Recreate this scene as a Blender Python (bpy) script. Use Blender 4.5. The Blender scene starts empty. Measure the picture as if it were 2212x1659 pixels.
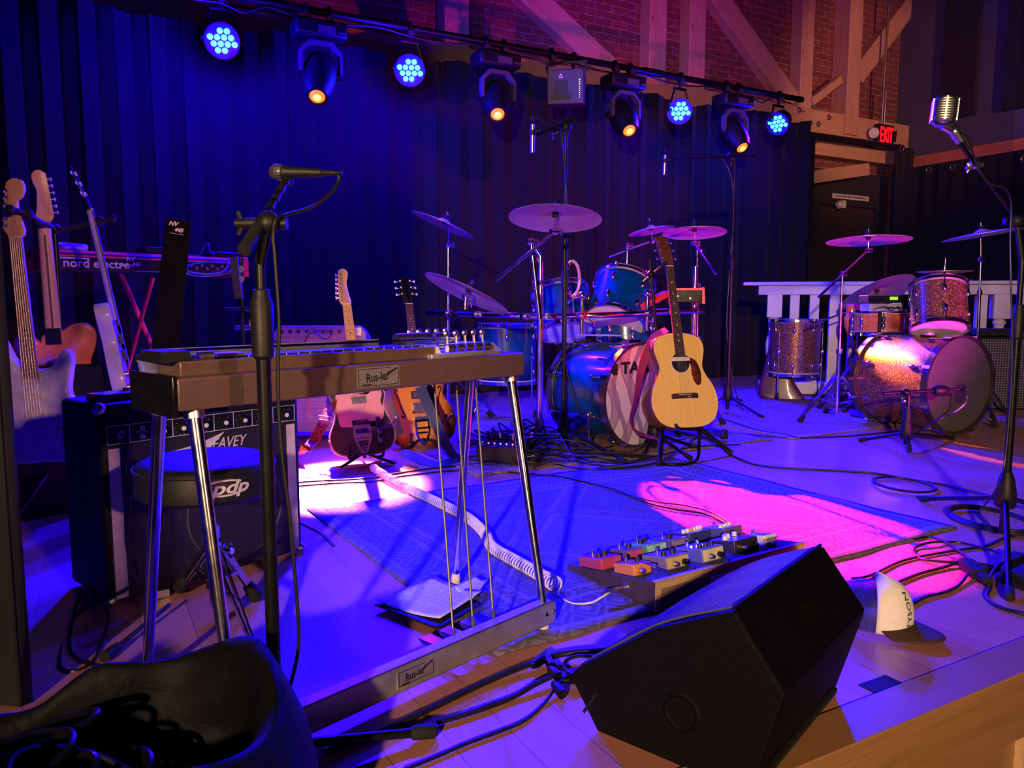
import bpy, math, random
from math import sin, cos, pi, radians, sqrt, atan2
from mathutils import Vector, Matrix
random.seed(7)
V = Vector
COL = bpy.context.scene.collection
UP = V((0, 0, 1))
# ---------------------------------------------------------------- camera model
CAMH, FPX, PITCH = 0.8, 1660.0, math.atan(179.5 / 1660)
CP = V((0, 0, CAMH))
def ray(px, py):
    a = (px - 1106) / FPX; b = -(py - 829.5) / FPX
    return V((a, cos(PITCH) + b * sin(PITCH), b * cos(PITCH) - sin(PITCH)))
def F(px, py, z=0.0):                      # point of the horizontal plane z seen at a pixel
    r = ray(px, py); return CP + r * ((z - CAMH) / r.z)
def At(px, py, Y):                         # point at world depth Y seen at a pixel
    r = ray(px, py); return CP + r * (Y / r.y)
def PL(px, py, p0, n):                     # point of any plane
    r = ray(px, py); return CP + r * ((p0 - CP).dot(n) / r.dot(n))
TH = radians(29.0)
U = V((cos(TH), sin(TH), 0)); Vv = V((-sin(TH), cos(TH), 0))   # stage axes: along the front edge, upstage
# ---------------------------------------------------------------- mesh builder
class MB:
    def __init__(s, world=True):
        s.v = []; s.f = []; s.world = world
    def add(s, vs, fs, T=None):
        n = len(s.v)
        s.v += [(T @ V(p)) if T else V(p) for p in vs]
        s.f += [tuple(i + n for i in f) for f in fs]
        return s
    def box(s, c, size, R=None):
        a, b, d = [x / 2 for x in size]
        vs = [(x, y, z) for x in (-a, a) for y in (-b, b) for z in (-d, d)]
        fs = [(0, 1, 3, 2), (4, 6, 7, 5), (0, 4, 5, 1), (2, 3, 7, 6), (0, 2, 6, 4), (1, 5, 7, 3)]
        T = Matrix.Translation(V(c))
        if R is not None: T = T @ R.to_4x4()
        return s.add(vs, fs, T)
    def hexa(s, p):                        # 8 corners: bottom 4, top 4 (same winding)
        return s.add(p, [(3, 2, 1, 0), (4, 5, 6, 7), (0, 1, 5, 4), (1, 2, 6, 5), (2, 3, 7, 6), (3, 0, 4, 7)])
    def bar(s, p0, p1, w, h, up=UP):       # rectangular bar between two points
        p0, p1 = V(p0), V(p1); d = (p1 - p0).normalized()
        x = d.cross(up)
        if x.length < 1e-4: x = d.cross(V((1, 0, 0)))
        x.normalize(); y = x.cross(d)
        q = []
        for p in (p0, p1):
            q += [p - x * w / 2 - y * h / 2, p + x * w / 2 - y * h / 2, p + x * w / 2 + y * h / 2, p - x * w / 2 + y * h / 2]
        return s.hexa(q)
    def cyl(s, p0, p1, r0, r1=None, n=16, cap=True):
        if r1 is None: r1 = r0
        return s.sweep([V(p0), V(p1)], [r0, r1], n, cap)
    def sweep(s, pts, rs, n=8, cap=True, closed=False):
        pts = [V(p) for p in pts]
        if not isinstance(rs, (list, tuple)): rs = [rs] * len(pts)
        k = len(pts); base = len(s.v); nx = None
        for i, p in enumerate(pts):
            if closed: d = pts[(i + 1) % k] - pts[i - 1]
            else: d = pts[min(i + 1, k - 1)] - pts[max(i - 1, 0)]
            if d.length < 1e-9: d = V((0, 0, 1))
            d.normalize()
            if nx is None:
                nx = d.cross(UP)
                if nx.length < 1e-3: nx = d.cross(V((1, 0, 0)))
            nx = nx - d * nx.dot(d)
            if nx.length < 1e-6: nx = d.cross(V((1, 0.3, 0)))
            nx.normalize(); ny = d.cross(nx)
            for j in range(n):
                a = 2 * pi * j / n
                s.v.append(p + (nx * cos(a) + ny * sin(a)) * rs[i])
        for i in range(k if closed else k - 1):
            for j in range(n):
                a = base + i * n + j; b = base + i * n + (j + 1) % n
                i2 = (i + 1) % k
                s.f.append((a, b, base + i2 * n + (j + 1) % n, base + i2 * n + j))
        if cap and not closed:
            s.f.append(tuple(base + j for j in reversed(range(n))))
            s.f.append(tuple(base + (k - 1) * n + j for j in range(n)))
        return s
    def lathe(s, prof, o, ax, n=32, cap0=True, cap1=True):   # prof: (radius, distance along axis)
        ax = V(ax).normalized(); o = V(o)
        x = ax.cross(UP)
        if x.length < 1e-3: x = ax.cross(V((1, 0, 0)))
        x.normalize(); y = ax.cross(x); base = len(s.v)
        for r, h in prof:
            for j in range(n):
                a = 2 * pi * j / n
                s.v.append(o + ax * h + (x * cos(a) + y * sin(a)) * r)
        for i in range(len(prof) - 1):
            for j in range(n):
                s.f.append((base + i * n + j, base + i * n + (j + 1) % n, base + (i + 1) * n + (j + 1) % n, base + (i + 1) * n + j))
        if cap0: s.f.append(tuple(base + j for j in reversed(range(n))))
        if cap1: s.f.append(tuple(base + (len(prof) - 1) * n + j for j in range(n)))
        return s
    def ball(s, c, r, n=12, sc=(1, 1, 1), R=None):
        vs = []; fs = []
        m = max(6, n // 2)
        for i in range(m + 1):
            t = pi * i / m
            for j in range(n):
                a = 2 * pi * j / n
                vs.append((r * sc[0] * sin(t) * cos(a), r * sc[1] * sin(t) * sin(a), r * sc[2] * cos(t)))
        for i in range(m):
            for j in range(n):
                fs.append((i * n + j, (i + 1) * n + j, (i + 1) * n + (j + 1) % n, i * n + (j + 1) % n))
        T = Matrix.Translation(V(c))
        if R is not None: T = T @ R.to_4x4()
        return s.add(vs, fs, T)
    def prism(s, out, z0, z1, T=None, z0f=None):
        n = len(out)
        vs = [(x, y, z0) for x, y in out] + [(x, y, z1) for x, y in out]
        fs = [tuple(reversed(range(n))), tuple(range(n, 2 * n))]
        fs += [(i, (i + 1) % n, n + (i + 1) % n, n + i) for i in range(n)]
        return s.add(vs, fs, T)
    def dome(s, out, z0, z1, rnd, T=None, k=3, flat=False):   # prism with rounded edges by insetting the outline
        def inset(o, d):
            m = len(o); r = []
            for i in range(m):
                a = V((*o[i - 1], 0)); b = V((*o[(i + 1) % m], 0)); t = (b - a)
                if t.length < 1e-9: r.append(o[i]); continue
                t.normalize(); r.append((o[i][0] - t.y * d, o[i][1] + t.x * d))
            return r
        area = sum(out[i - 1][0] * out[i][1] - out[i][0] * out[i - 1][1] for i in range(len(out)))
        if area < 0: out = out[::-1]
        rings = []
        for i in range(k + 1):
            a = pi / 2 * i / k; rings.append((inset(out, rnd * (1 - sin(a))), z0 + rnd * (1 - cos(a))))
        for i in range(k + 1):
            a = pi / 2 * i / k; rings.append((inset(out, rnd * (1 - cos(a))), z1 - rnd * (1 - sin(a))))
        n = len(out); vs = [(x, y, z) for o, z in rings for x, y in o]; fs = []
        for r in range(len(rings) - 1):
            for i in range(n):
                fs.append((r * n + i, r * n + (i + 1) % n, (r + 1) * n + (i + 1) % n, (r + 1) * n + i))
        fs.append(tuple(reversed(range(n)))); fs.append(tuple(range((len(rings) - 1) * n, len(rings) * n)))
        return s.add(vs, fs, T)
    def ribbon(s, pts, wd, w, t=0.003):    # flat strap: wd = width direction (one vector or a list)
        pts = [V(p) for p in pts]; k = len(pts); base = len(s.v)
        for i, p in enumerate(pts):
            d = (pts[min(i + 1, k - 1)] - pts[max(i - 1, 0)]).normalized()
            x = V(wd[i] if isinstance(wd, list) else wd); x = (x - d * x.dot(d)).normalized(); y = d.cross(x)
            for a, b in ((-1, -1), (1, -1), (1, 1), (-1, 1)):
                s.v.append(p + x * a * w / 2 + y * b * t / 2)
        for i in range(k - 1):
            for j in range(4):
                s.f.append((base + i * 4 + j, base + i * 4 + (j + 1) % 4, base + i * 4 + 4 + (j + 1) % 4, base + i * 4 + 4 + j))
        s.f.append((base + 3, base + 2, base + 1, base)); s.f.append(tuple(base + (k - 1) * 4 + j for j in range(4)))
        return s
def cr(pts, n=6, closed=False):            # Catmull-Rom smoothing
    pts = [V(p) if len(p) == 3 else V((p[0], p[1], 0)) for p in pts]; k = len(pts); out = []
    for i in range(k if closed else k - 1):
        if closed: p = [pts[(i + j) % k] for j in (-1, 0, 1, 2)]
        else: p = [pts[max(i - 1, 0)], pts[i], pts[i + 1], pts[min(i + 2, k - 1)]]
        for j in range(n):
            t = j / n
            out.append(0.5 * ((2 * p[1]) + (p[2] - p[0]) * t + (2 * p[0] - 5 * p[1] + 4 * p[2] - p[3]) * t * t + (3 * p[1] - p[0] - 3 * p[2] + p[3]) * t ** 3))
    if not closed: out.append(pts[-1])
    return out
def cr2(pts, n=6): return [(p.x, p.y) for p in cr(pts, n, True)]
def frame(o, x, y, z):
    M = Matrix.Identity(4)
    for i, a in enumerate((x, y, z)):
        a = V(a).normalized()
        for j in range(3): M[j][i] = a[j]
    for j in range(3): M[j][3] = V(o)[j]
    return M
def facing(o, ang, lean=0.0, roll=0.0):    # local +Z faces the heading ang (degrees), +Y up, leaning back
    n = V((cos(radians(ang)), sin(radians(ang)), 0)); b = radians(lean)
    z = n * cos(b) + UP * sin(b); y = UP * cos(b) - n * sin(b); x = y.cross(z)
    return frame(o, x, y, z) @ Matrix.Rotation(radians(roll), 4, 'Z')
# ---------------------------------------------------------------- objects
def smooth(me, ang=0.7):
    me.polygons.foreach_set('use_smooth', [True] * len(me.polygons))
    me.set_sharp_from_angle(angle=ang)
RM = {}                                    # world matrix of every root / part
def part(name, mb, mat, parent=None, label=None, bevel=0, sub=0, sharp=0.7):
    me = bpy.data.meshes.new(name); M = RM[parent.name] if parent else Matrix()
    vs = mb.v
    if parent and mb.world:
        I = M.inverted(); vs = [I @ p for p in mb.v]
    me.from_pydata([tuple(p) for p in vs], [], mb.f); me.validate(); me.update()
    smooth(me, sharp); me.materials.append(mat)
    o = bpy.data.objects.new(name, me); COL.objects.link(o)
    if parent: o.parent = parent
    RM[o.name] = M
    if label: o['label'] = label
    if bevel:
        b = o.modifiers.new('bevel', 'BEVEL'); b.width = bevel; b.segments = 2; b.limit_method = 'ANGLE'; b.angle_limit = 0.6
    if sub:
        q = o.modifiers.new('sub', 'SUBSURF'); q.levels = sub; q.render_levels = sub
    return o
def tag(o, label, cat, group=None, kind=None):
    o['label'] = label; o['category'] = cat
    if group: o['group'] = group
    if kind: o['kind'] = kind
    return o
def thing(name, label, cat, M=None, group=None):
    if M is None: M = Matrix()
    if isinstance(M, Vector): M = Matrix.Translation(M)
    o = bpy.data.objects.new(name, None); COL.objects.link(o); o.empty_display_size = 0.05
    o.matrix_world = M; RM[o.name] = M.copy()
    return tag(o, label, cat, group)
def solo(name, mb, mat, label, cat, group=None, kind=None, origin=None, **k):
    if origin is not None:                # object origin at its base
        o_ = V(origin); mb.v = [p - o_ for p in mb.v]
    o = part(name, mb, mat, None, **k)
    if origin is not None: o.location = origin; RM[o.name] = Matrix.Translation(V(origin))
    return tag(o, label, cat, group, kind)
def struct(name, mb, mat, label=None, **k):
    o = part(name, mb, mat, None, **k); o['kind'] = 'structure'
    if label: o['label'] = label
    return o
def text(name, s, size, M, mat, parent, depth=0.0006, shear=0.0, sx=1.0, label=None, local=True, align='CENTER', bold=0.0):
    cu = bpy.data.curves.new(name, 'FONT'); cu.body = s; cu.size = size; cu.extrude = depth; cu.align_x = align; cu.align_y = 'CENTER'
    cu.shear = shear; cu.offset = bold; cu.resolution_u = 3
    t = bpy.data.objects.new(name + '_tmp', cu); COL.objects.link(t)
    dg = bpy.context.evaluated_depsgraph_get(); me = bpy.data.meshes.new_from_object(t.evaluated_get(dg))
    bpy.data.objects.remove(t, do_unlink=True); bpy.data.curves.remove(cu)
    S = Matrix.Diagonal((sx, 1, 1, 1)); W = M if local else RM[parent.name].inverted() @ M
    me.transform(W @ S); me.name = name; me.materials.clear(); me.materials.append(mat)
    o = bpy.data.objects.new(name, me); COL.objects.link(o); o.parent = parent; RM[o.name] = RM[parent.name]
    if label: o['label'] = label
    return o
# ---------------------------------------------------------------- materials
class NT:
    def __init__(s, name):
        s.m = bpy.data.materials.new(name); s.m.use_nodes = True; s.t = s.m.node_tree
        s.b = s.t.nodes['Principled BSDF']; s.out = s.t.nodes['Material Output']
    def n(s, typ, **k):
        o = s.t.nodes.new(typ)
        for a, b in k.items():
            if a.startswith('i_'): s.set(o, a[2:], b)
            else: setattr(o, a, b)
        return o
    def set(s, o, key, val):
        key = int(key) if key.isdigit() else key.replace('__', ' ')
        if isinstance(val, bpy.types.NodeSocket): s.t.links.new(val, o.inputs[key])
        else: o.inputs[key].default_value = val
    def coord(s, scale=(1, 1, 1), kind='Object', rot=(0, 0, 0)):
        c = s.n('ShaderNodeTexCoord'); m = s.n('ShaderNodeMapping')
        s.t.links.new(c.outputs[kind], m.inputs[0]); m.inputs['Scale'].default_value = scale; m.inputs['Rotation'].default_value = rot
        return m.outputs[0]
    def math(s, op, a, b=0.0, c=None):
        k = s.n('ShaderNodeMath', operation=op); s.set(k, '0', a); s.set(k, '1', b)
        if c is not None: s.set(k, '2', c)
        return k.outputs[0]
    def noise(s, vec, scale, detail=3, rough=0.5, dist=0.0):
        k = s.n('ShaderNodeTexNoise'); s.set(k, 'Vector', vec); k.inputs['Scale'].default_value = scale; k.inputs['Detail'].default_value = detail
        k.inputs['Roughness'].default_value = rough; k.inputs['Distortion'].default_value = dist
        return k.outputs['Fac']
    def ramp(s, fac, stops, interp='LINEAR'):
        k = s.n('ShaderNodeValToRGB'); k.color_ramp.interpolation = interp; s.set(k, '0', fac)
        e = k.color_ramp.elements
        while len(e) < len(stops): e.new(0.5)
        for i, (p, c) in enumerate(stops):
            e[i].position = p; e[i].color = (*c, 1) if len(c) == 3 else c
        return k.outputs[0]
    def mix(s, f, a, b, mode='MIX'):
        k = s.n('ShaderNodeMix', data_type='RGBA', blend_type=mode); s.set(k, '0', f)
        for i, x in ((6, a), (7, b)):
            if isinstance(x, bpy.types.NodeSocket): s.t.links.new(x, k.inputs[i])
            else: k.inputs[i].default_value = (*x, 1) if len(x) == 3 else x
        return k.outputs[2]
    def bump(s, h, strength=0.3, dist=0.01):
        k = s.n('ShaderNodeBump'); s.set(k, 'Height', h); k.inputs['Strength'].default_value = strength; k.inputs['Distance'].default_value = dist
        s.t.links.new(k.outputs[0], s.b.inputs['Normal'])
    def base(s, c):
        if isinstance(c, bpy.types.NodeSocket): s.t.links.new(c, s.b.inputs['Base Color'])
        else: s.b.inputs['Base Color'].default_value = (*c, 1)
    def p(s, rough=0.5, metal=0.0, coat=0.0, **k):
        if isinstance(rough, bpy.types.NodeSocket): s.t.links.new(rough, s.b.inputs['Roughness'])
        else: s.b.inputs['Roughness'].default_value = rough
        s.b.inputs['Metallic'].default_value = metal; s.b.inputs['Coat Weight'].default_value = coat; s.b.inputs['Coat Roughness'].default_value = 0.08
        return s.m
def plain(name, c, rough=0.5, metal=0.0, var=0.15, scale=30, coat=0.0, bump=0.0):
    t = NT(name); vec = t.coord(); f = t.noise(vec, scale)
    t.base(t.ramp(f, [(0.3, tuple(x * (1 - var) for x in c)), (0.7, tuple(min(1, x * (1 + var)) for x in c))]))
    if bump: t.bump(f, bump, 0.002)
    r = t.math('MULTIPLY_ADD', f, 0.15, rough - 0.07)
    return t.p(r, metal, coat)
def emit(name, c, strength):
    t = NT(name); t.base(c); t.b.inputs['Emission Color'].default_value = (*c, 1); t.b.inputs['Emission Strength'].default_value = strength
    return t.p(0.4)
def wood(name, c0, c1, scale=(3, 40, 40), rough=0.4, coat=0.2, knots=False, bump=0.1):
    t = NT(name); vec = t.coord(scale); f = t.noise(vec, 1.0, 5, 0.6, 1.2)
    c = t.ramp(f, [(0.3, c0), (0.7, c1)])
    if knots:
        k = t.n('ShaderNodeTexVoronoi', i_Vector=t.coord((1.6, 5, 5)), feature='F1'); k.inputs['Scale'].default_value = 1.3
        c = t.mix(t.ramp(k.outputs['Distance'], [(0.04, (1, 1, 1)), (0.1, (0, 0, 0))]), c, tuple(x * 0.3 for x in c0))
    t.base(c); t.bump(f, bump, 0.002)
    return t.p(rough, 0, coat)
m_black = plain('black_paint', (0.007, 0.007, 0.008), 0.5, coat=0.0)
m_blackgloss = plain('black_gloss', (0.004, 0.004, 0.005), 0.25, coat=0.1)
m_rubber = plain('rubber', (0.01, 0.01, 0.01), 0.75)
m_steel = plain('dark_steel_tube', (0.004, 0.004, 0.005), 0.35, 0.0)
m_chrome = plain('chrome', (0.72, 0.72, 0.74), 0.16, 1.0, 0.05)
m_nickel = plain('brushed_nickel', (0.6, 0.58, 0.56), 0.32, 1.0, 0.1, 80)
m_alu = plain('worn_aluminium', (0.55, 0.53, 0.52), 0.5, 0.85, 0.12, 25, bump=0.1)
m_white = plain('white_plastic', (0.8, 0.78, 0.74), 0.4)
m_cream = plain('cream_plastic', (0.75, 0.68, 0.5), 0.35)
m_silver = plain('silver_print', (0.6, 0.6, 0.62), 0.35, 0.3)
m_ink = plain('black_ink', (0.01, 0.01, 0.01), 0.5)
m_tolex = plain('black_tolex', (0.006, 0.006, 0.007), 0.65, 0, 0.3, 400, bump=0.6)
m_cable = plain('black_cable', (0.009, 0.009, 0.01), 0.4)
m_bluecable = plain('blue_cable', (0.02, 0.05, 0.3), 0.4)
m_felt = plain('black_felt', (0.01, 0.01, 0.01), 0.9)
for m_ in (m_blackgloss, m_steel, m_black, m_rubber, m_tolex): m_.node_tree.nodes['Principled BSDF'].inputs['Specular IOR Level'].default_value = .3
m_led = emit('blue_led_lens', (0.03, 0.55, 1.0), 9.0)
m_redled = emit('red_indicator', (1.0, 0.1, 0.05), 12.0)
m_blueled = emit('blue_indicator', (0.1, 0.3, 1.0), 14.0)
m_whiteled = emit('white_indicator', (0.9, 0.9, 1.0), 3.0)
# ================================================================ setting
def mat_floor():
    t = NT('stage_wood'); vec = t.coord(rot=(0, 0, pi / 2))
    br = t.n('ShaderNodeTexBrick', offset=0.37); t.set(br, 'Vector', vec); br.inputs['Scale'].default_value = 1.0
    for k, v in (('Brick Width', 1.7), ('Row Height', 0.115), ('Mortar Size', 0.0012), ('Mortar Smooth', 0.3), ('Bias', 0.0)): br.inputs[k].default_value = v
    br.inputs['Color1'].default_value = (0.40, 0.145, 0.12, 1); br.inputs['Color2'].default_value = (0.48, 0.2, 0.16, 1); br.inputs['Mortar'].default_value = (0.12, 0.06, 0.03, 1)
    g = t.noise(t.coord((40, 2.5, 1)), 1.0, 5, 0.6, 0.8); w = t.noise(vec, 1.6, 4, 0.6)
    c = t.mix(t.ramp(g, [(0.35, (0.35, 0.35, 0.35)), (0.6, (0, 0, 0))]), br.outputs['Color'], (0.3, 0.17, 0.08))
    c = t.mix(t.ramp(w, [(0.4, (0, 0, 0)), (0.75, (0.4, 0.4, 0.4))]), c, (0.5, 0.24, 0.2))
    t.base(c); t.bump(t.math('ADD', g, t.math('MULTIPLY', br.outputs['Fac'], -2.0)), 0.12, 0.002)
    return t.p(t.math('MULTIPLY_ADD', w, 0.3, 0.22), 0, 0.15)
def mat_brick(nm='old_brick', c1=(0.2, 0.05, 0.035), c2=(0.3, 0.085, 0.05), c3=(0.4, 0.3, 0.26)):
    t = NT(nm); vec = t.coord()
    # a little wobble so that courses are uneven
    br = t.n('ShaderNodeTexBrick'); nz = t.n('ShaderNodeTexNoise'); t.set(nz, 'Vector', vec); nz.inputs['Scale'].default_value = 2.5
    ad = t.n('ShaderNodeVectorMath', operation='MULTIPLY_ADD'); t.t.links.new(nz.outputs['Color'], ad.inputs[0]); ad.inputs[1].default_value = (0.05, 0.05, 0); t.t.links.new(vec, ad.inputs[2])
    t.t.links.new(ad.outputs[0], br.inputs['Vector']); br.inputs['Scale'].default_value = 1
    for k, v in (('Brick Width', 0.22), ('Row Height', 0.076), ('Mortar Size', 0.009), ('Mortar Smooth', 0.4)): br.inputs[k].default_value = v
    br.inputs['Color1'].default_value = (*c1, 1); br.inputs['Color2'].default_value = (*c2, 1); br.inputs['Mortar'].default_value = (*c3, 1)
    n2 = t.noise(vec, 9, 5, 0.7)
    t.base(t.mix(t.ramp(n2, [(0.4, (0.6, 0.6, 0.6)), (0.65, (0, 0, 0))]), br.outputs['Color'], tuple(x * .65 for x in c1)))
    t.bump(t.math('ADD', t.math('MULTIPLY', br.outputs['Fac'], -1.0), t.math('MULTIPLY', n2, 0.6)), 0.8, 0.012)
    return t.p(0.85)
def mat_velvet(name, c):
    t = NT(name); vec = t.coord(); f = t.noise(vec, 250, 2)
    t.base(t.ramp(f, [(0.3, tuple(x * .7 for x in c)), (0.7, tuple(x * 1.3 for x in c))])); t.b.inputs['Sheen Weight'].default_value = 0.03; t.b.inputs['Sheen Roughness'].default_value = 0.5
    return t.p(0.95)
m_floor = mat_floor(); m_brick = mat_brick(); m_velvet = mat_velvet('black_velour', (0.004, 0.0022, 0.0055))
m_timber = wood('fir_timber', (0.5, 0.3, 0.15), (0.68, 0.45, 0.25), (2, 30, 30), 0.6, 0, True)
m_pine = wood('pine_board', (0.26, 0.13, 0.05), (0.34, 0.18, 0.08), (1.5, 22, 22), 0.42, 0.25, True)
m_orangewood = wood('stained_fir_trim', (0.6, 0.16, 0.05), (0.8, 0.28, 0.1), (2, 40, 40), 0.4, 0.2)
m_greywall = plain('grey_blue_wall', (0.1, 0.1, 0.125), 0.8, 0, 0.08, 6)
m_darkpanel = plain('dark_acoustic_panel', (0.012, 0.011, 0.013), 0.9)
m_dark = plain('dark_surface', (0.02, 0.018, 0.02), 0.8)

EDGE = F(1941, 1542)                                   # a point of the stage's front edge
ef = lambda s, d=0.0, z=0.0: V((EDGE.x, EDGE.y, 0)) + U * s + Vv * d + UP * z
STM = frame(ef(0), U, Vv, UP)
def sroot(name, mb, mat, M, **k):                      # setting piece in its own rotated frame
    I = M.inverted(); mb.v = [I @ p for p in mb.v]
    o = struct(name, mb, mat, **k); o.matrix_world = M; return o
b = MB(); b.hexa([ef(-6, .07, -.04), ef(12, .07, -.04), ef(12, 12, -.04), ef(-6, 12, -.04), ef(-6, .07), ef(12, .07), ef(12, 12), ef(-6, 12)])
sroot('floor', b, m_floor, STM)
# nosing and front boards of the stage
b = MB(); b.hexa([ef(-6, -.03, -.03), ef(12, -.03, -.03), ef(12, .072, -.03), ef(-6, .072, -.03), ef(-6, -.03, 0.004), ef(12, -.03, 0.004), ef(12, .07, 0.004), ef(-6, .07, 0.004)])
sroot('trim_1', b, m_pine, STM, label='varnished nosing along the stage edge', bevel=.003)
b = MB(); b.hexa([ef(-6, -.012, -.17), ef(12, -.012, -.17), ef(12, .06, -.17), ef(-6, .06, -.17), ef(-6, -.012, -.03), ef(12, -.012, -.03), ef(12, .06, -.03), ef(-6, .06, -.03)])
sroot('trim_2', b, m_pine, STM, label='pine fascia board under the stage edge', bevel=.002)
b = MB(); b.hexa([ef(-6, .02, -.85), ef(12, .02, -.85), ef(12, .06, -.85), ef(-6, .06, -.85), ef(-6, .02, -.17), ef(12, .02, -.17), ef(12, .06, -.17), ef(-6, .06, -.17)])
sroot('wall_stage_front', b, m_pine, STM)
for i, s in enumerate((-2.95, -2.22, -1.49, -.76, -.03, .47, .97, 1.7, 2.4)):
    b = MB(); b.hexa([ef(s, -.0, -.85), ef(s + .028, -.0, -.85), ef(s + .028, .03, -.85), ef(s, .03, -.85), ef(s, -.0, -.17), ef(s + .028, -.0, -.17), ef(s + .028, .03, -.17), ef(s, .03, -.17)])
    sroot('trim_%d' % (3 + i), b, m_timber if i == 5 else m_pine, STM, label='upright batten on the pine stage front')
b = MB(); b.box((2, -2, -.87), (26, 18, .04)); struct('floor_house', b, m_dark)
# brick wall behind, right hand wall
CN = At(1942, 150, 11.2); CN.z = 0
WX = lambda s, d=0, z=0: CN + U * s - Vv * d + UP * z         # along the brick wall, towards camera
BWM = frame(CN, U, UP, -Vv)
b = MB(); b.hexa([WX(-15, -.3, -.0), WX(.3, -.3, -.0), WX(.3, 0, -.0), WX(-15, 0, -.0), WX(-15, -.3, 7), WX(.3, -.3, 7), WX(.3, 0, 7), WX(-15, 0, 7)])
sroot('wall_back', b, m_brick, BWM)
RW = lambda s, d=0, z=0: CN - Vv * s - U * d + UP * z          # right wall: s towards camera, d into the room
b = MB(); b.hexa([RW(0, 0, 0), RW(12, 0, 0), RW(12, -.2, 0), RW(0, -.2, 0), RW(0, 0, 7), RW(12, 0, 7), RW(12, -.2, 7), RW(0, -.2, 7)])
struct('wall_right', b, m_greywall)
ZT = PL(1973, 340, RW(0, .02), U).z
b = MB(); b.hexa([RW(.0, 0, ZT - .14), RW(11, 0, ZT - .14), RW(11, .05, ZT - .14), RW(.0, .05, ZT - .14), RW(.0, 0, ZT), RW(11, 0, ZT), RW(11, .05, ZT), RW(.0, .05, ZT)])
struct('trim_20', b, m_orangewood, label='stained timber rail along the right wall')
b = MB(); b.box((0, 4, 7.05), (40, 30, .1)); struct('ceiling', b, m_dark)
b = MB(); q = ef(-3.9, -3, 0)
b.hexa([q, q + Vv * 14, q + Vv * 14 - U * .2, q - U * .2, q + UP * 7, q + Vv * 14 + UP * 7, q + Vv * 14 - U * .2 + UP * 7, q - U * .2 + UP * 7]); struct('wall_left', b, m_dark)
wp = lambda px, py, d=0.02: PL(px, py, WX(0, d), -Vv)
for (x0, x1, yb) in ((2030, 2103, 262), (2165, 2300, 240)):
    a = PL(x0, yb, RW(0, .06), U); c = PL(x1, yb, RW(0, .06), U)
    b = MB(); zb = a.z; s0 = (CN - a).dot(Vv); s1 = (CN - c).dot(Vv)
    b.hexa([RW(s0, .001, zb), RW(s1, .001, zb), RW(s1, .07, zb), RW(s0, .07, zb), RW(s0, .001, 6.2), RW(s1, .001, 6.2), RW(s1, .07, 6.2), RW(s0, .07, 6.2)])
    solo('sound_absorber', b, m_darkpanel, 'tall dark acoustic panel on the grey wall, ' + ('left one, behind the silver microphone' if x0 < 2100 else 'right one, cut by the picture edge'), 'panel', 'acoustic panels on the right wall', bevel=.01)
# timber framing on the brick wall
def beam(name, p, q_, w, dep, label, off=0.0, group='timbers on the brick wall', mat=None):
    b = MB(); ax = (q_ - p).normalized(); side = ax.cross(-Vv).normalized() * w / 2
    A = -Vv * off; B = -Vv * (off + dep)
    b.hexa([p - side + A, p + side + A, p + side + B, p - side + B, q_ - side + A, q_ + side + A, q_ + side + B, q_ - side + B])
    M = frame(p, ax, side, ax.cross(side)); I = M.inverted(); b.v = [I @ x for x in b.v]
    o = part(name, b, mat or m_timber, None, bevel=.008); o.matrix_world = M
    return tag(o, label, 'beam', group)
Z1 = wp(1940, 270, .2).z; Z2 = wp(1940, 318, .2).z; Z3 = wp(1935, 352, .2).z
beam('timber_beam', WX(-14, 0, (Z1 + Z2) / 2), WX(-.02, 0, (Z1 + Z2) / 2), Z1 - Z2 + .02, .22, 'long horizontal bolted fir timber carrying the red exit sign', .0)
beam('timber_beam', WX(-14, 0, (Z2 + Z3) / 2 - .03), WX(-.02, 0, (Z2 + Z3) / 2 - .03), Z2 - Z3 - .02, .16, 'lower horizontal fir timber just under the black curtain rod', .0)
posts = [(985, .26, 'leftmost upright timber on the brick, behind the left lights'), (1418, .24, 'upright timber left of the blue lamp, first of a close pair'), (1503, .24, 'upright timber in the middle of the brick wall, second of a close pair'), (1741, .22, 'upright timber just right of the end of the lighting pipe'), (1834, .25, 'upright timber left of the exit sign')]
for px, w, lab in posts:
    p = wp(px, 100, .15); p.z = (Z1 if px != 1834 else Z2 + .05); s = (p - CN).dot(U)
    beam('timber_post', WX(s, 0, p.z), WX(s, 0, 7), w, .25 if px == 1834 else .18, lab, .0)
def diag(x0, y0, x1, y1, w, lab, dep=.14, off=.0):
    beam('timber_brace', wp(x0, y0, .1 + off), wp(x1, y1, .1 + off), w, dep, lab, off - .1)
diag(1090, -60, 1345, 178, .26, 'diagonal timber brace running down left of the close pair of posts')
diag(1510, -60, 1712, 222, .26, 'diagonal timber brace running down to the end of the lighting pipe')
diag(2010, -50, 1850, 165, .24, 'diagonal timber brace rising rightwards from the post by the exit sign')
diag(1748, 222, 1812, 172, .1, 'short narrow diagonal brace between the two right hand posts', .1, .06)
for i, (px, py) in enumerate(((1726, 238), (1790, 254), (1750, 266), (1767, 268), (1762, 304))):
    b = MB(); c = wp(px, py, .225 if py < 290 else .17); b.lathe([(.035, 0), (.035, .008), (.018, .01), (.016, .03)], c, -Vv, 12)
    solo('bolt', b, m_nickel, ['bolt in the upper timber nearest the pipe end', 'highest bolt in the upper timber, left of the post', 'left bolt of a low pair in the upper timber', 'right bolt of a low pair in the upper timber', 'bolt in the lower timber under the rod'][i], 'bolt', 'bolts in the timbers', origin=c)
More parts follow.
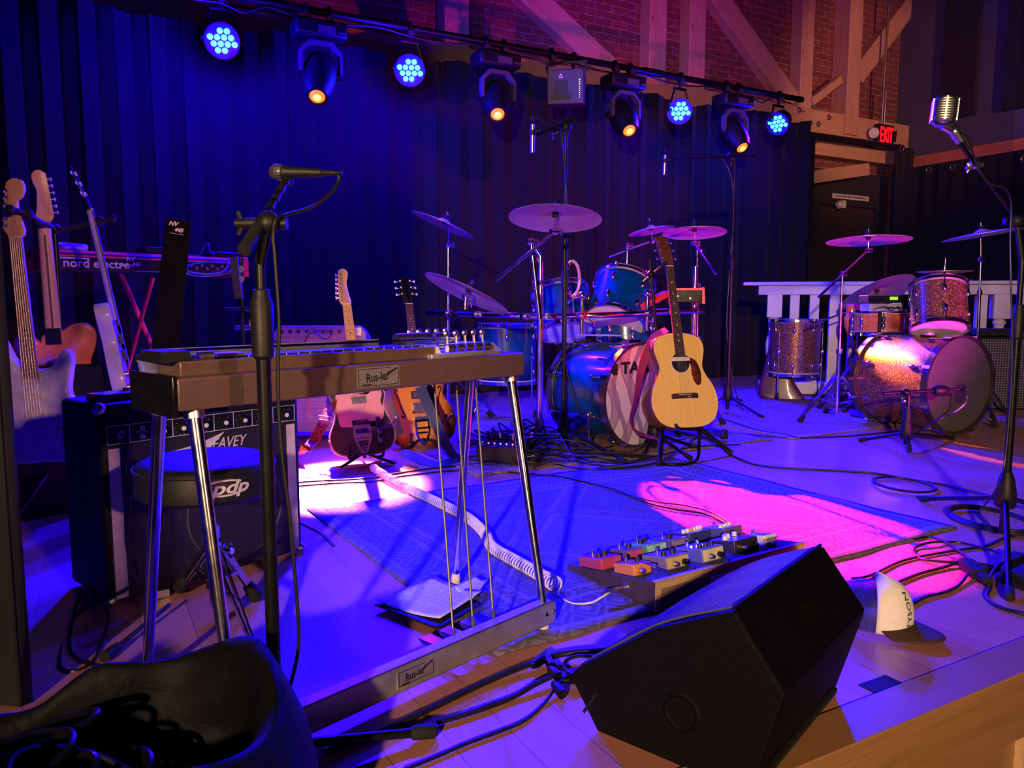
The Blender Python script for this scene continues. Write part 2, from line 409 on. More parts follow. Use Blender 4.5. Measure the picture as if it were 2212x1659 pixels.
# curtain rod with the far black drape, exit sign, door notice
b = MB(); a = wp(1700, 283, .35); c = wp(1950, 318, .35); b.cyl(a, c, .03); solo('curtain_rod', b, m_black, 'black curtain rod across the timbers under the exit sign', 'curtain rod', origin=a)
def exit_sign():
    c = wp(1903, 296, .23); M = frame(c, U, UP, -Vv)
    t = thing('exit_sign', 'lit red exit sign with black housing on the fir timber', 'sign', M)
    b = MB(False); b.box((0, 0, .04), (.33, .30, .08)); part('housing', b, m_black, t, bevel=.015)
    m = emit('exit_red', (1.0, .004, .01), 2.2)
    text('letters', 'EXIT', .25, Matrix.Translation((0, -.005, .084)) @ Matrix.Diagonal((.52, 1.18, 1, 1)), m, t, .003, bold=.006, label='glowing red EXIT letters')
    for sx in (-1, 1):
        b = MB(False); d = V((sx * .6, -.1, .8)).normalized(); o = V((sx * .22, .02, .04))
        b.lathe([(.03, -.05), (.07, -.02), (.075, .03)], o, d, 20); b.cyl((sx * .14, 0, .03), o, .02)
        l = part('emergency_lamp', b, m_black, t); b = MB(False); b.lathe([(.068, .031), (.06, .036), (.001, .04)], o, d, 20); part('lens', b, m_white, l)
    b = MB(False); b.cyl((-.03, .15, .02), (.02, 3.4, .02), .016); b.cyl((.02, .15, .02), (.03, .6, .02), .016); part('conduit', b, m_nickel, t)
exit_sign()
b = MB(); a = wp(1760, 405, .1); 
DZ = wp(1818, 424, .1)
def door():
    # dark doorway recess with brick showing, closer box and notice
    s0 = (wp(1770, 500, .05) - CN).dot(U); s1 = (wp(1885, 500, .05) - CN).dot(U); zt = wp(1820, 412, .05).z
    b = MB()
    for x in (s0 - .25, s1 + .05): b.hexa([WX(x, .005, 0), WX(x + .2, .005, 0), WX(x + .2, .08, 0), WX(x, .08, 0), WX(x, .005, zt + .25), WX(x + .2, .005, zt + .25), WX(x + .2, .08, zt + .25), WX(x, .08, zt + .25)])
    b.hexa([WX(s0 - .05, .005, zt - .2), WX(s1 + .05, .005, zt - .2), WX(s1 + .05, .08, zt - .2), WX(s0 - .05, .08, zt - .2), WX(s0 - .05, .005, zt + .25), WX(s1 + .05, .005, zt + .25), WX(s1 + .05, .08, zt + .25), WX(s0 - .05, .08, zt + .25)])
    struct('door_1', b, m_dark)
    b = MB(); pts = [WX(s0 - .06, .004, 0), WX(s1 + .06, .004, 0), WX(s1 + .06, .02, 0), WX(s0 - .06, .02, 0)]; b.hexa(pts + [p + UP * (zt - .15) for p in pts]); sroot('trim_21', b, mat_brick('shade_darkened_brick', (.035, .014, .014), (.05, .02, .018), (.07, .05, .05)), BWM, label='thin brick panel in the doorway, its shade put into the colour')  # doorway shade is put into this panel's dark brick colour
    M = frame(WX((s0 + s1) / 2, .09, DZ.z), U, UP, -Vv)
    t = thing('door_notice', 'narrow white notice strip above the dark doorway', 'sign', M)
    b = MB(False); b.box((0, 0, 0), (.74, .062, .006)); part('plate', b, m_white, t)
    text('lettering', 'THIS DOOR TO REMAIN UNLOCKED DURING BUSINESS HOURS', .036, Matrix.Translation((0, 0, .004)), m_ink, t, .0004, sx=.62, bold=.0012)
    b = MB(False); b.box((0, 0, .05), (.07, .1, .09)); b.box((-.06, 0, .05), (.05, .05, .05)); 
    M2 = frame(wp(1811, 443, .06), U, UP, -Vv); I = M2
    b.v = [I @ p for p in b.v]; solo('door_contact', b, m_white, 'small white box above the dark doorway, under the notice', 'box')
door()
beam('timber_plank', wp(1748, 384, .3), wp(1872, 366, .3) , .16, .05, 'loose slanting plank in the shade under the timbers', .0, None)
# ---------------------------------------------------------------- curtains
CU0 = F(1700, 806); CU0.z = 0                            # a point of the backdrop line
cw = lambda s, d=0, z=0: CU0 + U * s - Vv * d + UP * z
ZC = PL(1700, 262, CU0, -Vv).z
def drape(name, f, s0, s1, zb, ztop, lab, amp=.05, per=.17, mat=None, seed=1, group=None):
    rnd = random.Random(seed); n = int((s1 - s0) / .018); b = MB(); rows = 7
    ph = 0; phs = []
    for i in range(n + 1):
        ph += (.018 / per) * 2 * pi * (0.75 + .5 * rnd.random()) ; phs.append(ph)
    for r in range(rows):
        t = r / (rows - 1)
        for i in range(n + 1):
            s = s0 + (s1 - s0) * i / n
            d = amp * (1.0 - .35 * t) * (sin(phs[i]) + .35 * sin(phs[i] * .37 + 1))
            zt = (ztop(s) if callable(ztop) else ztop)
            b.v.append(V(f(s + .02 * sin(phs[i] * 2), d, zb + (zt - zb) * t)))
    for r in range(rows - 1):
        for i in range(n):
            a = r * (n + 1) + i; b.f.append((a, a + 1, a + n + 2, a + n + 1))
    o = solo(name, b, mat or m_velvet, lab, 'curtain', group)
    m = o.modifiers.new('thick', 'SOLIDIFY'); m.thickness = .004
    return o
sag = lambda s: ZC + .02 * sin(s * 9) + .05 * abs(sin(s * 2.1))
drape('backdrop_curtain', cw, -9.5, .18, .01, sag, 'black pleated backdrop curtain hanging across the back of the stage', .04, .21, seed=3)
ZCs = PL(1740, 283, CU0, -Vv).z
drape('drape', lambda s, d, z: cw(s, d - .1, z), .16, .38, .01, ZCs, 'narrow black curtain end panel at the right end of the backdrop', .03, .08, seed=5)
fr = lambda s, d, z: WX(s, .35 + d, z)
s_ = (wp(1932, 330, .35) - CN).dot(U)
drape('drape', fr, s_, s_ + .42, .01, wp(1940, 316, .35).z, 'narrow black drape with a metal eyelet in the corner right of the exit sign', .03, .14, seed=8)
rwf = lambda s, d, z: RW(s, .09 + d, z)
drape('wall_curtain', rwf, .3, 9.5, .01, ZT - .16, 'black drape with metal eyelets hanging under the timber rail on the right wall', .03, .2, seed=9)
for i, px in enumerate((2006, 2058, 2212)):
    c = PL(px, (367, 362, 343)[i], RW(0, .14), U); b = MB(); b.sweep([c + (-Vv * cos(a) + UP * sin(a)) * .035 for a in [k * pi / 8 for k in range(16)]], .007, 6, closed=True)
    solo('eyelet', b, m_nickel, ['left eyelet', 'middle eyelet', 'eyelet at the picture edge'][i] + ' in the black drape on the right wall', 'eyelet', 'metal eyelets in the drapes', origin=c)
c = wp(1948, 322, .4); b = MB(); b.sweep([c + (U * cos(a) + UP * sin(a)) * .04 for a in [k * pi / 8 for k in range(16)]], .007, 6, closed=True)
solo('eyelet', b, m_nickel, 'eyelet in the narrow corner drape beside the exit sign', 'eyelet', 'metal eyelets in the drapes', origin=c)
# side drape close on the left
sd = F(100, 1500); sd.z = 0
e1 = V((-.95, -.25, 0)).normalized()
drape('side_curtain', lambda s, d, z: sd + e1 * s + V((.25, -.95, 0)) * d + UP * z, .0, .9, .0, 3.6, 'black side drape at the left edge of the picture, nearest the camera', .03, .22, seed=12)
# ---------------------------------------------------------------- rugs
def mat_rug(name, L, W, cols, seed=0.0):
    t = NT(name); vec = t.coord(); sp = t.n('ShaderNodeSeparateXYZ'); t.set(sp, '0', vec); x, y = sp.outputs[0], sp.outputs[1]
    e = t.math('MINIMUM', t.math('MINIMUM', x, t.math('SUBTRACT', L, x)), t.math('MINIMUM', y, t.math('SUBTRACT', W, y)))
    wob = t.noise(vec, 40, 3); ew = t.math('MULTIPLY_ADD', wob, .012, e)
    a, bb, c, d = cols
    band = t.ramp(t.math('DIVIDE', ew, .6), [(0, a), (.06, a), (.065, c), (.085, c), (.09, bb), (.3, bb), (.305, c), (.33, c), (.335, d), (.39, d), (.395, c), (.42, c), (.425, bb)], 'CONSTANT')
    zx = t.math('PINGPONG', x, .055); zy = t.math('PINGPONG', y, .055); dm = t.math('ADD', zx, zy)
    mot = t.ramp(t.math('ADD', dm, t.math('MULTIPLY', wob, .02)), [(0, (1, 1, 1)), (.028, (0, 0, 0)), (.05, (1, 1, 1)), (.062, (0, 0, 0)), (.08, (1, 1, 1)), (.09, (0, 0, 0))], 'CONSTANT')
    vo = t.n('ShaderNodeTexVoronoi', feature='DISTANCE_TO_EDGE'); t.set(vo, 'Vector', vec); vo.inputs['Scale'].default_value = 42
    vl = t.ramp(vo.outputs['Distance'], [(0, (1, 1, 1)), (.045, (0, 0, 0))], 'CONSTANT')
    inb = t.math('LESS_THAN', e, .24)
    m1 = t.mix(inb, vl, mot)
    big = t.math('ADD', t.math('PINGPONG', x, .38), t.math('PINGPONG', t.math('ADD', y, .1), .33)); bl = t.ramp(big, [(0, (0, 0, 0)), (.30, (1, 1, 1)), (.325, (0, 0, 0)), (.42, (1, 1, 1)), (.435, (0, 0, 0))], 'CONSTANT')
    m1 = t.mix(t.math('MULTIPLY', bl, t.math('SUBTRACT', 1.0, inb)), m1, (1, 1, 1))
    col = t.mix(t.math('MULTIPLY', m1, .75), band, c)
    wear = t.noise(vec, 3.0 + seed, 5, .7); col = t.mix(t.ramp(wear, [(.45, (0, 0, 0)), (.7, (.8, .8, .8))]), col, d)
    t.base(col); h = t.noise(vec, 500, 2); t.bump(t.math('ADD', h, t.math('MULTIPLY', m1, .6)), .7, .004)
    return t.p(.95)
def rug(A, B, D, mat, lab, cat='rug', fr=0.0, name='rug'):
    # A..B one short side, A..D long side (floor points)
    A, B, D = V(A), V(B), V(D); x = (D - A); L = x.length; x.normalize(); y = (B - A) - x * (B - A).dot(x); W = y.length; y.normalize()
    zf = x.cross(y)
    if zf.z < 0: A = B.copy(); y = -y
    M = frame(A, x, y, UP); b = MB(False); nx, ny = 60, 40; rnd = random.Random(3)
    for i in range(nx + 1):
        for j in range(ny + 1):
            ex = .004 * sin(i * .7) * (1 if j in (0, ny) else 0); z = .006 + .0015 * sin(i * .35 + j * .2) + .0015 * sin(j * .6)
            b.v.append(V((L * i / nx, W * j / ny + ex, z)))
    for i in range(nx):
        for j in range(ny):
            a = i * (ny + 1) + j; b.f.append((a, a + ny + 1, a + ny + 2, a + 1))
    o = part(name, b, mat(L, W), None); o.matrix_world = M; tag(o, lab, cat)
    m = o.modifiers.new('thick', 'SOLIDIFY'); m.thickness = .006; m.offset = -.9
    return o
A, B, C_, D = F(650, 1103), F(1075, 1420), F(2095, 1152), F(1440, 990)
rug(A, B, D, lambda L, W: mat_rug('faded_rug_pile', L, W, ((.11, .09, .16), (.07, .06, .13), (.2, .155, .28), (.09, .055, .1))), 'large faded patterned rug in the middle of the stage, under the pedalboard')
RB_ = F(1030, 1030); RB2 = RB_ + Vv * 1.5
rug(RB2, RB_, RB2 + U * 1.9, lambda L, W: mat_rug('brown_rug_pile', L, W, ((.22, .13, .09), (.2, .1, .06), (.4, .28, .2), (.12, .06, .05)), 2), 'brown patterned rug under the blue drum kit and acoustic guitar')
RA = F(1700, 922); RB = F(1712, 948)
rug(F(1712, 950), F(1712, 950) + Vv * 2.0, F(1712, 950) + U * 2.6, lambda L, W: mat_rug('red_brown_rug_pile', L, W, ((.24, .12, .09), (.26, .13, .09), (.38, .24, .18), (.18, .07, .06)), 1), 'red-brown worn rug under the sparkle drum kit at right')
# ---------------------------------------------------------------- white railing at the right
m_rail = plain('white_painted_wood', (0.62, 0.56, 0.6), 0.5, 0, 0.12, 5)
def railing():
    p0 = F(1650, 852); p1 = F(2300, 872); d = (p1 - p0); L = d.length; d.normalize(); n = V((d.y, -d.x, 0))
    M = frame(p0, d, -n, UP); t = thing('railing', 'white painted balustrade railing behind the sparkle drum kit', 'railing', M)
    zt = .955
    b = MB(False); b.box((L / 2 - .05, 0, zt - .012), (L + .3, .2, .028)); b.box((L / 2, 0, zt - .065), (L + .15, .13, .08)); part('top_rail', b, m_rail, t, bevel=.008)
    b = MB(False); b.box((L / 2, 0, .07), (L + .1, .12, .1)); part('bottom_rail', b, m_rail, t, bevel=.006)
    for x in (.06, 1.75):
        b = MB(False); prof = [(.062, .12), (.062, .16), (.045, .19), (.035, .26), (.058, .36), (.062, .44), (.04, .56), (.034, .6), (.05, .63), (.035, .66)]
        b.lathe(prof, (x, 0, 0), UP, 20); b.box((x, 0, .06), (.15, .15, .14)); b.box((x, 0, .77), (.12, .12, .22)); part('post', b, m_rail, t, bevel=.004)
    x = .22
    while x < L:
        if abs(x - 1.75) > .09:
            b = MB(False); b.box((x, 0, .5), (.075, .075, .8)); part('baluster', b, m_rail, t, bevel=.003)
        x += .155
railing()
# ================================================================ lighting pipe and fixtures
PP = PL(1730, 215, cw(0, .45), -Vv)
pipe = lambda s: PP + U * s
def ps(px, py=120):                       # distance along the pipe plane for a pixel column
    return (PL(px, py, PP, -Vv) - PP).dot(U)
b = MB(); b.cyl(pipe(-8.5), pipe(.02), .026, n=16); b.cyl(pipe(ps(1410) - .1), pipe(ps(1410) + .1), .032); b.cyl(pipe(-.04), pipe(.0), .03)
solo('lighting_pipe', b, m_steel, 'long dark steel pipe carrying all the stage lights above the backdrop', 'pipe', origin=pipe(0))
b = MB(); pts = []
for i in range(60): pts.append(pipe(-8.4 + .14 * i) - Vv * .02 + UP * (-.035 - .035 * abs(sin(i * .55)) - (.05 if i % 17 == 5 else 0)))
b.sweep(cr(pts, 3), .007, 6); solo('power_cable', b, m_cable, 'black cable looped along the lighting pipe', 'cable', origin=pipe(-4))
def clamp(c, parent):
    b = MB(); b.sweep([c + (UP * sin(a) - Vv * cos(a)) * .036 for a in [k * pi / 6 for k in range(12)]], .012, 6, closed=True); b.cyl(c - UP * .03, c - UP * .1, .012); part('clamp', b, m_steel, parent)
    b = MB(); b.box(c - Vv * .04 - UP * .045, (.045, .02, .03), frame(c, U, Vv, UP).to_3x3()); part('clamp_jaw', b, m_nickel, parent)
LIGHTS = []
def spot(name, p, target, color, power, size, blend=.3, rad=.05):
    l = bpy.data.lights.new(name, 'SPOT'); l.energy = power; l.color = color; l.spot_size = radians(size); l.spot_blend = blend; l.shadow_soft_size = rad
    o = bpy.data.objects.new(name, l); COL.objects.link(o); o.location = p
    o.rotation_euler = (V(target) - V(p)).to_track_quat('-Z', 'Y').to_euler(); return o
def point(name, p, color, power, rad=.05):
    l = bpy.data.lights.new(name, 'POINT'); l.energy = power; l.color = color; l.shadow_soft_size = rad
    o = bpy.data.objects.new(name, l); COL.objects.link(o); o.location = p; return o
BLUE = (.006, .0, 1.0)
PARPOW = [2500, 2500, 3000, 2800]
def par(px, py, face, aim, lab, power):
    s = ps(px, py); top = pipe(s); c = PL(px, py, PP - Vv * .05, -Vv)
    d = (V(face) - c).normalized(); x = UP.cross(d).normalized() * -1; y = d.cross(x) if d.cross(x).z > 0 else -d.cross(x)
    x = y.cross(d)
    t = thing('stage_par_light', lab, 'stage light', c.copy(), 'round LED stage lights on the pipe')
    b = MB(); b.lathe([(.05, -.13), (.095, -.12), (.105, -.02), (.112, 0), (.112, .015), (.1, .015), (.098, .004), (.001, .004)], c, d, 28); part('housing', b, m_black, t)
    k = 0
    for row, n in ((1, 2), (0, 4), (-1, 4), (-2, 2)):
        for i in range(n):
            q = c + x * ((i - (n - 1) / 2) * .043 + (.012 if row in (1, -1) else -.008)) + y * ((row + .5) * .039) + d * .008
            b = MB(); b.ball(q, .0185, 12, (1, 1, .6), frame(q, x, y, d).to_3x3()); part('led_lens', b, m_led, t)
    b = MB(); w = .135
    for sg in (-1, 1):
        b.cyl(c + U * w * sg * .95 - d * .05, top - UP * .1 + U * .06 * sg, .009, n=8); b.cyl(c + U * w * sg - d * .05, c + U * w * sg * .7 - d * .05, .016, n=10)
    b.cyl(top - UP * .1 + U * .07, top - UP * .1 - U * .07, .012, n=8); part('yoke', b, m_steel, t); clamp(top, t)
    spot('par_lamp', c + d * .06, aim, BLUE, power, 100, .6, .08)
    return c, d
pc = []
aims = [V((-.6, 2.2, 0)), V((.2, 2.2, 0)), V((1.2, 3.0, 0)), V((1.6, 3.6, 0))]
faces = [V((-.6, 0, .6)), V((0, 0, .6)), V((.2, 0, .6)), V((-1.2, 3.2, -.5))]
labs = ['blue LED stage light, leftmost of the four on the pipe', 'blue LED stage light, second from the left, above the black guitar', 'blue LED stage light near the middle of the timbers, third from the left', 'blue LED stage light at the right end of the pipe, turned to the left']
for i, (px, py) in enumerate(((480, 88), (885, 152), (1468, 240), (1680, 267))):
    pc.append(par(px, py, faces[i], aims[i], labs[i], PARPOW[i]))
m_orange = emit('orange_lamp_lens', (1.0, .13, .01), 2.6); m_hot = emit('orange_lamp_core', (1.0, .42, .06), 3.6)
m_yokegrey = plain('grey_bracket', (.07, .065, .075), .5)
def moving_head(px, py, lx, ly, aim, lab, power, size, color, blend=.12):
    s = ps(px, py); top = pipe(s); base = top - UP * .14 - Vv * .02
    t = thing('moving_head_light', lab, 'stage light', base.copy(), 'moving head lights on the pipe')
    R = frame(base, U, -Vv, -UP).to_3x3()
    b = MB(); b.box(base, (.36, .2, .11), R); part('base_box', b, m_black, t, bevel=.02)
    b = MB(); b.box(base - Vv * .103 - UP * .01 + U * .03, (.12, .006, .05), R); b.box(base - Vv * .103 + U * .14 - UP * .02, (.05, .006, .012), R); part('display', b, m_silver if False else m_yokegrey, t)
    L = PL(lx, ly, PP - Vv * (.16), -Vv); hc = base - UP * .28 + U * .0
    d = (L - hc); dl = d.length; d.normalize()
    b = MB(); yv = (-Vv) * .02
    out = [(-.15, -.26), (-.15, -.12), (-.08, -.045), (.08, -.045), (.15, -.12), (.15, -.26), (.128, -.26), (.128, -.13), (.068, -.075), (-.068, -.075), (-.128, -.13), (-.128, -.26)]
    M = frame(base - UP * .03 - Vv * .03, U, UP, -Vv)
    b.prism(out, -.02, .03, M); part('yoke', b, m_yokegrey, t)
    b = MB(); b.lathe([(.05, -.14), (.1, -.11), (.118, -.02), (.115, .06), (.1, dl * .7), (.078, dl - .015), (.074, dl), (.06, dl), (.055, dl - .01), (.001, dl - .01)], hc, d, 28)
    b.cyl(hc - U * .16, hc + U * .16, .03); h = part('lamp_head', b, m_black, t)
    b = MB(); b.lathe([(.052, dl - .008), (.045, dl + .004), (.001, dl + .008)], hc, d, 24); part('lens', b, m_orange, h)
    b = MB(); b.lathe([(.028, dl + .006), (.02, dl + .014), (.001, dl + .016)], hc, d, 24); part('lens_core', b, m_hot, h)
    clamp(top + U * .08, t); clamp(top - U * .08, t)
    if aim is not None: spot('moving_head_lamp', hc + d * (dl + .03), aim, color, power, size, blend, .03)
T1 = F(742, 1040); T2 = F(1640, 1105); T4 = F(2170, 975)
moving_head(687, 90, 685, 210, T1, 'moving head light glowing orange, leftmost, above the grey amplifier', 15000, 14, (1, .26, .26), .35)
moving_head(1068, 135, 1075, 248, T2, 'moving head light glowing orange left of the projector box', 20000, 11.5, (1, .018, .0), .25)
moving_head(1343, 190, 1360, 283, At(1925, 775, 4.75), 'moving head light glowing orange right of the projector box', 5500, 4.6, (1, .3, .0), .1)
moving_head(1580, 213, 1604, 320, T4, 'rightmost moving head light, tilted down to the right with a small orange glow', 2500, 9, (1, .2, .03), .2)
def projector():
    c = PL(1222, 188, PP - Vv * .05, -Vv); M = facing(c, -100, -5); t = thing('laser_projector', 'grey boxy effects projector with a black hat shaped window, hung on the pipe', 'projector', M)
    b = MB(False); b.box((0, 0, -.08), (.3, .27, .2)); part('housing', b, plain('grey_housing', (.05, .045, .055), .5), t, bevel=.008)
    b = MB(False); b.prism([(-.12, -.1), (.03, -.1), (.055, -.075), (.02, -.05), (.02, .05), (-.09, .05), (-.09, -.05), (-.13, -.075)], .02, .024); part('window', b, m_ink, t)
    for i in range(9):
        b = MB(False); b.ball((.115, .05 - i * .017, .021), .0032 if i > 2 else .0045, 8); part('indicator', b, m_whiteled, t)
    b = MB(False); b.prism([(-.055, .07), (-.02, .07), (-.0375, .105)], .02, .022); tr = part('warning_triangle', b, m_silver, t)
    b = MB(False); b.prism([(-.046, .075), (-.029, .075), (-.0375, .093)], .0221, .0228); part('triangle_center', b, m_ink, tr)
    b = MB(False); 
    b.bar((-.16, .13, -.06), (-.16, .2, -.06), .02, .02); b.bar((.16, .13, -.06), (.16, .2, -.06), .02, .02); b.bar((-.17, .2, -.06), (.17, .2, -.06), .02, .012); part('bracket', b, m_black, t)
    clamp(pipe(ps(1190, 130)), t); clamp(pipe(ps(1238, 137)), t)
projector()
for i, px in enumerate((1052, 1071)):
    a = PL(px, 105, PP, -Vv); b = MB(); b.cyl(a, V((a.x, a.y, 6.9)), .004, n=6); solo('suspension_wire', b, m_nickel, ('left' if i == 0 else 'right') + ' thin steel wire holding up the lighting pipe', 'wire', 'wires holding the pipe', origin=a)
# ================================================================ lights of the room, some added out of view
spot('house_and_added_front_light', V((-1.2, -5.2, 2.2)), V((.85, 3.8, .72)), (1, .62, .34), 2900, 38, .9, .1)
spot('unseen_wall_wash', V((1.5, -2.5, 3.4)), WX(-3.6, 0, 5.2), (1, .1, .8), 1300, 34, .8, .15)  # added magenta wash, stands in for bounce on the upper brick
spot('unseen_wall_wash', V((7.5, -1.0, 3.0)), WX(-.7, 0, 3.45), (1, .36, .22), 3400, 18, .7, .15)  # unseen warm spot aimed at the timbers by the exit sign
spot('house_and_added_front_light', V((3.5, -3.5, 2.0)), V((-1.55, 2.85, .7)), (1, .45, .3), 850, 15, .7, .1)  # added to brighten the left guitars and keyboard, no such lamp known
for i, (c, d) in enumerate(pc):
    point('par_spill', c + (d * .2) - UP * .05, (.01, .0, 1.0), (260, 190, 80, 55)[i], .06)
hz_ = NT('stage_haze'); hz_.t.nodes.remove(hz_.b); vs_ = hz_.n('ShaderNodeVolumeScatter'); vs_.inputs['Density'].default_value = .045; vs_.inputs['Anisotropy'].default_value = .55
hz_.t.links.new(vs_.outputs[0], hz_.out.inputs['Volume'])
b = MB(); q0 = cw(-8.6, .12, .9); b.hexa([cw(-9, .14, 1.0), cw(.1, .14, 1.0), cw(.1, 2.2, 1.0), cw(-9, 2.2, 1.0), cw(-9, .14, 3.6), cw(.1, .14, 3.6), cw(.1, 2.2, 3.6), cw(-9, 2.2, 3.6)])
solo('stage_haze', b, hz_.m, 'thin stage haze glowing blue around the lamps on the pipe', 'haze', kind='stuff')
spot('added_uplight', V((3.0, 2.5, .12)), V((1.75, 5.0, 1.3)), (1, .03, .7), 720, 56, .9, .08)  # added out of view to tint the cymbals and drums magenta
w = bpy.data.worlds.new('world'); bpy.context.scene.world = w; w.use_nodes = True
w.node_tree.nodes['Background'].inputs[0].default_value = (.25, .15, .6, 1); w.node_tree.nodes['Background'].inputs[1].default_value = .004
cam = bpy.data.cameras.new('camera'); cam.lens = 1660 / 2212 * 36; cam.sensor_width = 36; cam.clip_start = .05; cam.clip_end = 60
co = bpy.data.objects.new('camera', cam); COL.objects.link(co); co.location = CP; co.rotation_euler = (pi / 2 - PITCH, 0, 0)
sc = bpy.context.scene; sc.camera = co
sc.view_settings.view_transform = 'Standard'; sc.view_settings.look = 'None'; sc.view_settings.gamma = 1; sc.view_settings.exposure = 0; sc.view_settings.use_curve_mapping = False
sc.cycles.adaptive_threshold = 0.02; sc.cycles.volume_bounces = 0; sc.cycles.max_bounces = 6; sc.cycles.diffuse_bounces = 3; sc.cycles.glossy_bounces = 4; sc.cycles.transparent_max_bounces = 8
sc.cycles.sample_clamp_indirect = 8; sc.cycles.use_denoising = True
# ================================================================ drum hardware
m_cym = plain('bronze_cymbal', (.85, .55, .25), .3, 1.0, .08, 12)
def _cym_mat():
    t = NT('lathed_bronze'); vec = t.coord(); g = t.n('ShaderNodeVectorMath', operation='LENGTH'); t.t.links.new(vec, g.inputs[0])
    h = t.math('SINE', t.math('MULTIPLY', g.outputs['Value'], 900)); f = t.noise(vec, 14)
    t.base(t.ramp(f, [(.3, (.66, .36, .34)), (.7, (.8, .48, .44))])); t.bump(h, .25, .0006); t.b.inputs['Anisotropic'].default_value = .6
    return t.p(.38, .55)
m_cym = _cym_mat()
m_headw = plain('white_drum_head', (.72, .68, .72), .45, 0, .06, 8); m_heads = plain('smoke_drum_head', (.28, .27, .3), .35)
def cymbal(c, n, r, lab, group='cymbals', bell=.1):
    n = V(n).normalized(); M = frame(c, n.orthogonal(), n.cross(n.orthogonal()), n)
    b = MB(False); rb = r * .2
    prof = [(.006, .0), (rb * .5, -.004), (rb * .85, -.013), (rb, -.02), (r * .5, -.027), (r * .8, -.035), (r, -.043), (r, -.0445), (r * .8, -.037), (r * .5, -.029), (rb, -.022), (rb * .85, -.0155), (rb * .5, -.0065), (.006, -.0025)]
    b.lathe(prof, (0, 0, .005), (0, 0, 1), 64, False, False)
    t = thing('cymbal', lab, 'cymbal', M, group); part('plate', b, m_cym, t, sharp=1.2)
    return t
def foot(parent, p, d, r=.017):
    b = MB(); b.lathe([(r * .8, -.045), (r, -.03), (r * 1.15, 0), (r, .008)], p, d, 12); return part('rubber_foot', b, m_rubber, parent)
def tripod(t, top, r, h1, h2, a0, mat, double=True, lr=.007, z0=0.0):
    # legs from a collar at height h1 out to radius r, brace from h2
    for k in range(3):
        a = radians(a0 + 120 * k); d = V((cos(a), sin(a), 0)); b = MB(); p0 = V((top.x, top.y, h1)) + d * .025; p1 = V((top.x, top.y, .018)) + d * r
        s = d.cross(UP) * .011
        if double:
            b.bar(p0 + s, p1 + s * .4, .004, .014); b.bar(p0 - s, p1 - s * .4, .004, .014)
        else: b.cyl(p0, p1, lr)
        m = p0.lerp(p1, .5); b.cyl(V((top.x, top.y, h2)) + d * .02, m, .005, n=8); b.cyl(m - s * 1.4, m + s * 1.4, .006, n=8)
        l = part('leg', b, mat, t); foot(l, p1 - UP * .004, (p1 - p0).normalized())
def wing(b, c, ax, side, s=.018):
    b.cyl(c - V(ax) * s * .4, c + V(ax) * s * .6, s * .45, n=10); b.cyl(c, c + (V(ax) * .4 + V(side)) * s, s * .25, n=8); b.cyl(c, c + (V(ax) * .4 - V(side)) * s, s * .25, n=8)
def collar(b, p, d, r):
    d = V(d).normalized(); b.lathe([(r * .9, -r * 1.2), (r * 1.25, -r), (r * 1.25, r), (r * .9, r * 1.2)], p, d, 14)
    s = d.orthogonal().normalized(); b.cyl(p, p + s * r * 2.6, r * .35, n=8); wing(b, p + s * r * 2.6, s, d, r * 1.1)
def cymstand(base, top, cym, nrm, lab, tail=None, legs=True, a0=20, r0=.0135, zb=None):
    # base (floor), top of the upright, cymbal centre; tail = far end of the boom arm
    base, top, cym = V(base), V(top), V(cym); nrm = V(nrm).normalized()
    t = thing('cymbal_stand', lab, 'cymbal stand', V((base.x, base.y, 0)), 'cymbal stands')
    b = MB(); zb = zb if zb is not None else .05; p0 = V((base.x, base.y, zb)); L = (top - p0)
    b.cyl(p0, p0 + L * .45, r0, n=14); b.cyl(p0 + L * .45, p0 + L * .78, r0 * .8, n=14); b.cyl(p0 + L * .78, top, r0 * .6, n=14); part('pole', b, m_chrome, t)
    for f_, k_ in ((.45, 1.15), (.78, 1.0)): b = MB(); collar(b, p0 + L * f_, L, r0 * k_); part('collar', b, m_chrome, t)
    b = MB(); arm_end = cym - nrm * .1 if tail is not None else top
    if tail is not None:
        b.cyl(V(tail), arm_end, .0068, n=10); d = (arm_end - V(tail)).normalized(); b.cyl(V(tail), V(tail) + d * .09, .0085, n=10)
        part('boom_arm', b, m_chrome, t); b = MB()
    q = top if tail is not None else cym - nrm * .1
    for c in ((q, arm_end) if tail is not None else (arm_end,)): b = MB(); b.ball(c, .019, 12, (1, .7, 1)); b.cyl(c - V((.02, .012, 0)), c + V((.02, .012, 0)), .012, n=12); wing(b, c + V((.03, .018, 0)), V((.86, .5, 0)), UP, .016); part('tilter', b, m_chrome, t)
    b = MB(); b.cyl(arm_end, cym + nrm * .045, .0045, n=8); part('spindle', b, m_chrome, t)
    b = MB(); b.cyl(cym + nrm * .008, cym + nrm * .026, .016, n=14); b.cyl(cym - nrm * .028, cym - nrm * .008, .016, n=14); part('felt', b, m_felt, t)
    b = MB(); wing(b, cym + nrm * .036, nrm, nrm.orthogonal().normalized(), .017); part('wing_nut', b, m_chrome, t)
    if legs: tripod(t, base, .3, .3, .12, a0, m_chrome)
    return t
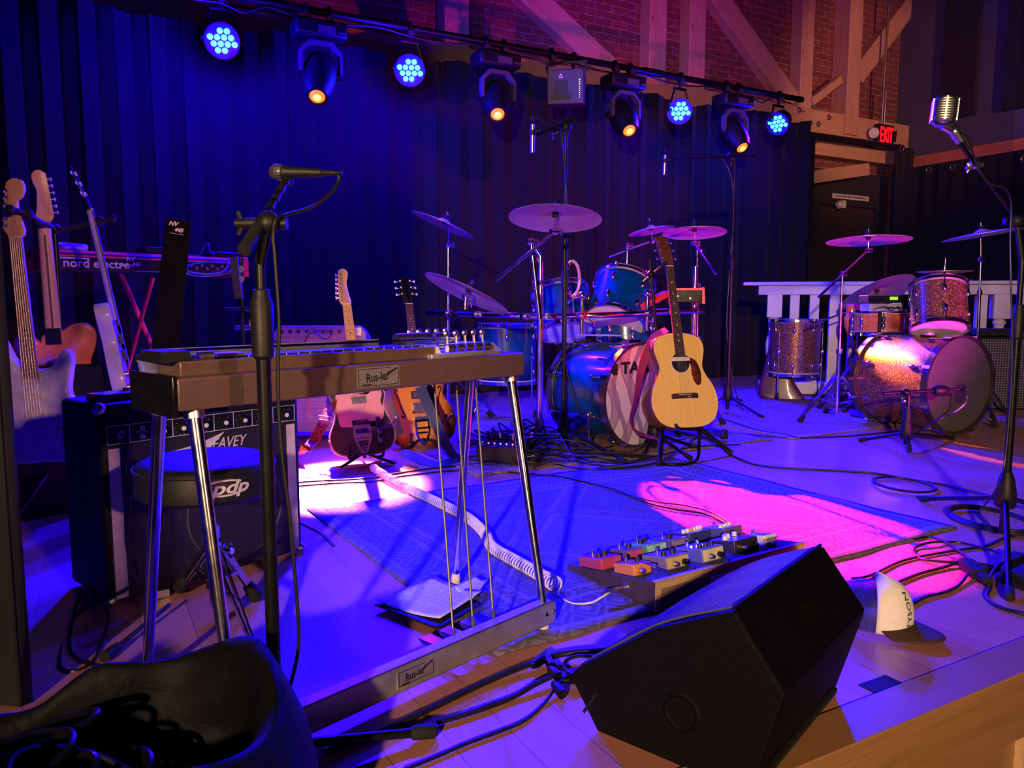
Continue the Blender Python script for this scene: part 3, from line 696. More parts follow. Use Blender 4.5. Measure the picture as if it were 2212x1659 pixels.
def drum(c, ax, r, L, lab, shellm, head0=None, head1=None, hoopm=None, nl=8, cat='drum', group='drums', name='drum', lugl=.07, hoopw=.02, off=0.0, wood_hoop=False):
    # c: centre, ax: axis towards the 'front' (resonant) head
    ax = V(ax).normalized(); x = ax.cross(UP)
    if x.length < .05: x = ax.cross(V((0, 1, 0)))
    x.normalize(); y = ax.cross(x); M = frame(V(c), x, y, ax)
    t = thing(name, lab, cat, M, group); h = L / 2
    b = MB(False); b.lathe([(r, -h + .006), (r, h - .006), (r - .008, h - .006), (r - .008, -h + .006), (r, -h + .006)], (0, 0, 0), (0, 0, 1), 56, False, False); part('shell', b, shellm, t)
    for sg, hm in ((-1, head0), (1, head1)):
        if hm is None: continue
        b = MB(False); b.lathe([(r + .001, -.014), (r + .002, .002), (r - .012, .0045), (.001, .0045)], (0, 0, h * sg), (0, 0, sg), 56, False, False); part('drum_head', b, hm, t, sharp=.5)
        b = MB(False); w = hoopw
        if wood_hoop: b.lathe([(r + .004, -w), (r + .016, -w), (r + .016, w), (r + .004, w), (r + .004, -w)], (0, 0, h * sg + sg * .004), (0, 0, sg), 56, False, False)
        else: b.lathe([(r + .003, -w * .6), (r + .013, -w * .6), (r + .007, -w * .4), (r + .006, w * .5), (r + .012, w * .6), (r + .0, w * .6), (r + .002, -w * .6)], (0, 0, h * sg + sg * .004), (0, 0, sg), 56, False, False)
        hp = part('hoop', b, hoopm or m_chrome, t)
        for k in range(nl):
            a = 2 * pi * (k + .5 + off) / nl; d = V((cos(a), sin(a), 0)); z1 = (h + .012) * sg; z0 = (h - max(lugl, .05)) * sg; b = MB(False)
            b.cyl(d * (r + .015) + V((0, 0, z0)), d * (r + .015) + V((0, 0, z1)), .0032, n=6)
            b.ball(d * (r + .008) + V((0, 0, z0 - .0 * sg)), .016, 10, (.8, .8, 1.7))
            if wood_hoop:
                e = d.cross(V((0, 0, 1))); b.box(d * (r + .018) + V((0, 0, h * sg + .004 * sg)), (.016, .02, .05), frame((0, 0, 0), d, e, (0, 0, 1)).to_3x3()); b.cyl(d * (r + .02) + V((0, 0, z1 + .02 * sg)) - e * .024, d * (r + .02) + V((0, 0, z1 + .02 * sg)) + e * .024, .004, n=6)
            else: b.cyl(d * (r + .014) + V((0, 0, z1 - .008 * sg)), d * (r + .014) + V((0, 0, z1 + .008 * sg)), .006, n=8)
            part('lug', b, m_chrome, t)
    return t
def mat_fade(name, c0, c1, z0, z1, rough=.25):        # lacquer darkening along the shell axis (its own finish)
    t = NT(name); vec = t.coord(); sp = t.n('ShaderNodeSeparateXYZ'); t.set(sp, '0', vec)
    f = t.math('ABSOLUTE', t.math('SUBTRACT', sp.outputs[2], (z0 + z1) / 2)); f = t.math('DIVIDE', f, abs(z1 - z0) / 2)
    t.base(t.ramp(t.math('ADD', f, t.math('MULTIPLY', t.noise(t.coord((30, 30, 4)), 1.0), .2)), [(.35, c0), (1.0, c1)])); return t.p(rough, 0, .8)
def mat_sparkle(name, c0, c1, metal=.7):
    t = NT(name); vec = t.coord(); v = t.n('ShaderNodeTexVoronoi'); t.set(v, 'Vector', vec); v.inputs['Scale'].default_value = 260
    sp = t.n('ShaderNodeSeparateColor'); t.t.links.new(v.outputs['Color'], sp.inputs[0])
    t.base(t.ramp(sp.outputs[0], [(.0, c0), (.75, c0), (.9, c1)])); nm = t.n('ShaderNodeNormalMap' if False else 'ShaderNodeBump'); t.set(nm, 'Height', sp.outputs[1]); nm.inputs['Strength'].default_value = .6; nm.inputs['Distance'].default_value = .003
    t.t.links.new(nm.outputs[0], t.b.inputs['Normal']); return t.p(.32, metal, .7)
m_blueshell = mat_fade('blue_green_lacquer', (.0, .055, .17), (.0, .006, .06), -.22, .22)
m_sparkle = mat_sparkle('gold_sparkle_wrap', (.16, .12, .05), (.85, .7, .35)); m_redsparkle = mat_sparkle('red_bronze_sparkle_wrap', (.14, .045, .03), (.75, .35, .15), .5)
m_orangeshell = wood('orange_lacquered_maple', (.55, .12, .02), (.8, .25, .05), (6, 6, 30), .25, .8)
m_hoopw = plain('pale_wood_hoop', (.45, .33, .26), .4, coat=.3); m_hoopb = plain('dark_hoop', (.03, .02, .03), .3, coat=.6)
# ---------------- blue kit
def mat_swirl():
    t = NT('printed_wave_head'); sp = t.n('ShaderNodeSeparateXYZ'); t.set(sp, '0', t.coord())
    x, y = sp.outputs[0], sp.outputs[1]
    q = t.math('ADD', x, t.math('MULTIPLY', t.math('SINE', t.math('MULTIPLY_ADD', y, 13.0, .8)), .045))
    q2 = t.math('SUBTRACT', x, t.math('MULTIPLY', t.math('SINE', t.math('MULTIPLY_ADD', y, 11.0, 2.2)), .05))
    a = t.math('PINGPONG', q, .075); bb = t.math('PINGPONG', t.math('ADD', q2, .03), .06)
    c = t.mix(t.math('GREATER_THAN', a, .045), (.62, .56, .6), (.4, .3, .42)); c = t.mix(t.math('GREATER_THAN', bb, .043), c, (.3, .2, .36))
    c = t.mix(t.math('LESS_THAN', t.math('ABSOLUTE', t.math('SUBTRACT', a, .045)), .004), c, (.22, .13, .3))
    t.base(c); return t.p(.5)
kn = V((cos(radians(-52)), sin(radians(-52)), 0)); kb = F(1378, 966); kr = .272
kc = V((kb.x, kb.y, kr + .018)) - kn * .21
kick = drum(kc, kn, kr, .42, 'blue bass drum with printed wave front head, behind the acoustic guitar', m_blueshell, m_headw, mat_swirl(), m_hoopb, 8, 'bass drum', None, 'bass_drum', .1, .019, 0, True)
Mk = Matrix.Translation((-.03, .125, .2165)) 
text('lettering', 'TAMA', .085, Matrix.Translation((-.02, -.145, .2158)) @ Matrix.Diagonal((-1, -1, 1, 1)) if False else frame((.0, -.15, .2158), (-1, 0, 0), (0, -1, 0), (0, 0, 1)), m_ink, kick, .0004, sx=1.25, bold=.004, label='black block letters on the front head')
b = MB(False); b.prism([(.175, -.12), (.205, -.118), (.2, -.18), (.172, -.178)], .2155, .2165); b.prism([(.2, -.118), (.222, -.13), (.215, -.18), (.2, -.18)], .2155, .2165); part('logo_mark', b, m_ink, kick, label='black block mark before the letters')
for sg in (-1, 1):
    b = MB(); s = kn.cross(UP) * sg; p = kc + kn * .08 + s * .255 - UP * .1; q = kc + kn * .2 + s * .36; q.z = .03
    b.cyl(p, q, .007); b.ball(p, .022, 10); b.ball(p.lerp(q, .5), .012, 8); l = part('spur', b, m_chrome, kick); foot(l, q - UP * .006, (q - p).normalized(), .012)
c = kc + kn * .15 + UP * .285 + kn.cross(UP) * -.0; b = MB(); b.box(c, (.09, .05, .03), frame(c, kn.cross(UP), kn, UP).to_3x3()); part('front_clamp', b, m_redled if False else m_chrome, kick, label='chrome claw block on top of the front hoop')
def up_pt(px, py, Y): return At(px, py, Y)
YK = kc.y
t1 = drum(At(1214, 672, 4.64), V((.12, -.40, -.90)), .162, .25, 'left blue rack tom above the bass drum, pinkish bottom head showing', m_blueshell, m_heads, m_headw, None, 6, 'tom drum', 'blue drums')
t2 = drum(At(1340, 652, 4.64), V((-.30, -.5, -.82)), .172, .27, 'right blue rack tom, tilted left, above the bass drum', m_blueshell, m_heads, m_headw, None, 6, 'tom drum', 'blue drums')
ftc = F(1118, 905); ftc.z = .44; ft = drum(ftc + Vv * .15, V((0, 0, -1)), .2, .38, 'blue floor tom at the left end of the blue kit, behind the steel guitar', m_blueshell, m_heads, m_headw, None, 6, 'floor tom', 'blue drums')
for k in range(3):
    a = radians(200 + 120 * k); p = ftc + Vv * .15 + V((cos(a), sin(a), 0)) * .22; b = MB(); b.cyl(p + UP * .05, V((p.x, p.y, .08)), .006); e = V((p.x, p.y, .02)) + V((cos(a), sin(a), 0)) * .03; b.cyl(V((p.x, p.y, .08)), e, .006)
    b.ball(p - UP * .02, .02, 8, (1, 1, 1.6)); l = part('leg', b, m_chrome, ft); foot(l, e, -UP, .011)
sn = drum(At(1352, 722, 4.75), V((.05, -.1, -.99)), .17, .15, 'small snare drum with chrome lugs behind the blue bass drum', m_blueshell, m_headw, m_heads, None, 8, 'snare drum', 'blue drums', 'snare_drum', .05)
# rack: uprights, curved horizontal bars
def clampblock(b, c, s=.03):
    M3 = frame(c, U, Vv, UP).to_3x3(); b.box(c, (s * 1.6, s * 1.5, s * 1.5), M3); b.cyl(c - Vv * s * 1.3, c + Vv * s * 1.1, s * .55, n=12); wing(b, c - Vv * s * 1.5 - UP * s * .3, -Vv, U, s * .7); b.cyl(c - U * s * 1.1 , c + U * s * 1.1, s * .62, n=14)
rl = F(1166, 950); rr = F(1500, 905)
rack = thing('drum_rack', 'chrome tubular drum rack carrying the blue toms and cymbals', 'drum rack', V((rl.x, rl.y, 0)))
pl = V((rl.x, rl.y, 0)); zr = At(1160, 683, rl.y).z
pr = V((At(1500, 670, 4.55).x, 4.55, 0)); 
b = MB(); b.cyl(pl + UP * .06, pl + UP * 1.05, .019, n=18); b.cyl(pl + UP * 1.05, At(1147, 522, rl.y), .012, n=14); part('upright', b, m_chrome, rack)
b = MB(); b.cyl(pr + UP * .06, pr + UP * 1.0, .019, n=18); part('upright', b, m_chrome, rack)
b = MB(); b.sweep(cr([At(1150, 684, rl.y), At(1260, 682, 4.26), At(1350, 679, 4.29), At(1440, 673, 4.4), At(1510, 671, 4.55)], 8), .018, 14); part('crossbar', b, m_chrome, rack)
b = MB(); b.sweep(cr([At(1168, 684, rl.y), At(1100, 681, 4.42), At(1040, 680, 4.68), At(960, 676, 4.95)], 8), .017, 14); part('crossbar', b, m_chrome, rack)
for px, py, Y in ((1166, 684, rl.y), (1135, 683, 4.34), (1030, 679, 4.7), (968, 676, 4.9), (1190, 684, 4.26), (1257, 682, 4.26), (1398, 676, 4.34), (1448, 673, 4.41), (1505, 671, 4.55), (1158, 640, rl.y)):
    b = MB(); clampblock(b, At(px, py, Y), .026); part('clamp', b, m_chrome, rack)
b = MB(); c = At(960, 672, 4.95)
b.cyl(At(925, 674, 5.05), At(985, 678, 4.85), .02); part('grip_sleeve', b, m_blackgloss, rack)
for k, p in enumerate((pl, pr)):
    b = MB(); b.bar(p + UP * .05 - Vv * .28, p + UP * .05 + Vv * .2, .05, .03); b.cyl(p + UP * .03, p + UP * .12, .03); foot_ = part('base_foot', b, m_chrome, rack)
    foot(foot_, p - Vv * .27 + UP * .03, -UP, .02); foot(foot_, p + Vv * .19 + UP * .03, -UP, .02)
# tom arms
for (a, c) in ((At(1257, 682, 4.26), At(1225, 650, 4.46)), (At(1398, 676, 4.34), At(1372, 632, 4.6))):
    b = MB(); b.cyl(a + UP * .02, a + UP * .11, .011); b.cyl(a + UP * .1, c, .009); b.cyl(a - UP * .1, a + UP * .05, .011); b.ball(a + UP * .11, .022, 10); b.ball(c, .024, 10); part('tom_arm', b, m_chrome, rack)
# cymbals of the blue kit: (px, py, depth, normal, radius)
def nrmtilt(hx, hy): return V((hx, hy, 1)).normalized()
def cstand_px(bx, by, tx, ty, cx, cy, Y, n, r, lab, slab, tail=None, **k):
    base = At(bx, by, Y) if by < 800 else F(bx, by); Yb = base.y; n = V(n).normalized(); c = At(cx, cy, Y)
    cymbal(c, n, r, lab); cymstand(V((base.x, Yb, 0)), At(tx, ty, Yb), c, n, slab, At(tail[0], tail[1], Y + (tail[2] if len(tail) > 2 else -.15)) if tail else None, **k)
cstand_px(1166, 700, 1147, 522, 1200, 456, 3.72, (.05, .20, 1), .222, 'large crash cymbal high over the left blue tom, seen from below', 'boom arm stand rising from the rack, holding the large crash cymbal', (1072, 606, -.1), legs=False, zb=zr)
cstand_px(968, 905, 968, 530, 962, 474, 4.9, (.42, .06, 1), .21, 'tilted crash cymbal at the far left of the blue kit, highest there', 'straight chrome stand at the left of the blue kit', a0=10)
cstand_px(1005, 690, 1007, 640, 1014, 622, 4.5, (.46, .2, 1), .265, 'large ride cymbal tilted steeply toward the steel guitar', 'short stand on the rack under the ride cymbal', None, legs=False, zb=.75)
cstand_px(1352, 720, 1355, 530, 1405, 487, 5.1, (-.16, .08, 1), .15, 'small splash cymbal behind the acoustic guitar headstock', 'boom stand behind the acoustic guitar headstock', (1315, 555, 0), legs=False, zb=.3)
cstand_px(1505, 905, 1506, 538, 1500, 490, 4.7, (.0, .13, 1), .19, 'crash cymbal right of the acoustic guitar headstock', 'chrome boom stand right of the acoustic guitar neck', (1547, 592, -.2), a0=50)
# jingle ring held upright on the rack
t = thing('tambourine', 'upright jingle ring clipped between the two blue toms', 'tambourine', At(1237, 602, 4.3)); c = At(1237, 602, 4.3)
b = MB(); M = frame(c, V((.2, .1, 0)), UP, V((.9, -.4, 0))); rg = [M @ V((cos(a) * .045, sin(a) * .095, 0)) for a in [2 * pi * k / 24 for k in range(24)]]
b.sweep(rg, .0085, 8, closed=True); part('frame', b, plain('pink_plastic', (.7, .3, .4), .3), t)
for k in range(0, 24, 3): b = MB(); b.cyl(rg[k] - V((.0, .009, 0)), rg[k] + V((0, .009, 0)), .0085, n=10); part('jingle', b, m_chrome, t)
b = MB(); b.cyl(rg[18], At(1240, 678, 4.28), .005); part('rod', b, m_chrome, t)
# red drum module
m_red = plain('red_metal', (.9, .04, .06), .35, 0, .1); 
c = At(1482, 640, 4.5); M = frame(c, V((cos(radians(-8)), sin(radians(-8)), 0)), UP, V((-.14, -.99, 0)))
t = thing('drum_module', 'small red electronic drum module right of the acoustic guitar neck', 'drum module', M)
b = MB(False); b.box((0, 0, 0), (.165, .07, .15)); part('case', b, m_blackgloss, t, bevel=.004)
for sg in (-1, 1): b = MB(False); b.hexa([(sg * .083, -.042, -.09), (sg * .1, -.042, -.09), (sg * .1, -.042, .09), (sg * .083, -.042, .09), (sg * .083, .05, -.09), (sg * .095, .05, -.09), (sg * .095, .05, .08), (sg * .083, .05, .08)]); part('end_cheek', b, m_red, t)
b = MB(False); b.box((0, .04, -.0), (.17, .012, .16)); part('top_plate', b, m_red, t)
for k in range(6): b = MB(False); b.cyl((-.055 + .024 * k, .0 - .012 * (k % 2), .07), (-.055 + .024 * k, .0 - .012 * (k % 2), .083), .006); part('knob', b, m_silver if k in (0, 3) else m_black, t)
c = At(1420, 660, 4.55); b = MB(); b.bar(At(1375, 668, 4.5), At(1440, 634, 4.6), .05, .04); solo('pad_bar', b, m_red, 'slanting red and pink bar behind the acoustic guitar neck', 'drum pad', bevel=.006)
# sheets lying on the bass drum
b = MB(); c = kc + UP * (kr + .04); Mx = frame(c - kn * .05, kn.cross(UP), kn, UP)
b.v = [Mx @ V(p) for p in ((-.14, -.14, 0), (.1, -.16, .004), (.15, .06, .006), (-.1, .1, 0), (-.14, -.14, .002), (.1, -.16, .006), (.15, .06, .008), (-.1, .1, .002))]; b.f = [(3, 2, 1, 0), (4, 5, 6, 7), (0, 1, 5, 4), (1, 2, 6, 5), (2, 3, 7, 6), (3, 0, 4, 7)]
solo('paper_sheet', b, plain('paper', (.75, .72, .74), .8), 'sheet of paper lying on top of the blue bass drum', 'paper')
# bass pedal peeking out at the left of the kick
b = MB(); p = F(1150, 915); 
# ---------------- sparkle kit (right)
kn2 = V((cos(radians(-67)), sin(radians(-67)), 0)); kb2 = F(2062, 938)
kc2 = V((kb2.x, kb2.y, .3)) - kn2 * .26
kick2 = drum(kc2, kn2, .282, .52, 'bronze sparkle bass drum with plain dark front head', m_redsparkle, m_heads, plain('grey_black_head', (.085, .075, .08), .5, 0, .08, 6), m_hoopb, 8, 'bass drum', None, 'bass_drum', .1, .02, 0, True)
b = MB(); o = kc2 + kn2 * .266 - UP * .05 - kn2.cross(UP) * .02
b.lathe([(.062, 0), (.06, .002), (.001, .002)], o, kn2, 32); part('port_hole', b, m_ink if False else plain('port_shade', (.05, .02, .09), .7), kick2, label='round port in the dark front head')
for sg in (-1, 1):
    b = MB(); s = kn2.cross(UP) * sg; p = kc2 + kn2 * .12 + s * .27 - UP * .1; q = kc2 + kn2 * .24 + s * .4; q.z = .03
    b.cyl(p, q, .007); b.ball(p, .022, 10); l = part('spur', b, m_chrome, kick2); foot(l, q - UP * .006, (q - p).normalized(), .013)
rt = drum(At(2028, 664, 4.75), V((-.12, -.38, -.92)) * 1.0, .155, .27, 'gold sparkle rack tom tilted above the right bass drum', m_sparkle, m_heads, m_headw, None, 6, 'tom drum', 'sparkle drums')
b = MB(); b.cyl(kc2 + UP * .3 + kn2 * .05, At(1995, 640, 4.85), .011); b.ball(At(1995, 640, 4.85), .03, 12); b.lathe([(.045, 0), (.04, .015), (.02, .02)], kc2 + UP * .29 + kn2 * .05, UP, 18); part('tom_mount', b, m_chrome, kick2)
ft2c = F(1722, 868); ft2 = drum(V((ft2c.x, ft2c.y + .1, .43)), V((0, 0, -1)), .19, .42, 'dark sparkle floor tom in front of the white railing', m_redsparkle, m_heads, m_headw, None, 8, 'floor tom', 'sparkle drums')
for k in range(3):
    a = radians(215 + 120 * k); p = V((ft2c.x, ft2c.y + .1, .43)) + V((cos(a), sin(a), 0)) * .205; b = MB(); b.cyl(p + UP * .12, V((p.x, p.y, .03)), .006); b.ball(p - UP * .03, .02, 8, (1, 1, 1.6)); l = part('leg', b, m_chrome, ft2); foot(l, V((p.x, p.y, .03)), -UP, .012)
sn2c = At(1905, 697, 5.45); sn2 = drum(sn2c, V((0, -.03, -1)), .183, .145, 'orange lacquered snare drum behind the right bass drum', m_orangeshell, m_headw, m_heads, m_chrome, 8, 'snare drum', 'sparkle drums', 'snare_drum', .05)
t = thing('snare_stand', 'chrome tripod stand under the orange snare drum', 'drum stand', V((sn2c.x, sn2c.y, 0))); b = MB(); b.cyl(V((sn2c.x, sn2c.y, .05)), sn2c - UP * .1, .012); part('pole', b, m_chrome, t)
for k in range(3): a = radians(30 + 120 * k); b = MB(); d = V((cos(a), sin(a), 0)); b.cyl(sn2c - UP * .1, sn2c - UP * .085 + d * .18, .006); b.cyl(sn2c - UP * .085 + d * .18, sn2c - UP * .06 + d * .195, .007); part('basket_arm', b, m_chrome, t)
tripod(t, sn2c, .24, .25, .1, 60, m_chrome)
# module rack with green display between snare and tom
c = At(1906, 657, 5.0); c = V((c.x, c.y, sn2c.z + .08)); M = frame(At(1908, 656, 5.25), V((1, .1, 0)), UP, V((.1, -1, 0)))
t = thing('rack_unit', 'stacked grey rack units with a green display behind the orange snare', 'rack unit', M)
b = MB(False); b.box((0, .03, -.03), (.25, .05, .12)); part('upper_case', b, m_tolex, t, bevel=.003); b = MB(False); b.box((0, -.025, -.02), (.24, .05, .12)); part('lower_case', b, m_silver, t, bevel=.003)
b = MB(False); b.box((.055, .036, .031), (.055, .02, .002)); part('display', b, emit('green_display', (.25, .9, .02), 1.2), t)
for k in range(6): b = MB(False); b.cyl((.0 + .018 * k, -.028, .04), (.0 + .018 * k, -.028, .052), .006); part('knob', b, m_black, t)
b = MB(); b.sweep(cr([M @ V(p) for p in ((-.1, -.04, .05), (-.03, -.02, .06), (.02, -.045, .07), (.06, -.02, .08), (.1, -.08, .05))], 5), .003, 6); part('patch_lead', b, m_cable, t)
b = MB(); q = M @ V((0, -.05, -.03)); b.cyl(q, V((q.x, q.y, .3)), .012); q2 = V((q.x, q.y, 0)); b.cyl(V((q.x, q.y, .3)), V((q.x, q.y, .02)), .016); b.lathe([(.16, 0), (.16, .012), (.02, .03)], q2, UP, 24); part('post', b, m_black, t)
# orange tub
c = At(1848, 688, 5.7); M = frame(c, U, Vv, UP); b = MB(); b.lathe([(.05, -.12), (.075, -.06), (.08, .0), (.06, .05), (.068, .06), (.068, .1), (.03, .11), (.001, .11)], c, UP, 24); solo('orange_shaker', b, plain('orange_plastic', (.9, .2, .03), .4), 'round orange shaker left of the orange snare drum', 'shaker', origin=c - UP * .12)
b = MB(); b.cyl(c - UP * .12, V((c.x, c.y, .02)), .012); b.lathe([(.12, 0), (.12, .012), (.02, .03)], V((c.x, c.y, 0)), UP, 20); solo('percussion_post', b, m_black, 'thin post with round base under the orange shaker', 'stand', origin=V((c.x, c.y, 0)))
# cymbals of the sparkle kit
def cs2(bx, by, tx, ty, cx, cy, dY, n, r, lab, slab, tail=None, **k):
    base = F(bx, by); Y = base.y + dY; c = At(cx, cy, Y); cymbal(c, n, r, lab); cymstand(base, At(tx, ty, base.y), c, n, slab, At(tail[0], tail[1], Y + tail[2]) if tail else None, **k)
cs2(1806, 908, 1820, 592, 1876, 508, .05, (.0, .07, 1), .265, 'large pink-lit crash cymbal high over the white railing', 'chrome boom stand with long legs in front of the sparkle floor tom', (1768, 642, -.2), a0=200)
cs2(1838, 880, 1845, 705, 1893, 624, .1, (-.25, .52, 1), .27, 'broad pink ride cymbal tilted over the orange snare', 'chrome stand holding the tilted pink ride cymbal', (1740, 705, -.2), a0=80)
cs2(2105, 898, 2119, 560, 2120, 496, .0, (-.14, .06, 1), .245, 'thin blue-lit crash cymbal at the far right, behind the tall microphone stand', 'straight chrome stand at the far right of the sparkle kit', a0=20)
hb = F(2040, 885); hc_ = At(2040, 594, hb.y + .1); cymbal(hc_, (0, 0, 1), .19, 'upper hi-hat cymbal above the gold sparkle tom', 'hi-hat cymbals'); cymbal(hc_ - UP * .012, (0.01, 0.01, -1), .19, 'lower hi-hat cymbal above the gold sparkle tom', 'hi-hat cymbals')
t = thing('hihat_stand', 'thin chrome hi-hat stand behind the sparkle tom', 'cymbal stand', V((hc_.x, hc_.y, 0))); b = MB(); b.cyl(V((hc_.x, hc_.y, .05)), hc_ - UP * .1, .011); b.cyl(hc_ - UP * .1, hc_ + UP * .13, .0035); part('pole', b, m_chrome, t); b = MB(); wing(b, hc_ + UP * .04, UP, U, .02); b.cyl(hc_ + UP * .01, hc_ + UP * .03, .017); part('clutch', b, m_chrome, t); tripod(t, hc_, .24, .28, .1, 45, m_chrome)
# dark red jacket shape and bench behind the floor tom
m_dkred = plain('dark_red_cloth', (.12, .015, .02), .7, 0, .3, 20)
g0 = F(1668, 862); M = facing(g0 + UP * .0, -110, 12, -8); b = MB(False)
out = cr2([(-.1, .0), (-.11, .25), (-.09, .45), (-.03, .6), (.06, .64), (.12, .56), (.1, .4), (.13, .2), (.2, .1), (.26, .02), (.12, -.01)], 5)
b.dome(out, -.05, .04, .03); b.v = [M @ p for p in b.v]; solo('gig_bag', b, plain('wine_red_vinyl', (.09, .012, .03), .3, 0, .2, 12, coat=.4), 'dark wine-red gig bag leaning against the sparkle floor tom', 'bag', origin=g0)
# speaker cabinet at the far right behind the kit
g = F(2150, 887); M = frame(V((g.x, g.y, 0)), V((cos(radians(-8)), sin(radians(-8)), 0)), UP, V((-.14, -.99, 0))); t = thing('speaker_cabinet', 'black speaker cabinet with mesh grille at the far right', 'speaker cabinet', M)
b = MB(False); b.box((0, .27, -.18), (.46, .54, .34)); part('body', b, m_tolex, t, bevel=.01)
def mat_mesh(name, c0, c1, sc):
    t_ = NT(name); v = t_.n('ShaderNodeTexVoronoi', feature='DISTANCE_TO_EDGE'); t_.set(v, 'Vector', t_.coord()); v.inputs['Scale'].default_value = sc; v.inputs['Randomness'].default_value = 0.0
    t_.base(t_.ramp(v.outputs['Distance'], [(0, c1), (.12, c1), (.16, c0)], 'CONSTANT')); return t_.p(.4, .4)
b = MB(False); b.box((0, .27, .0), (.42, .5, .012)); part('grille', b, mat_mesh('steel_mesh', (.01, .01, .012), (.25, .24, .27), 55), t)
b = MB(False); b.box((.02, .57, -.15), (.3, .05, .25)); b.v = [M @ p for p in b.v]; solo('small_amplifier', b, m_tolex, 'small black amplifier head on top of the speaker cabinet at the far right', 'amplifier', bevel=.006, origin=M @ V((0, .54, -.15)))
# ================================================================ pedal steel guitar
SA = V((.670, .742, 0)).normalized(); SE = V((-SA.y, SA.x, 0)); LC = V((-.551, 1.256, 0)); SL = .868
SM = frame(LC, SA, SE, UP)
m_brown = plain('brown_enamel', (.088, .052, .046), .45, 0, .1, 60, coat=.15)
steel = thing('pedal_steel_guitar', 'brown pedal steel guitar on chrome legs across the left foreground', 'steel guitar', SM)
b = MB(False); b.box((SL / 2, .085, .645), (SL, .17, .056)); cab = part('cabinet', b, m_brown, steel, bevel=.004)
b = MB(False); b.box((-.004, .085, .642), (.008, .172, .07)); b.box((.06, .1, .61), (.1, .12, .012)); part('end_plate', b, m_blackgloss, steel, bevel=.002)
b = MB(False); b.box((.31, .08, .685), (.58, .1, .026)); neck = part('neck', b, m_brown, steel, bevel=.003)
def mat_fb():
    t = NT('fret_board_print'); sp = t.n('ShaderNodeSeparateXYZ'); t.set(sp, '0', t.coord())
    f = t.math('PINGPONG', sp.outputs[0], .013); t.base(t.mix(t.math('LESS_THAN', f, .001), (.02, .02, .025), (.5, .5, .5))); return t.p(.25, 0, .5)
b = MB(False); b.box((.33, .085, .6995), (.5, .075, .004)); part('fretboard', b, mat_fb(), steel)
b = MB(False); b.box((.27, .134, .705), (.5, .006, .02)); part('back_rail', b, plain('smoked_acrylic', (.15, .14, .16), .15, coat=.5), steel)
for k in range(10): b = MB(False); y = .055 + k * .0068; b.cyl((.05, y, .714), (.63, y, .712), .0004, n=4); part('string', b, m_chrome, steel)
b = MB(False)
for k in range(12): b.box((.02 + .0, .045 + k * .007, .709), (.05, .0045, .012))
b.box((.02, .085, .702), (.06, .1, .01)); part('ribbed_changer', b, m_black, steel)
b = MB(False); b.cyl((.06, .045, .704), (.085, .045, .704), .009); b.box((.115, .05, .705), (.05, .03, .006)); part('changer_end', b, m_nickel, steel)
b = MB(False); b.prism([(.575, .015), (.79, .015), (.805, .02), (.8, .15), (.575, .15)], .672, .682); b.hexa([(.575, .03, .68), (.62, .03, .68), (.62, .15, .68), (.575, .15, .68), (.58, .035, .7), (.612, .035, .7), (.612, .145, .7), (.58, .145, .7)]); b.hexa([(.76, .025, .68), (.81, .025, .68), (.81, .15, .68), (.76, .15, .68), (.765, .03, .7), (.79, .03, .7), (.79, .145, .7), (.765, .145, .7)]); part('key_head', b, m_alu, steel, bevel=.002)
for k in range(5):
    for r_ in range(2):
        x = .635 + k * .029; y = .022 if r_ == 0 else .15; b = MB(False); b.box((x, y, .694), (.02, .016, .018)); b.cyl((x - .011, y - .004, .694), (x + .011, y - .004, .694), .007, n=12); b.cyl((x, y + .008, .7), (x, y + .01, .722), .003, n=8); b.ball((x, y + .01, .726), .008, 10, (1, .5, 1)); part('tuning_machine', b, m_nickel, steel)
b = MB(False); b.cyl((.56, .12, .712), (.66, .12, .712), .014, n=18); b.cyl((.68, .125, .713), (.72, .125, .713), .011, n=18); b.cyl((.725, .125, .713), (.76, .125, .713), .01, n=18); part('roller_cover', b, m_nickel, steel)
m_rodm = plain('dull_steel_rod', (.16, .15, .16), .45, .7)
# legs
def leg(p0, p1, r, tip=None):
    b = MB(); b.cyl(p0, p0.lerp(p1, .985), r, r * .82, 20); l = part('leg', b, m_chrome, steel); b = MB(); b.cyl(p0 + UP * .0, p0.lerp(p1, .03), r * 1.4, n=20); part('leg_socket', b, m_nickel, l)
    if tip: b = MB(); b.lathe([(r, 0), (r * 1.15, .006), (r * 1.15, .03), (r * .9, .045)], V((p1.x, p1.y, 0)), (p0 - p1), 18); part('rubber_tip', b, m_cream, l)
S = lambda x, y, z: SM @ V((x, y, z))
B0 = V((-.475, 1.195, 0)); B1 = V((.098, 1.793, 0)); BD = (B1 - B0).normalized(); BE = V((-BD.y, BD.x, 0)); BL = (B1 - B0).length
leg(S(.04, .03, .617), B0 + BD * .03 + UP * .035 + BE * .005, .0125); leg(S(.85, .03, .617), B1 - BD * .02 + UP * .035 + BE * .005, .0125)
leg(S(.035, .15, .617), F(318, 1475), .0125, True); leg(S(.83, .15, .617), F(983, 1268), .0115, True)
BM = frame(B0, BD, BE, UP)
b = MB(); b.prism([(0, .022), (.0, .078), (BL, .078), (BL + .012, .07), (BL + .012, .03), (BL, .022)], 0, .003, Matrix(((1, 0, 0, 0), (0, 0, 1, 0), (0, 1, 0, 0), (0, 0, 0, 1)))); b.box((BL / 2, .015, .0765), (BL, .03, .003)); b.box((BL / 2, .015, .0235), (BL, .03, .003))
b.v = [BM @ p for p in b.v]; pb = part('pedal_bar', b, m_alu, steel)
for x in (.02, BL - .01): b = MB(); c = BM @ V((x, .02, 0)); b.lathe([(.012, 0), (.014, .004), (.014, .02), (.01, .026)], c, UP, 18); part('bar_foot', b, m_cream, pb)
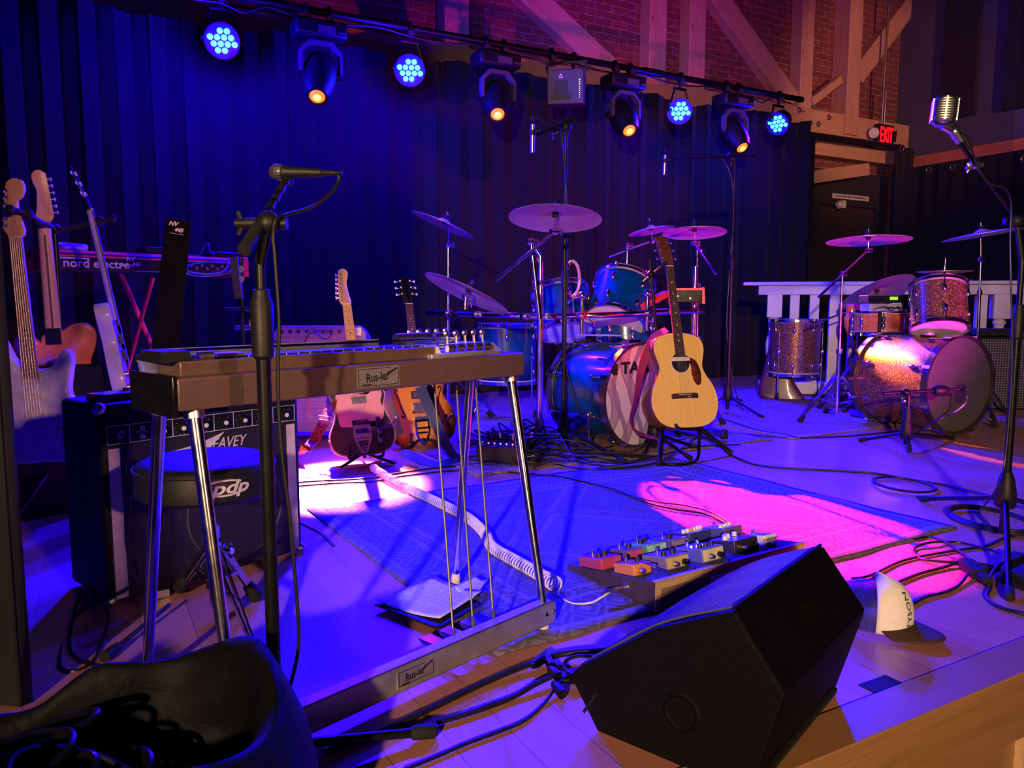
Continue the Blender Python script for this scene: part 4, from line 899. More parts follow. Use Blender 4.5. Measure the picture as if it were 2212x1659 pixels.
b = MB(); c = BM @ V((BL, -.002, .052)); b.lathe([(.005, 0), (.004, .003), (.001, .004)], c, -BE, 12); part('rivet', b, m_nickel, pb)
for (tx, ty, bx, by) in ((938, 842, 980, 1378), (985, 836, 1022, 1352), (1026, 830, 1066, 1334)):
    top = PL(tx, ty, S(0, .09, 0), SE); bot = PL(bx, by, BM @ V((0, .035, 0)), BE); b = MB(); b.cyl(top + UP * .02, bot, .0027, n=8); b.cyl(bot, bot + UP * .02, .0045, n=8); part('pull_rod', b, m_rodm, steel)
    p = V((bot.x, bot.y, 0)); b = MB(); R = frame(p, BD, BE, UP).to_3x3(); b.box(p + BE * .05 + UP * .032, (.026, .1, .006), R); b.box(p + BE * .075 + UP * .04, (.036, .05, .006), R); b.box(p + BE * .0 + UP * .045, (.012, .02, .05), R); part('pedal', b, m_chrome, steel, bevel=.002)
def badge(x, y, z, w, h, M, par, plate):
    T = M @ frame((x, y, z), (1, 0, 0), (0, 0, 1), (0, -1, 0)); I = RM[steel.name].inverted() @ T
    b = MB(False); b.box((0, 0, .0006), (w, h, .0014)); b.v = [I @ p for p in b.v]; bd = part('badge', b, plate, par, label='silver name badge')
    b = MB(False); q = .0035
    for a, c in (((-w / 2 + q, -h / 2 + q), (w / 2 - q, -h / 2 + q)), ((-w / 2 + q, h / 2 - q), (w / 4, h / 2 - q)), ((-w / 2 + q, -h / 2 + q), (-w / 2 + q, h / 2 - q)), ((w / 2 - q, -h / 2 + q), (w / 2 - q, h / 2 - q * 2.2))):
        b.box(((a[0] + c[0]) / 2, (a[1] + c[1]) / 2, .0016), (abs(a[0] - c[0]) + .0012, abs(a[1] - c[1]) + .0012, .0006))
    rnd = random.Random(4)
    for k in range(11): px_ = w * (.2 + .024 * k); py_ = h * (.12 + .025 * k); s_ = .0035 - .0001 * k; b.prism([(px_ - s_, py_ - .001), (px_, py_ + s_ * (1 if k % 2 else .4)), (px_ + s_, py_ + .001), (px_ + .001, py_ - s_ * .8)], .0014, .002)
    for k in range(7): px_ = -w * (.38 - .03 * k); py_ = -h * .36; b.prism([(px_ - .003, py_ - .001), (px_, py_ + .0022 + .001 * (k % 2)), (px_ + .003, py_)], .0014, .002)
    b.v = [I @ p for p in b.v]; part('badge_ornament', b, m_ink, bd)
    text('badge_lettering', 'Rus-Ler' if False else 'Rus-ler', h * .62, I @ Matrix.Translation((-w * .03, -.0005, .0014)) @ Matrix.Rotation(.05, 4, 'Z'), m_ink, bd, .0003, sx=.78, bold=h * .012)
m_badge = plain('etched_badge', (.32, .31, .3), .4, .6, .2, 200)
badge(.415, 0, .646, .108, .042, SM, cab, m_badge); badge(.405, -.0, .05, .096, .036, BM, pb, m_alu)
# clear plastic cup
c = S(.02, .14, .674) ; c = PL(325, 797, S(0, .125, 0), SE); c.z = .674
def mat_clear():
    t = NT('clear_plastic'); t.base((.8, .85, .95)); t.b.inputs['Transmission Weight'].default_value = .9; t.b.inputs['IOR'].default_value = 1.2; return t.p(.12)
b = MB(); b.lathe([(.017, 0), (.021, .022), (.0225, .022), (.0225, .024), (.0195, .024), (.0155, .002), (.001, .002)], c, UP, 28, True, False); solo('plastic_cup', b, mat_clear(), 'small clear plastic cup on the left end of the steel guitar', 'cup', origin=c)
# ================================================================ microphone stands
def micstand(base, ztop, lab, legs, r=.011, hub=.16, mat=None, zc=.55, polebot=.03, hubr=.032):
    t = thing('microphone_stand', lab, 'microphone stand', V((base.x, base.y, 0)), 'microphone stands'); mat = mat or m_steel; P = lambda z: V((base.x, base.y, z))
    b = MB(); b.cyl(P(polebot), P(zc * ztop), r, n=18); b.cyl(P(zc * ztop), P(ztop), r * .7, n=14); part('pole', b, mat, t)
    b = MB(); b.lathe([(r * 1.1, -.05), (r * 1.5, -.045), (r * 1.6, .04), (r * 1.2, .05), (r * 1.2, .06), (r * .9, .062)], P(zc * ztop), UP, 16); part('height_clutch', b, m_black, t)
    b = MB(); b.lathe([(r * 1.2, hub + .07), (hubr * .7, hub + .05), (hubr, hub), (hubr, hub - .04), (hubr * .8, hub - .05)], P(0), UP, 20); part('hub', b, m_black, t)
    for q in legs:
        q = V((q.x, q.y, .012)); d = (q - P(0)); d.z = 0; d.normalize(); p0 = P(hub - .02) + d * hubr * .6; b = MB(); b.cyl(p0, q, .0085, n=12); l = part('leg', b, mat, t); b = MB(); e = (q - p0).normalized(); b.lathe([(.0095, -.045), (.013, -.04), (.0135, .0), (.008, .006)], q, e, 12); part('rubber_foot', b, m_rubber, l)
    return t
ms1b = F(600, 1668); s1 = micstand(ms1b, .87, 'black microphone stand in the left foreground, in front of the steel guitar', [F(938, 1592), F(380, 1700), ms1b + V((.1, -.32, 0))], .0115, .065, hubr=.042, zc=.87)
P1 = V((ms1b.x, ms1b.y, 0)); piv = At(579, 483, ms1b.y)
b = MB(); b.cyl(P1 + UP * .86, piv, .009, n=12); b.ball(piv, .02, 12, (1, 1, 1)); b.cyl(piv - V((.035, 0, 0)), piv + V((.03, 0, 0)), .009); wing(b, piv - V((.04, 0, 0)), V((-1, 0, 0)), UP, .018); part('swivel', b, m_black, s1)
tl = At(527, 540, 1.16); tp = At(622, 385, 1.36); b = MB(); d = (tp - tl).normalized(); b.cyl(tl + d * .03, tp, .006, n=14); part('boom_arm', b, m_steel, s1)
b = MB(); b.cyl(tl, tl + d * .07, .0105, .0095, 18); part('counterweight', b, m_rubber, s1)
for k in range(5): b = MB(); q = tl + d * (.1 + .03 * k); b.cyl(q, q + d * .012, .0075, n=12); part('tape_band', b, m_black, s1)
def vocal_mic(p, d, lab, s=1.0):
    # p grille centre, d direction from grille to the connector
    t = thing('microphone', lab, 'microphone', V(p)); d = V(d).normalized()
    b = MB(); b.lathe([(.004, -.027 * s), (.016 * s, -.022 * s), (.0245 * s, -.008 * s), (.0255 * s, .004 * s), (.0235 * s, .016 * s), (.02 * s, .022 * s)], p, d, 28); part('grille', b, mat_mesh('grille_mesh', (.008, .008, .01), (.1, .1, .11), 400), t)
    b = MB(); b.lathe([(.021 * s, .02 * s), (.021 * s, .03 * s), (.018 * s, .034 * s), (.0125 * s, .15 * s), (.011 * s, .152 * s)], p, d, 24); part('handle', b, m_black, t)
    b = MB(); b.lathe([(.0095 * s, .15 * s), (.0095 * s, .19 * s), (.006 * s, .2 * s), (.004, .22 * s)], p, d, 18); part('connector', b, m_black, t)
    return t
g0 = At(600, 372, 1.36); vocal_mic(g0, At(728, 374, 1.33) - g0, 'black vocal microphone on the boom of the left foreground stand', .56)
b = MB(); q = tp; b.cyl(q - V((0, .0, .012)), q + V((.004, 0, .012)), .009, n=14); b.ball(q, .011, 12); part('mic_clip', b, m_black, s1)
def cable3(name, pts, r, lab, mat=None, cat='cable', n=8, group=None):
    b = MB(); b.sweep(cr(pts, n), r, 8); return solo(name, b, mat or m_cable, lab, cat, group, origin=V(pts[0]))
cable3('microphone_cable', [At(729, 374, 1.33), At(731, 392, 1.33), At(712, 420, 1.31), At(672, 448, 1.28), At(620, 464, 1.24), At(596, 475, 1.215), At(590, 510, 1.215), At(594, 560, 1.215), At(603, 700, 1.215), At(600, 800, 1.217), At(606, 950, 1.217), At(626, 1120, 1.22), At(640, 1280, 1.22), At(645, 1390, 1.22), At(630, 1470, 1.22), At(608, 1530, 1.22)], .0032, 'black microphone cable hanging down the left foreground stand')
# centre overhead stand
mb = F(1217, 972); s2 = micstand(mb, At(1220, 285, mb.y).z, 'tall black overhead microphone stand in front of the blue drum kit', [F(1352, 1003), F(1100, 985), F(1240, 915)], .0125, .14, zc=.54)
pv = At(1222, 275, mb.y); b = MB(); a1 = At(1160, 292, mb.y - .1); a2 = At(1240, 258, mb.y + .02); b.cyl(a1, a2, .008, n=10); part('boom_arm', b, m_steel, s2)
b = MB(); d = (a2 - a1).normalized(); b.cyl(a2 - d * .09, a2, .018, n=16); part('counterweight', b, m_black, s2, label='thick padded end of the boom'); b = MB(); b.cyl(a2, a2 + d * .002, .014); part('end_cap', b, m_nickel, s2)
b = MB(); b.ball(pv, .03, 10); b.cyl(pv - UP * .04, pv + UP * .01, .014); b.cyl(pv - V((.05, 0, .02)), pv + V((.02, 0, .01)), .01); wing(b, pv - V((.05, 0, .03)), V((-1, 0, -.3)), UP, .03); part('swivel', b, m_black, s2)
def pencil(c0, c1, lab, Y):
    t = thing('pencil_microphone', lab, 'microphone', c0.copy(), 'pencil microphones'); d = (c1 - c0).normalized(); L = (c1 - c0).length
    b = MB(); b.cyl(c0 + d * L * .42, c1, .011, n=18); b.cyl(c0 + d * L * .1, c0 + d * L * .3, .0095, n=16); part('body', b, m_nickel, t)
    b = MB(); b.cyl(c0 + d * L * .28, c0 + d * L * .45, .0135, n=16); b.ball(c0 + d * L * .3 + V((.02, 0, 0)), .015, 10); part('clip', b, m_black, t); return t
pencil(At(1151, 262, mb.y - .1), At(1150, 330, mb.y - .1), 'silver pencil microphone hanging from the tall centre stand', mb.y)
cable3('microphone_cable', [At(1151, 262, mb.y - .1), At(1150, 254, mb.y - .1), At(1160, 253, mb.y - .1), At(1185, 268, mb.y - .08), At(1205, 275, mb.y - .05), At(1214, 300, mb.y - .03), At(1224, 420, mb.y - .02), At(1226, 560, mb.y - .02), At(1220, 750, mb.y - .02), At(1224, 800, mb.y), At(1238, 850, mb.y), At(1256, 905, mb.y), At(1252, 955, mb.y)], .0045, 'thin black cable running down the tall centre microphone stand')
# right overhead stand
mb3 = F(1571, 892); s3 = micstand(mb3, At(1578, 345, mb3.y).z, 'thin overhead microphone stand right of the acoustic guitar', [F(1648, 905), F(1500, 895), F(1600, 868)], .0125, .14, zc=.6)
b = MB(); a1 = At(1442, 345, mb3.y - .4); a2 = At(1632, 337, mb3.y + .1); b.cyl(a1, a2, .008, n=10); part('boom_arm', b, m_steel, s3); b = MB(); pv = At(1580, 340, mb3.y); b.ball(pv, .035, 10); b.cyl(pv - UP * .06, pv, .014); part('swivel', b, m_black, s3)
pencil(At(1437, 330, mb3.y - .42), At(1435, 378, mb3.y - .42), 'silver pencil microphone on the boom right of the centre, near the rightmost lamps', mb3.y)
cable3('microphone_cable', [At(1437, 328, mb3.y - .42), At(1440, 319, mb3.y - .42), At(1465, 320, mb3.y - .35), At(1500, 332, mb3.y - .2), At(1560, 345, mb3.y), At(1584, 420, mb3.y), At(1575, 600, mb3.y), At(1570, 700, mb3.y), At(1578, 790, mb3.y), At(1590, 850, mb3.y), F(1606, 890)], .0045, 'thin black cable down the stand right of the acoustic guitar')
# small dark stand behind the acoustic guitar
q = V((At(1420, 700, 3.98).x, 3.9, 0)); s5 = micstand(V((q.x, q.y + .1, 0)), 0.6, 'short dark stand whose arm rises behind the acoustic guitar', [q + V((.25, .2, 0)), q + V((-.1, -.1, 0)), q + V((.15, -.1, 0))], .011, .12)
b = MB(); b.cyl(At(1418, 722, q.y + .1), At(1404, 560, q.y + .1), .0085); b.cyl(At(1390, 610, q.y + .1), At(1440, 566, q.y + .1), .008); b.ball(At(1406, 592, q.y + .1), .02, 10); part('boom_arm', b, m_steel, s5)
# kick drum mic on short stand
q = F(1956, 972); s6 = micstand(V((q.x, q.y, 0)), At(1957, 850, q.y).z, 'short black stand in front of the dark bass drum head', [F(2058, 950), F(1858, 955), F(1954, 975) + V((0, -.05, 0))], .013, .11)
a0_, a1_ = At(1908, 850, q.y), At(2050, 842, q.y + .05); b = MB(); b.cyl(a0_, a1_, .009, n=12); b.ball(At(1957, 848, q.y), .022, 10); part('boom_arm', b, m_steel, s6)
t = thing('microphone', 'black bass drum microphone pointing at the port of the dark drum head', 'microphone', a1_); d = (a1_ - a0_).normalized(); b = MB(); b.lathe([(.02, -.06), (.028, -.05), (.028, .0), (.018, .02), (.01, .03)], a1_ - d * .03, d, 18); part('body', b, m_black, t); b = MB(); b.cyl(a1_, a1_ + d * .1, .01, n=12); part('connector', b, m_black, t)
cable3('microphone_cable', [a1_ + d * .1, At(2088, 850, q.y), At(2085, 872, q.y), At(2060, 892, q.y), At(2020, 910, q.y), F(1975, 938)], .004, 'thin cable looping below the bass drum microphone')
# right foreground stand with vintage microphone
mb4 = F(2165, 1172); s4 = micstand(mb4, At(2200, 560, mb4.y).z, 'black microphone stand in the right foreground holding the silver microphone', [F(1992, 1084), F(2290, 1115), F(2180, 1300)], .0125, .17, zc=.78)
pv = At(2196, 478, mb4.y); P4 = V((mb4.x, mb4.y, 0)); b = MB(); b.cyl(P4 + UP * (At(2200, 565, mb4.y).z), pv, .0085); b.ball(pv, .022, 12); b.cyl(pv - V((.04, 0, 0)), pv + V((.03, 0, 0)), .011); part('swivel', b, m_black, s4)
j = At(2108, 356, mb4.y - .03); e = At(2070, 305, mb4.y - .05); b = MB(); b.sweep([At(2290, 530, mb4.y + .05), pv + V((0, 0, .01)), At(2150, 412, mb4.y - .01), j, e], .0068, 12); part('boom_arm', b, m_steel, s4)
b = MB(); b.ball(j, .014, 10); b.cyl(j - V((.02, 0, 0)), j + V((.02, .0, 0)), .01); wing(b, j - V((.02, 0, .01)), V((-1, 0, 0)), UP, .015); part('joint', b, m_nickel, s4)
def vintage():
    Y = mb4.y - .06; c = At(2040, 240, Y); z = V((-.35, -.93, .08)).normalized(); y = (UP + V((.08, 0, 0))).normalized(); x = y.cross(z).normalized(); y = z.cross(x); M = frame(c, x, y, z)
    t = thing('vintage_microphone', 'chrome ribbed vintage microphone at the upper right', 'microphone', M); w, h, dd = .034, .044, .034
    def sec(s, k=1.0): return cr2([(-w * s, -h * .62), (-w * s, h * .6), (-w * .72 * s, h * .95), (0, h * 1.02), (w * .72 * s, h * .95), (w * s, h * .6), (w * s, -h * .62), (w * .6 * s, -h), (-w * .6 * s, -h)], 4)
    b = MB(False); b.dome(sec(.9), -dd * .85, dd * .85, .012); part('capsule', b, m_ink, t)
    ms = plain('satin_chrome', (.7, .7, .72), .28, 1.0, .05)
    b = MB(False)
    for k in range(9):
        yy = h * (-.68 + .165 * k); ww = w * (1.0 if abs(yy) < h * .62 else .86); out = cr2([(-ww, -dd * .6), (-ww, dd * .6), (-ww * .6, dd * 1.0), (0, dd * 1.08), (ww * .6, dd * 1.0), (ww, dd * .6), (ww, -dd * .6), (ww * .6, -dd), (-ww * .6, -dd)], 3)
        b.prism(out, yy - .0016, yy + .0016, frame((0, 0, 0), (1, 0, 0), (0, 0, 1), (0, -1, 0)) @ Matrix.Diagonal((1, 1, -1, 1)))
    part('grille_rib', b, ms, t)
    b = MB(False); b.ball((0, h * .74, 0), w * .98, 20, (1, .42, 1.05)); b.ball((0, -h * .8, 0), w * .95, 20, (1, .38, 1.0))
    for sx in (-1, 1): b.box((sx * w * .99, 0, 0), (.004, h * 1.5, dd * 1.1))
    for zz in (-1, 1): b.box((0, 0, zz * dd * 1.07), (.006, h * 1.6, .004))
    part('shell', b, ms, t)
    b = MB(); p0 = M @ V((0, -h * 1.0, 0)); p1 = At(2062, 285, Y); p2 = At(2076, 306, Y); b.cyl(p0, p1, .013, .012, 16); b.cyl(p1, p2, .017, .014, 18); b.ball(p1, .016, 12); part('swivel_mount', b, ms, t)
    b = MB(); b.sweep(cr([p0 + V((.02, 0, .01)), At(2072, 275, Y), At(2085, 300, Y)], 5), .0035, 8); b.cyl(At(2078, 290, Y - .01), At(2098, 322, Y - .01), .008, .006); part('connector', b, m_black, t)
    cable3('microphone_cable', [At(2098, 322, Y - .01), At(2106, 345, Y), At(2118, 372, Y), At(2140, 398, Y), At(2172, 408, Y), At(2184, 440, Y + .02), At(2182, 520, Y + .03), At(2184, 620, Y + .03), At(2186, 800, Y + .04), At(2170, 1000, Y + .04), At(2150, 1060, Y + .02), F(2110, 1110, .004)], .003, 'black cable running down the right foreground microphone stand')
vintage()
# ================================================================ drum stool
st = F(468, 1352); st.z = 0; zs = .425
pass
stool = thing('drum_stool', 'round black drum stool with white logo on its side, behind the steel guitar', 'stool', V((st.x, st.y, 0)))
sc_ = V((At(447, 980, st.y - .02).x, st.y - .03, 0))
m_vinyl = plain('black_vinyl', (.008, .008, .009), .5, 0, .1, 60, bump=.2)
m_vinyl.node_tree.nodes['Principled BSDF'].inputs['Specular IOR Level'].default_value = .2
b = MB(); b.lathe([(.1, zs - .085), (.145, zs - .08), (.157, zs - .07), (.158, zs - .01), (.15, zs), (.13, zs + .006), (.06, zs + .008), (.001, zs + .004)], sc_, UP, 64); seat = part('seat', b, m_vinyl, stool)
b = MB(); b.sweep([sc_ + V((cos(a) * .1585, sin(a) * .1585, zs - .012)) for a in [2 * pi * k / 48 for k in range(48)]], .003, 6, closed=True); part('piping', b, m_black, seat)
def wraptext(s, size, cx, ang0, r, z, mat, parent, sx, shear, bold):
    o = text('logo_lettering', s, size, Matrix(), mat, parent, .0005, shear, sx, bold=bold, label='white logo lettering')
    for v in o.data.vertices:
        a = radians(ang0) + v.co.x / r; rr = r + .0012 + v.co.z; zz = z + v.co.y; p = RM[parent.name].inverted() @ V((cx.x + cos(a) * rr, cx.y + sin(a) * rr, zz)); v.co = p
    return o
wraptext('pdp', .04, sc_, -50, .1585, zs - .038, m_silver, seat, 1.35, .3, .001)
b = MB()
rg = []; 
for k in range(30):
    a_ = 2 * pi * k / 36 + .75; rg.append((.05 * cos(a_) - .012, .017 * sin(a_)))
pts = []
for (x_, y_) in rg: a = radians(-50) + x_ / .1585; pts.append(sc_ + V((cos(a) * .1592, sin(a) * .1592, zs - .038 + y_)))
b.ribbon(pts, UP, .004, .001); part('logo_ring', b, m_silver, seat)
b = MB(); P = lambda z: V((st.x, st.y, z)); b.cyl(P(.05), P(.24), .0135, n=16); b.cyl(P(.24), V((sc_.x, sc_.y, zs - .08)), .011, n=16); b.cyl(P(.225), P(.255), .017); part('post', b, m_chrome, stool)
b = MB(); b.cyl(P(.1), P(.12), .02); part('collar', b, m_chrome, stool); b = MB(); b.cyl(P(.19), P(.215), .02); b.cyl(P(.2), P(.2) + V((.04, -.02, 0)), .007); wing(b, P(.2) + V((.045, -.022, 0)), V((1, -.4, 0)), UP, .018);part('collar', b, m_chrome, stool)
for q in (F(560, 1450), F(552, 1305), F(405, 1310) + V((-.05, .08, 0))):
    q = V((q.x, q.y, .025)); d = (q - P(0)); d.z = 0; d.normalize(); s = d.cross(UP) * .009; b = MB(); p0 = P(.2) + d * .02; b.bar(p0 + s, q + s * .3, .004, .015); b.bar(p0 - s, q - s * .3, .004, .015); m = p0.lerp(q, .5); b.bar(P(.11) + d * .02 + s * .5, m + s * .5, .003, .012); b.bar(P(.11) + d * .02 - s * .5, m - s * .5, .003, .012); l = part('leg', b, m_chrome, stool)
    b = MB(); e = (q - p0).normalized(); b.lathe([(.01, -.05), (.014, -.045), (.021, -.002), (.019, .008)], q, e, 10); part('rubber_foot', b, m_rubber, l)
# ================================================================ combo amplifier (left)
AX = V((.647, .762, 0)).normalized(); AE = V((-AX.y, AX.x, 0)); A0 = V((-1.054, 1.934, 0)); AM = frame(A0, AX, UP, -AE); AW, AH, AD = .595, .533, .25
amp = thing('combo_amplifier', 'black combo amplifier with silver side stripes behind the drum stool', 'amplifier', AM)
b = MB(False); b.box((AW / 2, AH / 2 + .008, -AD / 2), (AW, AH - .012, AD)); part('cabinet', b, m_tolex, amp, bevel=.014)
b = MB(False); b.box((AW / 2, .455, .001), (AW - .03, .052, .006)); cp = part('control_panel', b, m_black, amp)
m_outline = m_silver
b = MB(False); xs = [.018, .075, .135, .19, .25, .31, .37, .43, .5, .575]
for y_ in (.431, .479): b.box((AW / 2, y_, .005), (AW - .035, .0018, .001))
for x_ in xs: b.box((x_, .455, .005), (.0018, .048, .001))
part('panel_outline', b, m_outline, cp)
for k, x_ in enumerate((.16, .215, .28, .34, .4, .46, .54)):
    b = MB(False); b.lathe([(.014, .004), (.012, .016), (.008, .018), (.001, .018)], (x_, .452, 0), (0, 0, 1), 18); kb_ = part('knob', b, m_black, cp); b = MB(False); b.lathe([(.0065, .018), (.006, .02), (.001, .02)], (x_, .452, 0), (0, 0, 1), 14); part('knob_cap', b, m_white, kb_)
    b = MB(False)
    for a in range(8): aa = pi * (.25 + a / 7 * 1.5) + pi / 2; b.box((x_ + cos(aa) * .019, .452 + sin(aa) * .019, .0048), (.0018, .0018, .0008))
    part('dial_mark', b, m_outline, cp)
text('panel_lettering', 'PEDAL', .011, Matrix.Translation((.107, .455, .0055)), m_outline, cp, .0003)
for y_ in (.466, .443): b = MB(False); b.lathe([(.008, .004), (.007, .009), (.0035, .009), (.0035, .005), (.001, .005)], (.107, y_ , 0), (0, 0, 1), 14); part('jack', b, m_nickel, cp)
b = MB(False); b.lathe([(.012, .004), (.01, .012), (.006, .012), (.006, .03), (.004, .032)], (.05, .455, 0), (0, 0, 1), 16); part('jack_plug', b, m_nickel, cp)
b = MB(False); b.box((AW / 2, .22, .001), (AW - .03, .41, .006)); part('grille', b, mat_mesh('grille_cloth', (.012, .01, .014), (.03, .028, .033), 220), amp)
b = MB(False); b.sweep([(.37 + .15 * cos(a), .19 + .15 * sin(a), .004) for a in [2 * pi * k / 48 for k in range(48)]], .003, 6, closed=True); part('speaker_ring', b, plain('dim_ring', (.05, .045, .055), .5), amp)
for x_ in (.028, AW - .04): b = MB(False); b.hexa([(x_ - .01, .02, .003), (x_ + .022, .02, .003), (x_ + .022, .02, .007), (x_ - .01, .02, .007), (x_ - .01, .42, .003), (x_ + .018, .42, .003), (x_ + .018, .42, .007), (x_ - .01, .42, .007)]); part('side_stripe', b, plain('silver_cloth', (.42, .36, .45), .6), amp)
for x_ in (0.006, AW - .006):
    for y_ in (.016, AH - .008): b = MB(False); b.ball((x_, y_, -.006), .017, 14); part('corner_cap', b, m_nickel, amp)
# angular maker's lettering
text('logo', 'EAVEY', .045, Matrix.Translation((.35, .392, .006)), m_silver, amp, .0008, .35, .8, label='angular silver logo lettering')
b = MB(False); b.prism([(.21, .385), (.34, .425), (.265, .36), (.275, .39), (.255, .395)], .004, .0065); b.prism([(.185, .39), (.255, .4), (.22, .388)], .004, .0065); part('logo_initial', b, m_silver, amp, label='long pointed silver P of the logo')
# things on top of the amp
def onamp(x, y, w, d, h, name, mat, lab, cat, rot=0):
    M = AM @ Matrix.Translation((x, AH + .0025, -y)) @ Matrix.Rotation(rot, 4, 'Y'); t = thing(name, lab, cat, M); b = MB(False); b.box((0, h / 2, 0), (w, h, d)); part('case', b, mat, t, bevel=.004); return t
t = onamp(.09, .1, .13, .075, .02, 'effects_pedal', plain('dark_red_enamel', (.22, .03, .02), .35, coat=.4), 'flat dark red pedal lying on top of the black combo amplifier', 'pedal', .25); b = MB(False); b.cyl((.03, .02, 0), (.03, .028, 0), .008); part('switch', b, m_black, t)
t = onamp(.2, .075, .085, .055, .024, 'tuner_pedal', plain('grey_enamel', (.22, .21, .24), .35), 'small grey tuner box on the black combo amplifier beside the red pedal', 'pedal', -.1); b = MB(False); b.cyl((.02, .012, .027), (.02, .012, .031), .006); part('jack', b, m_nickel, t)
cable3('power_lead', [AM @ V((.05, .455, .03)), AM @ V((.05, .43, .05)), AM @ V((.047, .36, .03)), AM @ V((.05, .3, .045)), AM @ V((.045, .18, .03)), AM @ V((.05, .07, .05)), F(165, 1330), F(130, 1440), F(200, 1430), F(235, 1330), F(180, 1280), F(150, 1400), F(225, 1445), F(252, 1437)], .0045, 'black cable hanging from the combo amplifier and looping on the floor')
b = MB(); c0, c1 = F(225, 1420, .012), F(318, 1345, .02); d = (c1 - c0).normalized(); b.cyl(c0, c0 + d * .05, .014, .01); b.cyl(c0 + d * .05, c1 + d * .1, .0055); solo('cable_plug', b, m_rubber, 'thick black plug and lead on the floor below the combo amplifier', 'plug')
b = MB(); c = F(350, 1290); b.box(c + UP * .012, (.035, .02, .02), Matrix.Rotation(.6, 3, 'Z')); solo('jack_adapter', b, m_nickel, 'small shiny metal adapter on the floor at the foot of the combo amplifier', 'adapter')
# dark cabinet behind on the left
g = F(150, 1180); M = frame(V((-1.95, 2.75, 0)), AX, UP, -AE); b = MB(False); b.box((.2, .28, 0), (.42, .56, .28)); b.v = [M @ p for p in b.v]; solo('amplifier_cabinet', b, m_tolex, 'plain black cabinet in the dark behind the combo amplifier at far left', 'amplifier', bevel=.01, origin=M.translation)
# ================================================================ guitars
def guitar(M, lab, G, name='electric_guitar'):
    """G: outline, depth, mats, neck geometry. Local frame: X across, Y up the neck, Z out of the top."""
    t = thing(name, lab, 'guitar', M, None); d = G['depth']; out = cr2(G['outline'], 6)
    b = MB(False); b.dome(out, -d, 0, G.get('round', .008), k=3); body = part('body', b, G['side'], t)
    if G.get('top'):
        b = MB(False); b.prism([(x * .985, .002 + y * .99) for x, y in out], -.001, .0015); part('top', b, G['top'], body)
    nb, nut, hl = G['neckstart'], G['nut'], G['head']; w0, w1 = .0215, .0275; zb = .004; zf = G.get('action', .012)
    end = G['boardend']
    b = MB(False)
    pr = []
    for i in range(13):
        yy = nb + (nut - nb) * i / 12; w = w1 + (w0 - w1) * (yy - end) / (nut - end); pr.append((yy, w))
    base = len(b.v)
    for yy, w in pr:
        for k in range(9): a = pi * k / 8; b.v.append(V((w * cos(a), yy, zf - .005 - .019 * sin(a))))
    for i in range(12):
        for k in range(8): q = i * 9 + k; b.f.append((q, q + 1, q + 10, q + 9))
        b.f.append((i * 9 + 8, i * 9, i * 9 + 9, i * 9 + 17))
    b.f.append(tuple(range(8, -1, -1))); b.f.append(tuple(range(108, 117)))
    neck = part('neck', b, G['neckmat'], t)
    b = MB(False); b.hexa([(-w1, end, zf - .005), (w1, end, zf - .005), (w0, nut, zf - .005), (-w0, nut, zf - .005), (-w1, end, zf), (w1, end, zf), (w0, nut, zf), (-w0, nut, zf)]); fb = part('fretboard', b, G['board'], neck)
    sc_ = G['scale']; b = MB(False)
    for f in range(1, 22):
        yy = nut - sc_ * (1 - 2 ** (-f / 12))
        if yy < end + .004: break
        w = w1 + (w0 - w1) * (yy - end) / (nut - end); b.box((0, yy, zf + .0004), (2 * w - .001, .0022, .0014))
    part('fret_wires', b, m_nickel, fb)['kind'] = 'stuff'
    for f in (3, 5, 7, 9, 12, 15, 17):
        ya = nut - sc_ * (1 - 2 ** (-f / 12)); yb_ = nut - sc_ * (1 - 2 ** (-(f - 1) / 12)); yy = (ya + yb_) / 2
        if yy > end + .005: b = MB(False); b.cyl((0, yy, zf - .001), (0, yy, zf + .0006), .004, n=10); part('inlay', b, G['inlay'], fb)
    b = MB(False); b.box((0, nut + .002, zf - .001), (2 * w0, .004, .008)); part('nut', b, m_cream, neck)
    hm = Matrix.Translation((0, nut + .003, zf - .004)) @ Matrix.Rotation(-radians(G.get('headtilt', 0)), 4, 'X')
    b = MB(False); b.dome(cr2(hl, 5) if G.get('smoothhead', True) else hl, -.014, 0.0, .002, T=hm); head = part('headstock', b, G['headmat'], neck)
    for (x, y, sx) in G['tuners']:
        b = MB(False); b.v = []; b.cyl((x, y, -.014), (x, y, .009), .0032, n=10); b.cyl((x, y, 0), (x, y, .002), .0055, n=12)
        e = G.get('tunerlen', .026)
        b.cyl((x, y, -.008), (x + sx * e, y, -.008), .002, n=6); b.ball((x + sx * (e + .004), y, -.008), .0075, 10, (.8, 1.1, .45)); b.v = [hm @ p for p in b.v]; part('tuning_peg', b, G.get('tunmat', m_nickel), head)
    for k in range(6):
        x0 = -.0175 + .007 * k; x1 = -.026 + .0104 * k; b = MB(False); b.cyl((x1, G['bridge'], zf + .003), (x0, nut, zf + .001), .0006, n=4)
        q = min(G['tuners'], key=lambda u: abs(u[0] - x0) + (5 - k) * 0.0) if False else G['tuners'][k]; b.cyl((x0, nut, zf + .001), hm @ V((q[0], q[1], .006)), .0005, n=4); part('string', b, m_nickel, t)
    return t, body
LP = lambda body, b, name, mat, **k: part(name, b, mat, body, **k)
m_spruce = wood('aged_spruce', (.84, .58, .13), (.92, .68, .18), (45, 2.5, 10), .3, .5, bump=.02)
m_rose = wood('dark_rosewood', (.035, .015, .01), (.07, .03, .018), (40, 3, 20), .45, .1); m_maple = wood('lacquered_maple', (.72, .4, .14), (.8, .5, .2), (40, 3, 10), .3, .5, bump=.02)
m_shademaple = wood('shade_darkened_maple', (.26, .15, .07), (.36, .22, .11), (40, 3, 10), .45, .2)  # likely shade on the white guitar's fretboard is put into this maple's colour
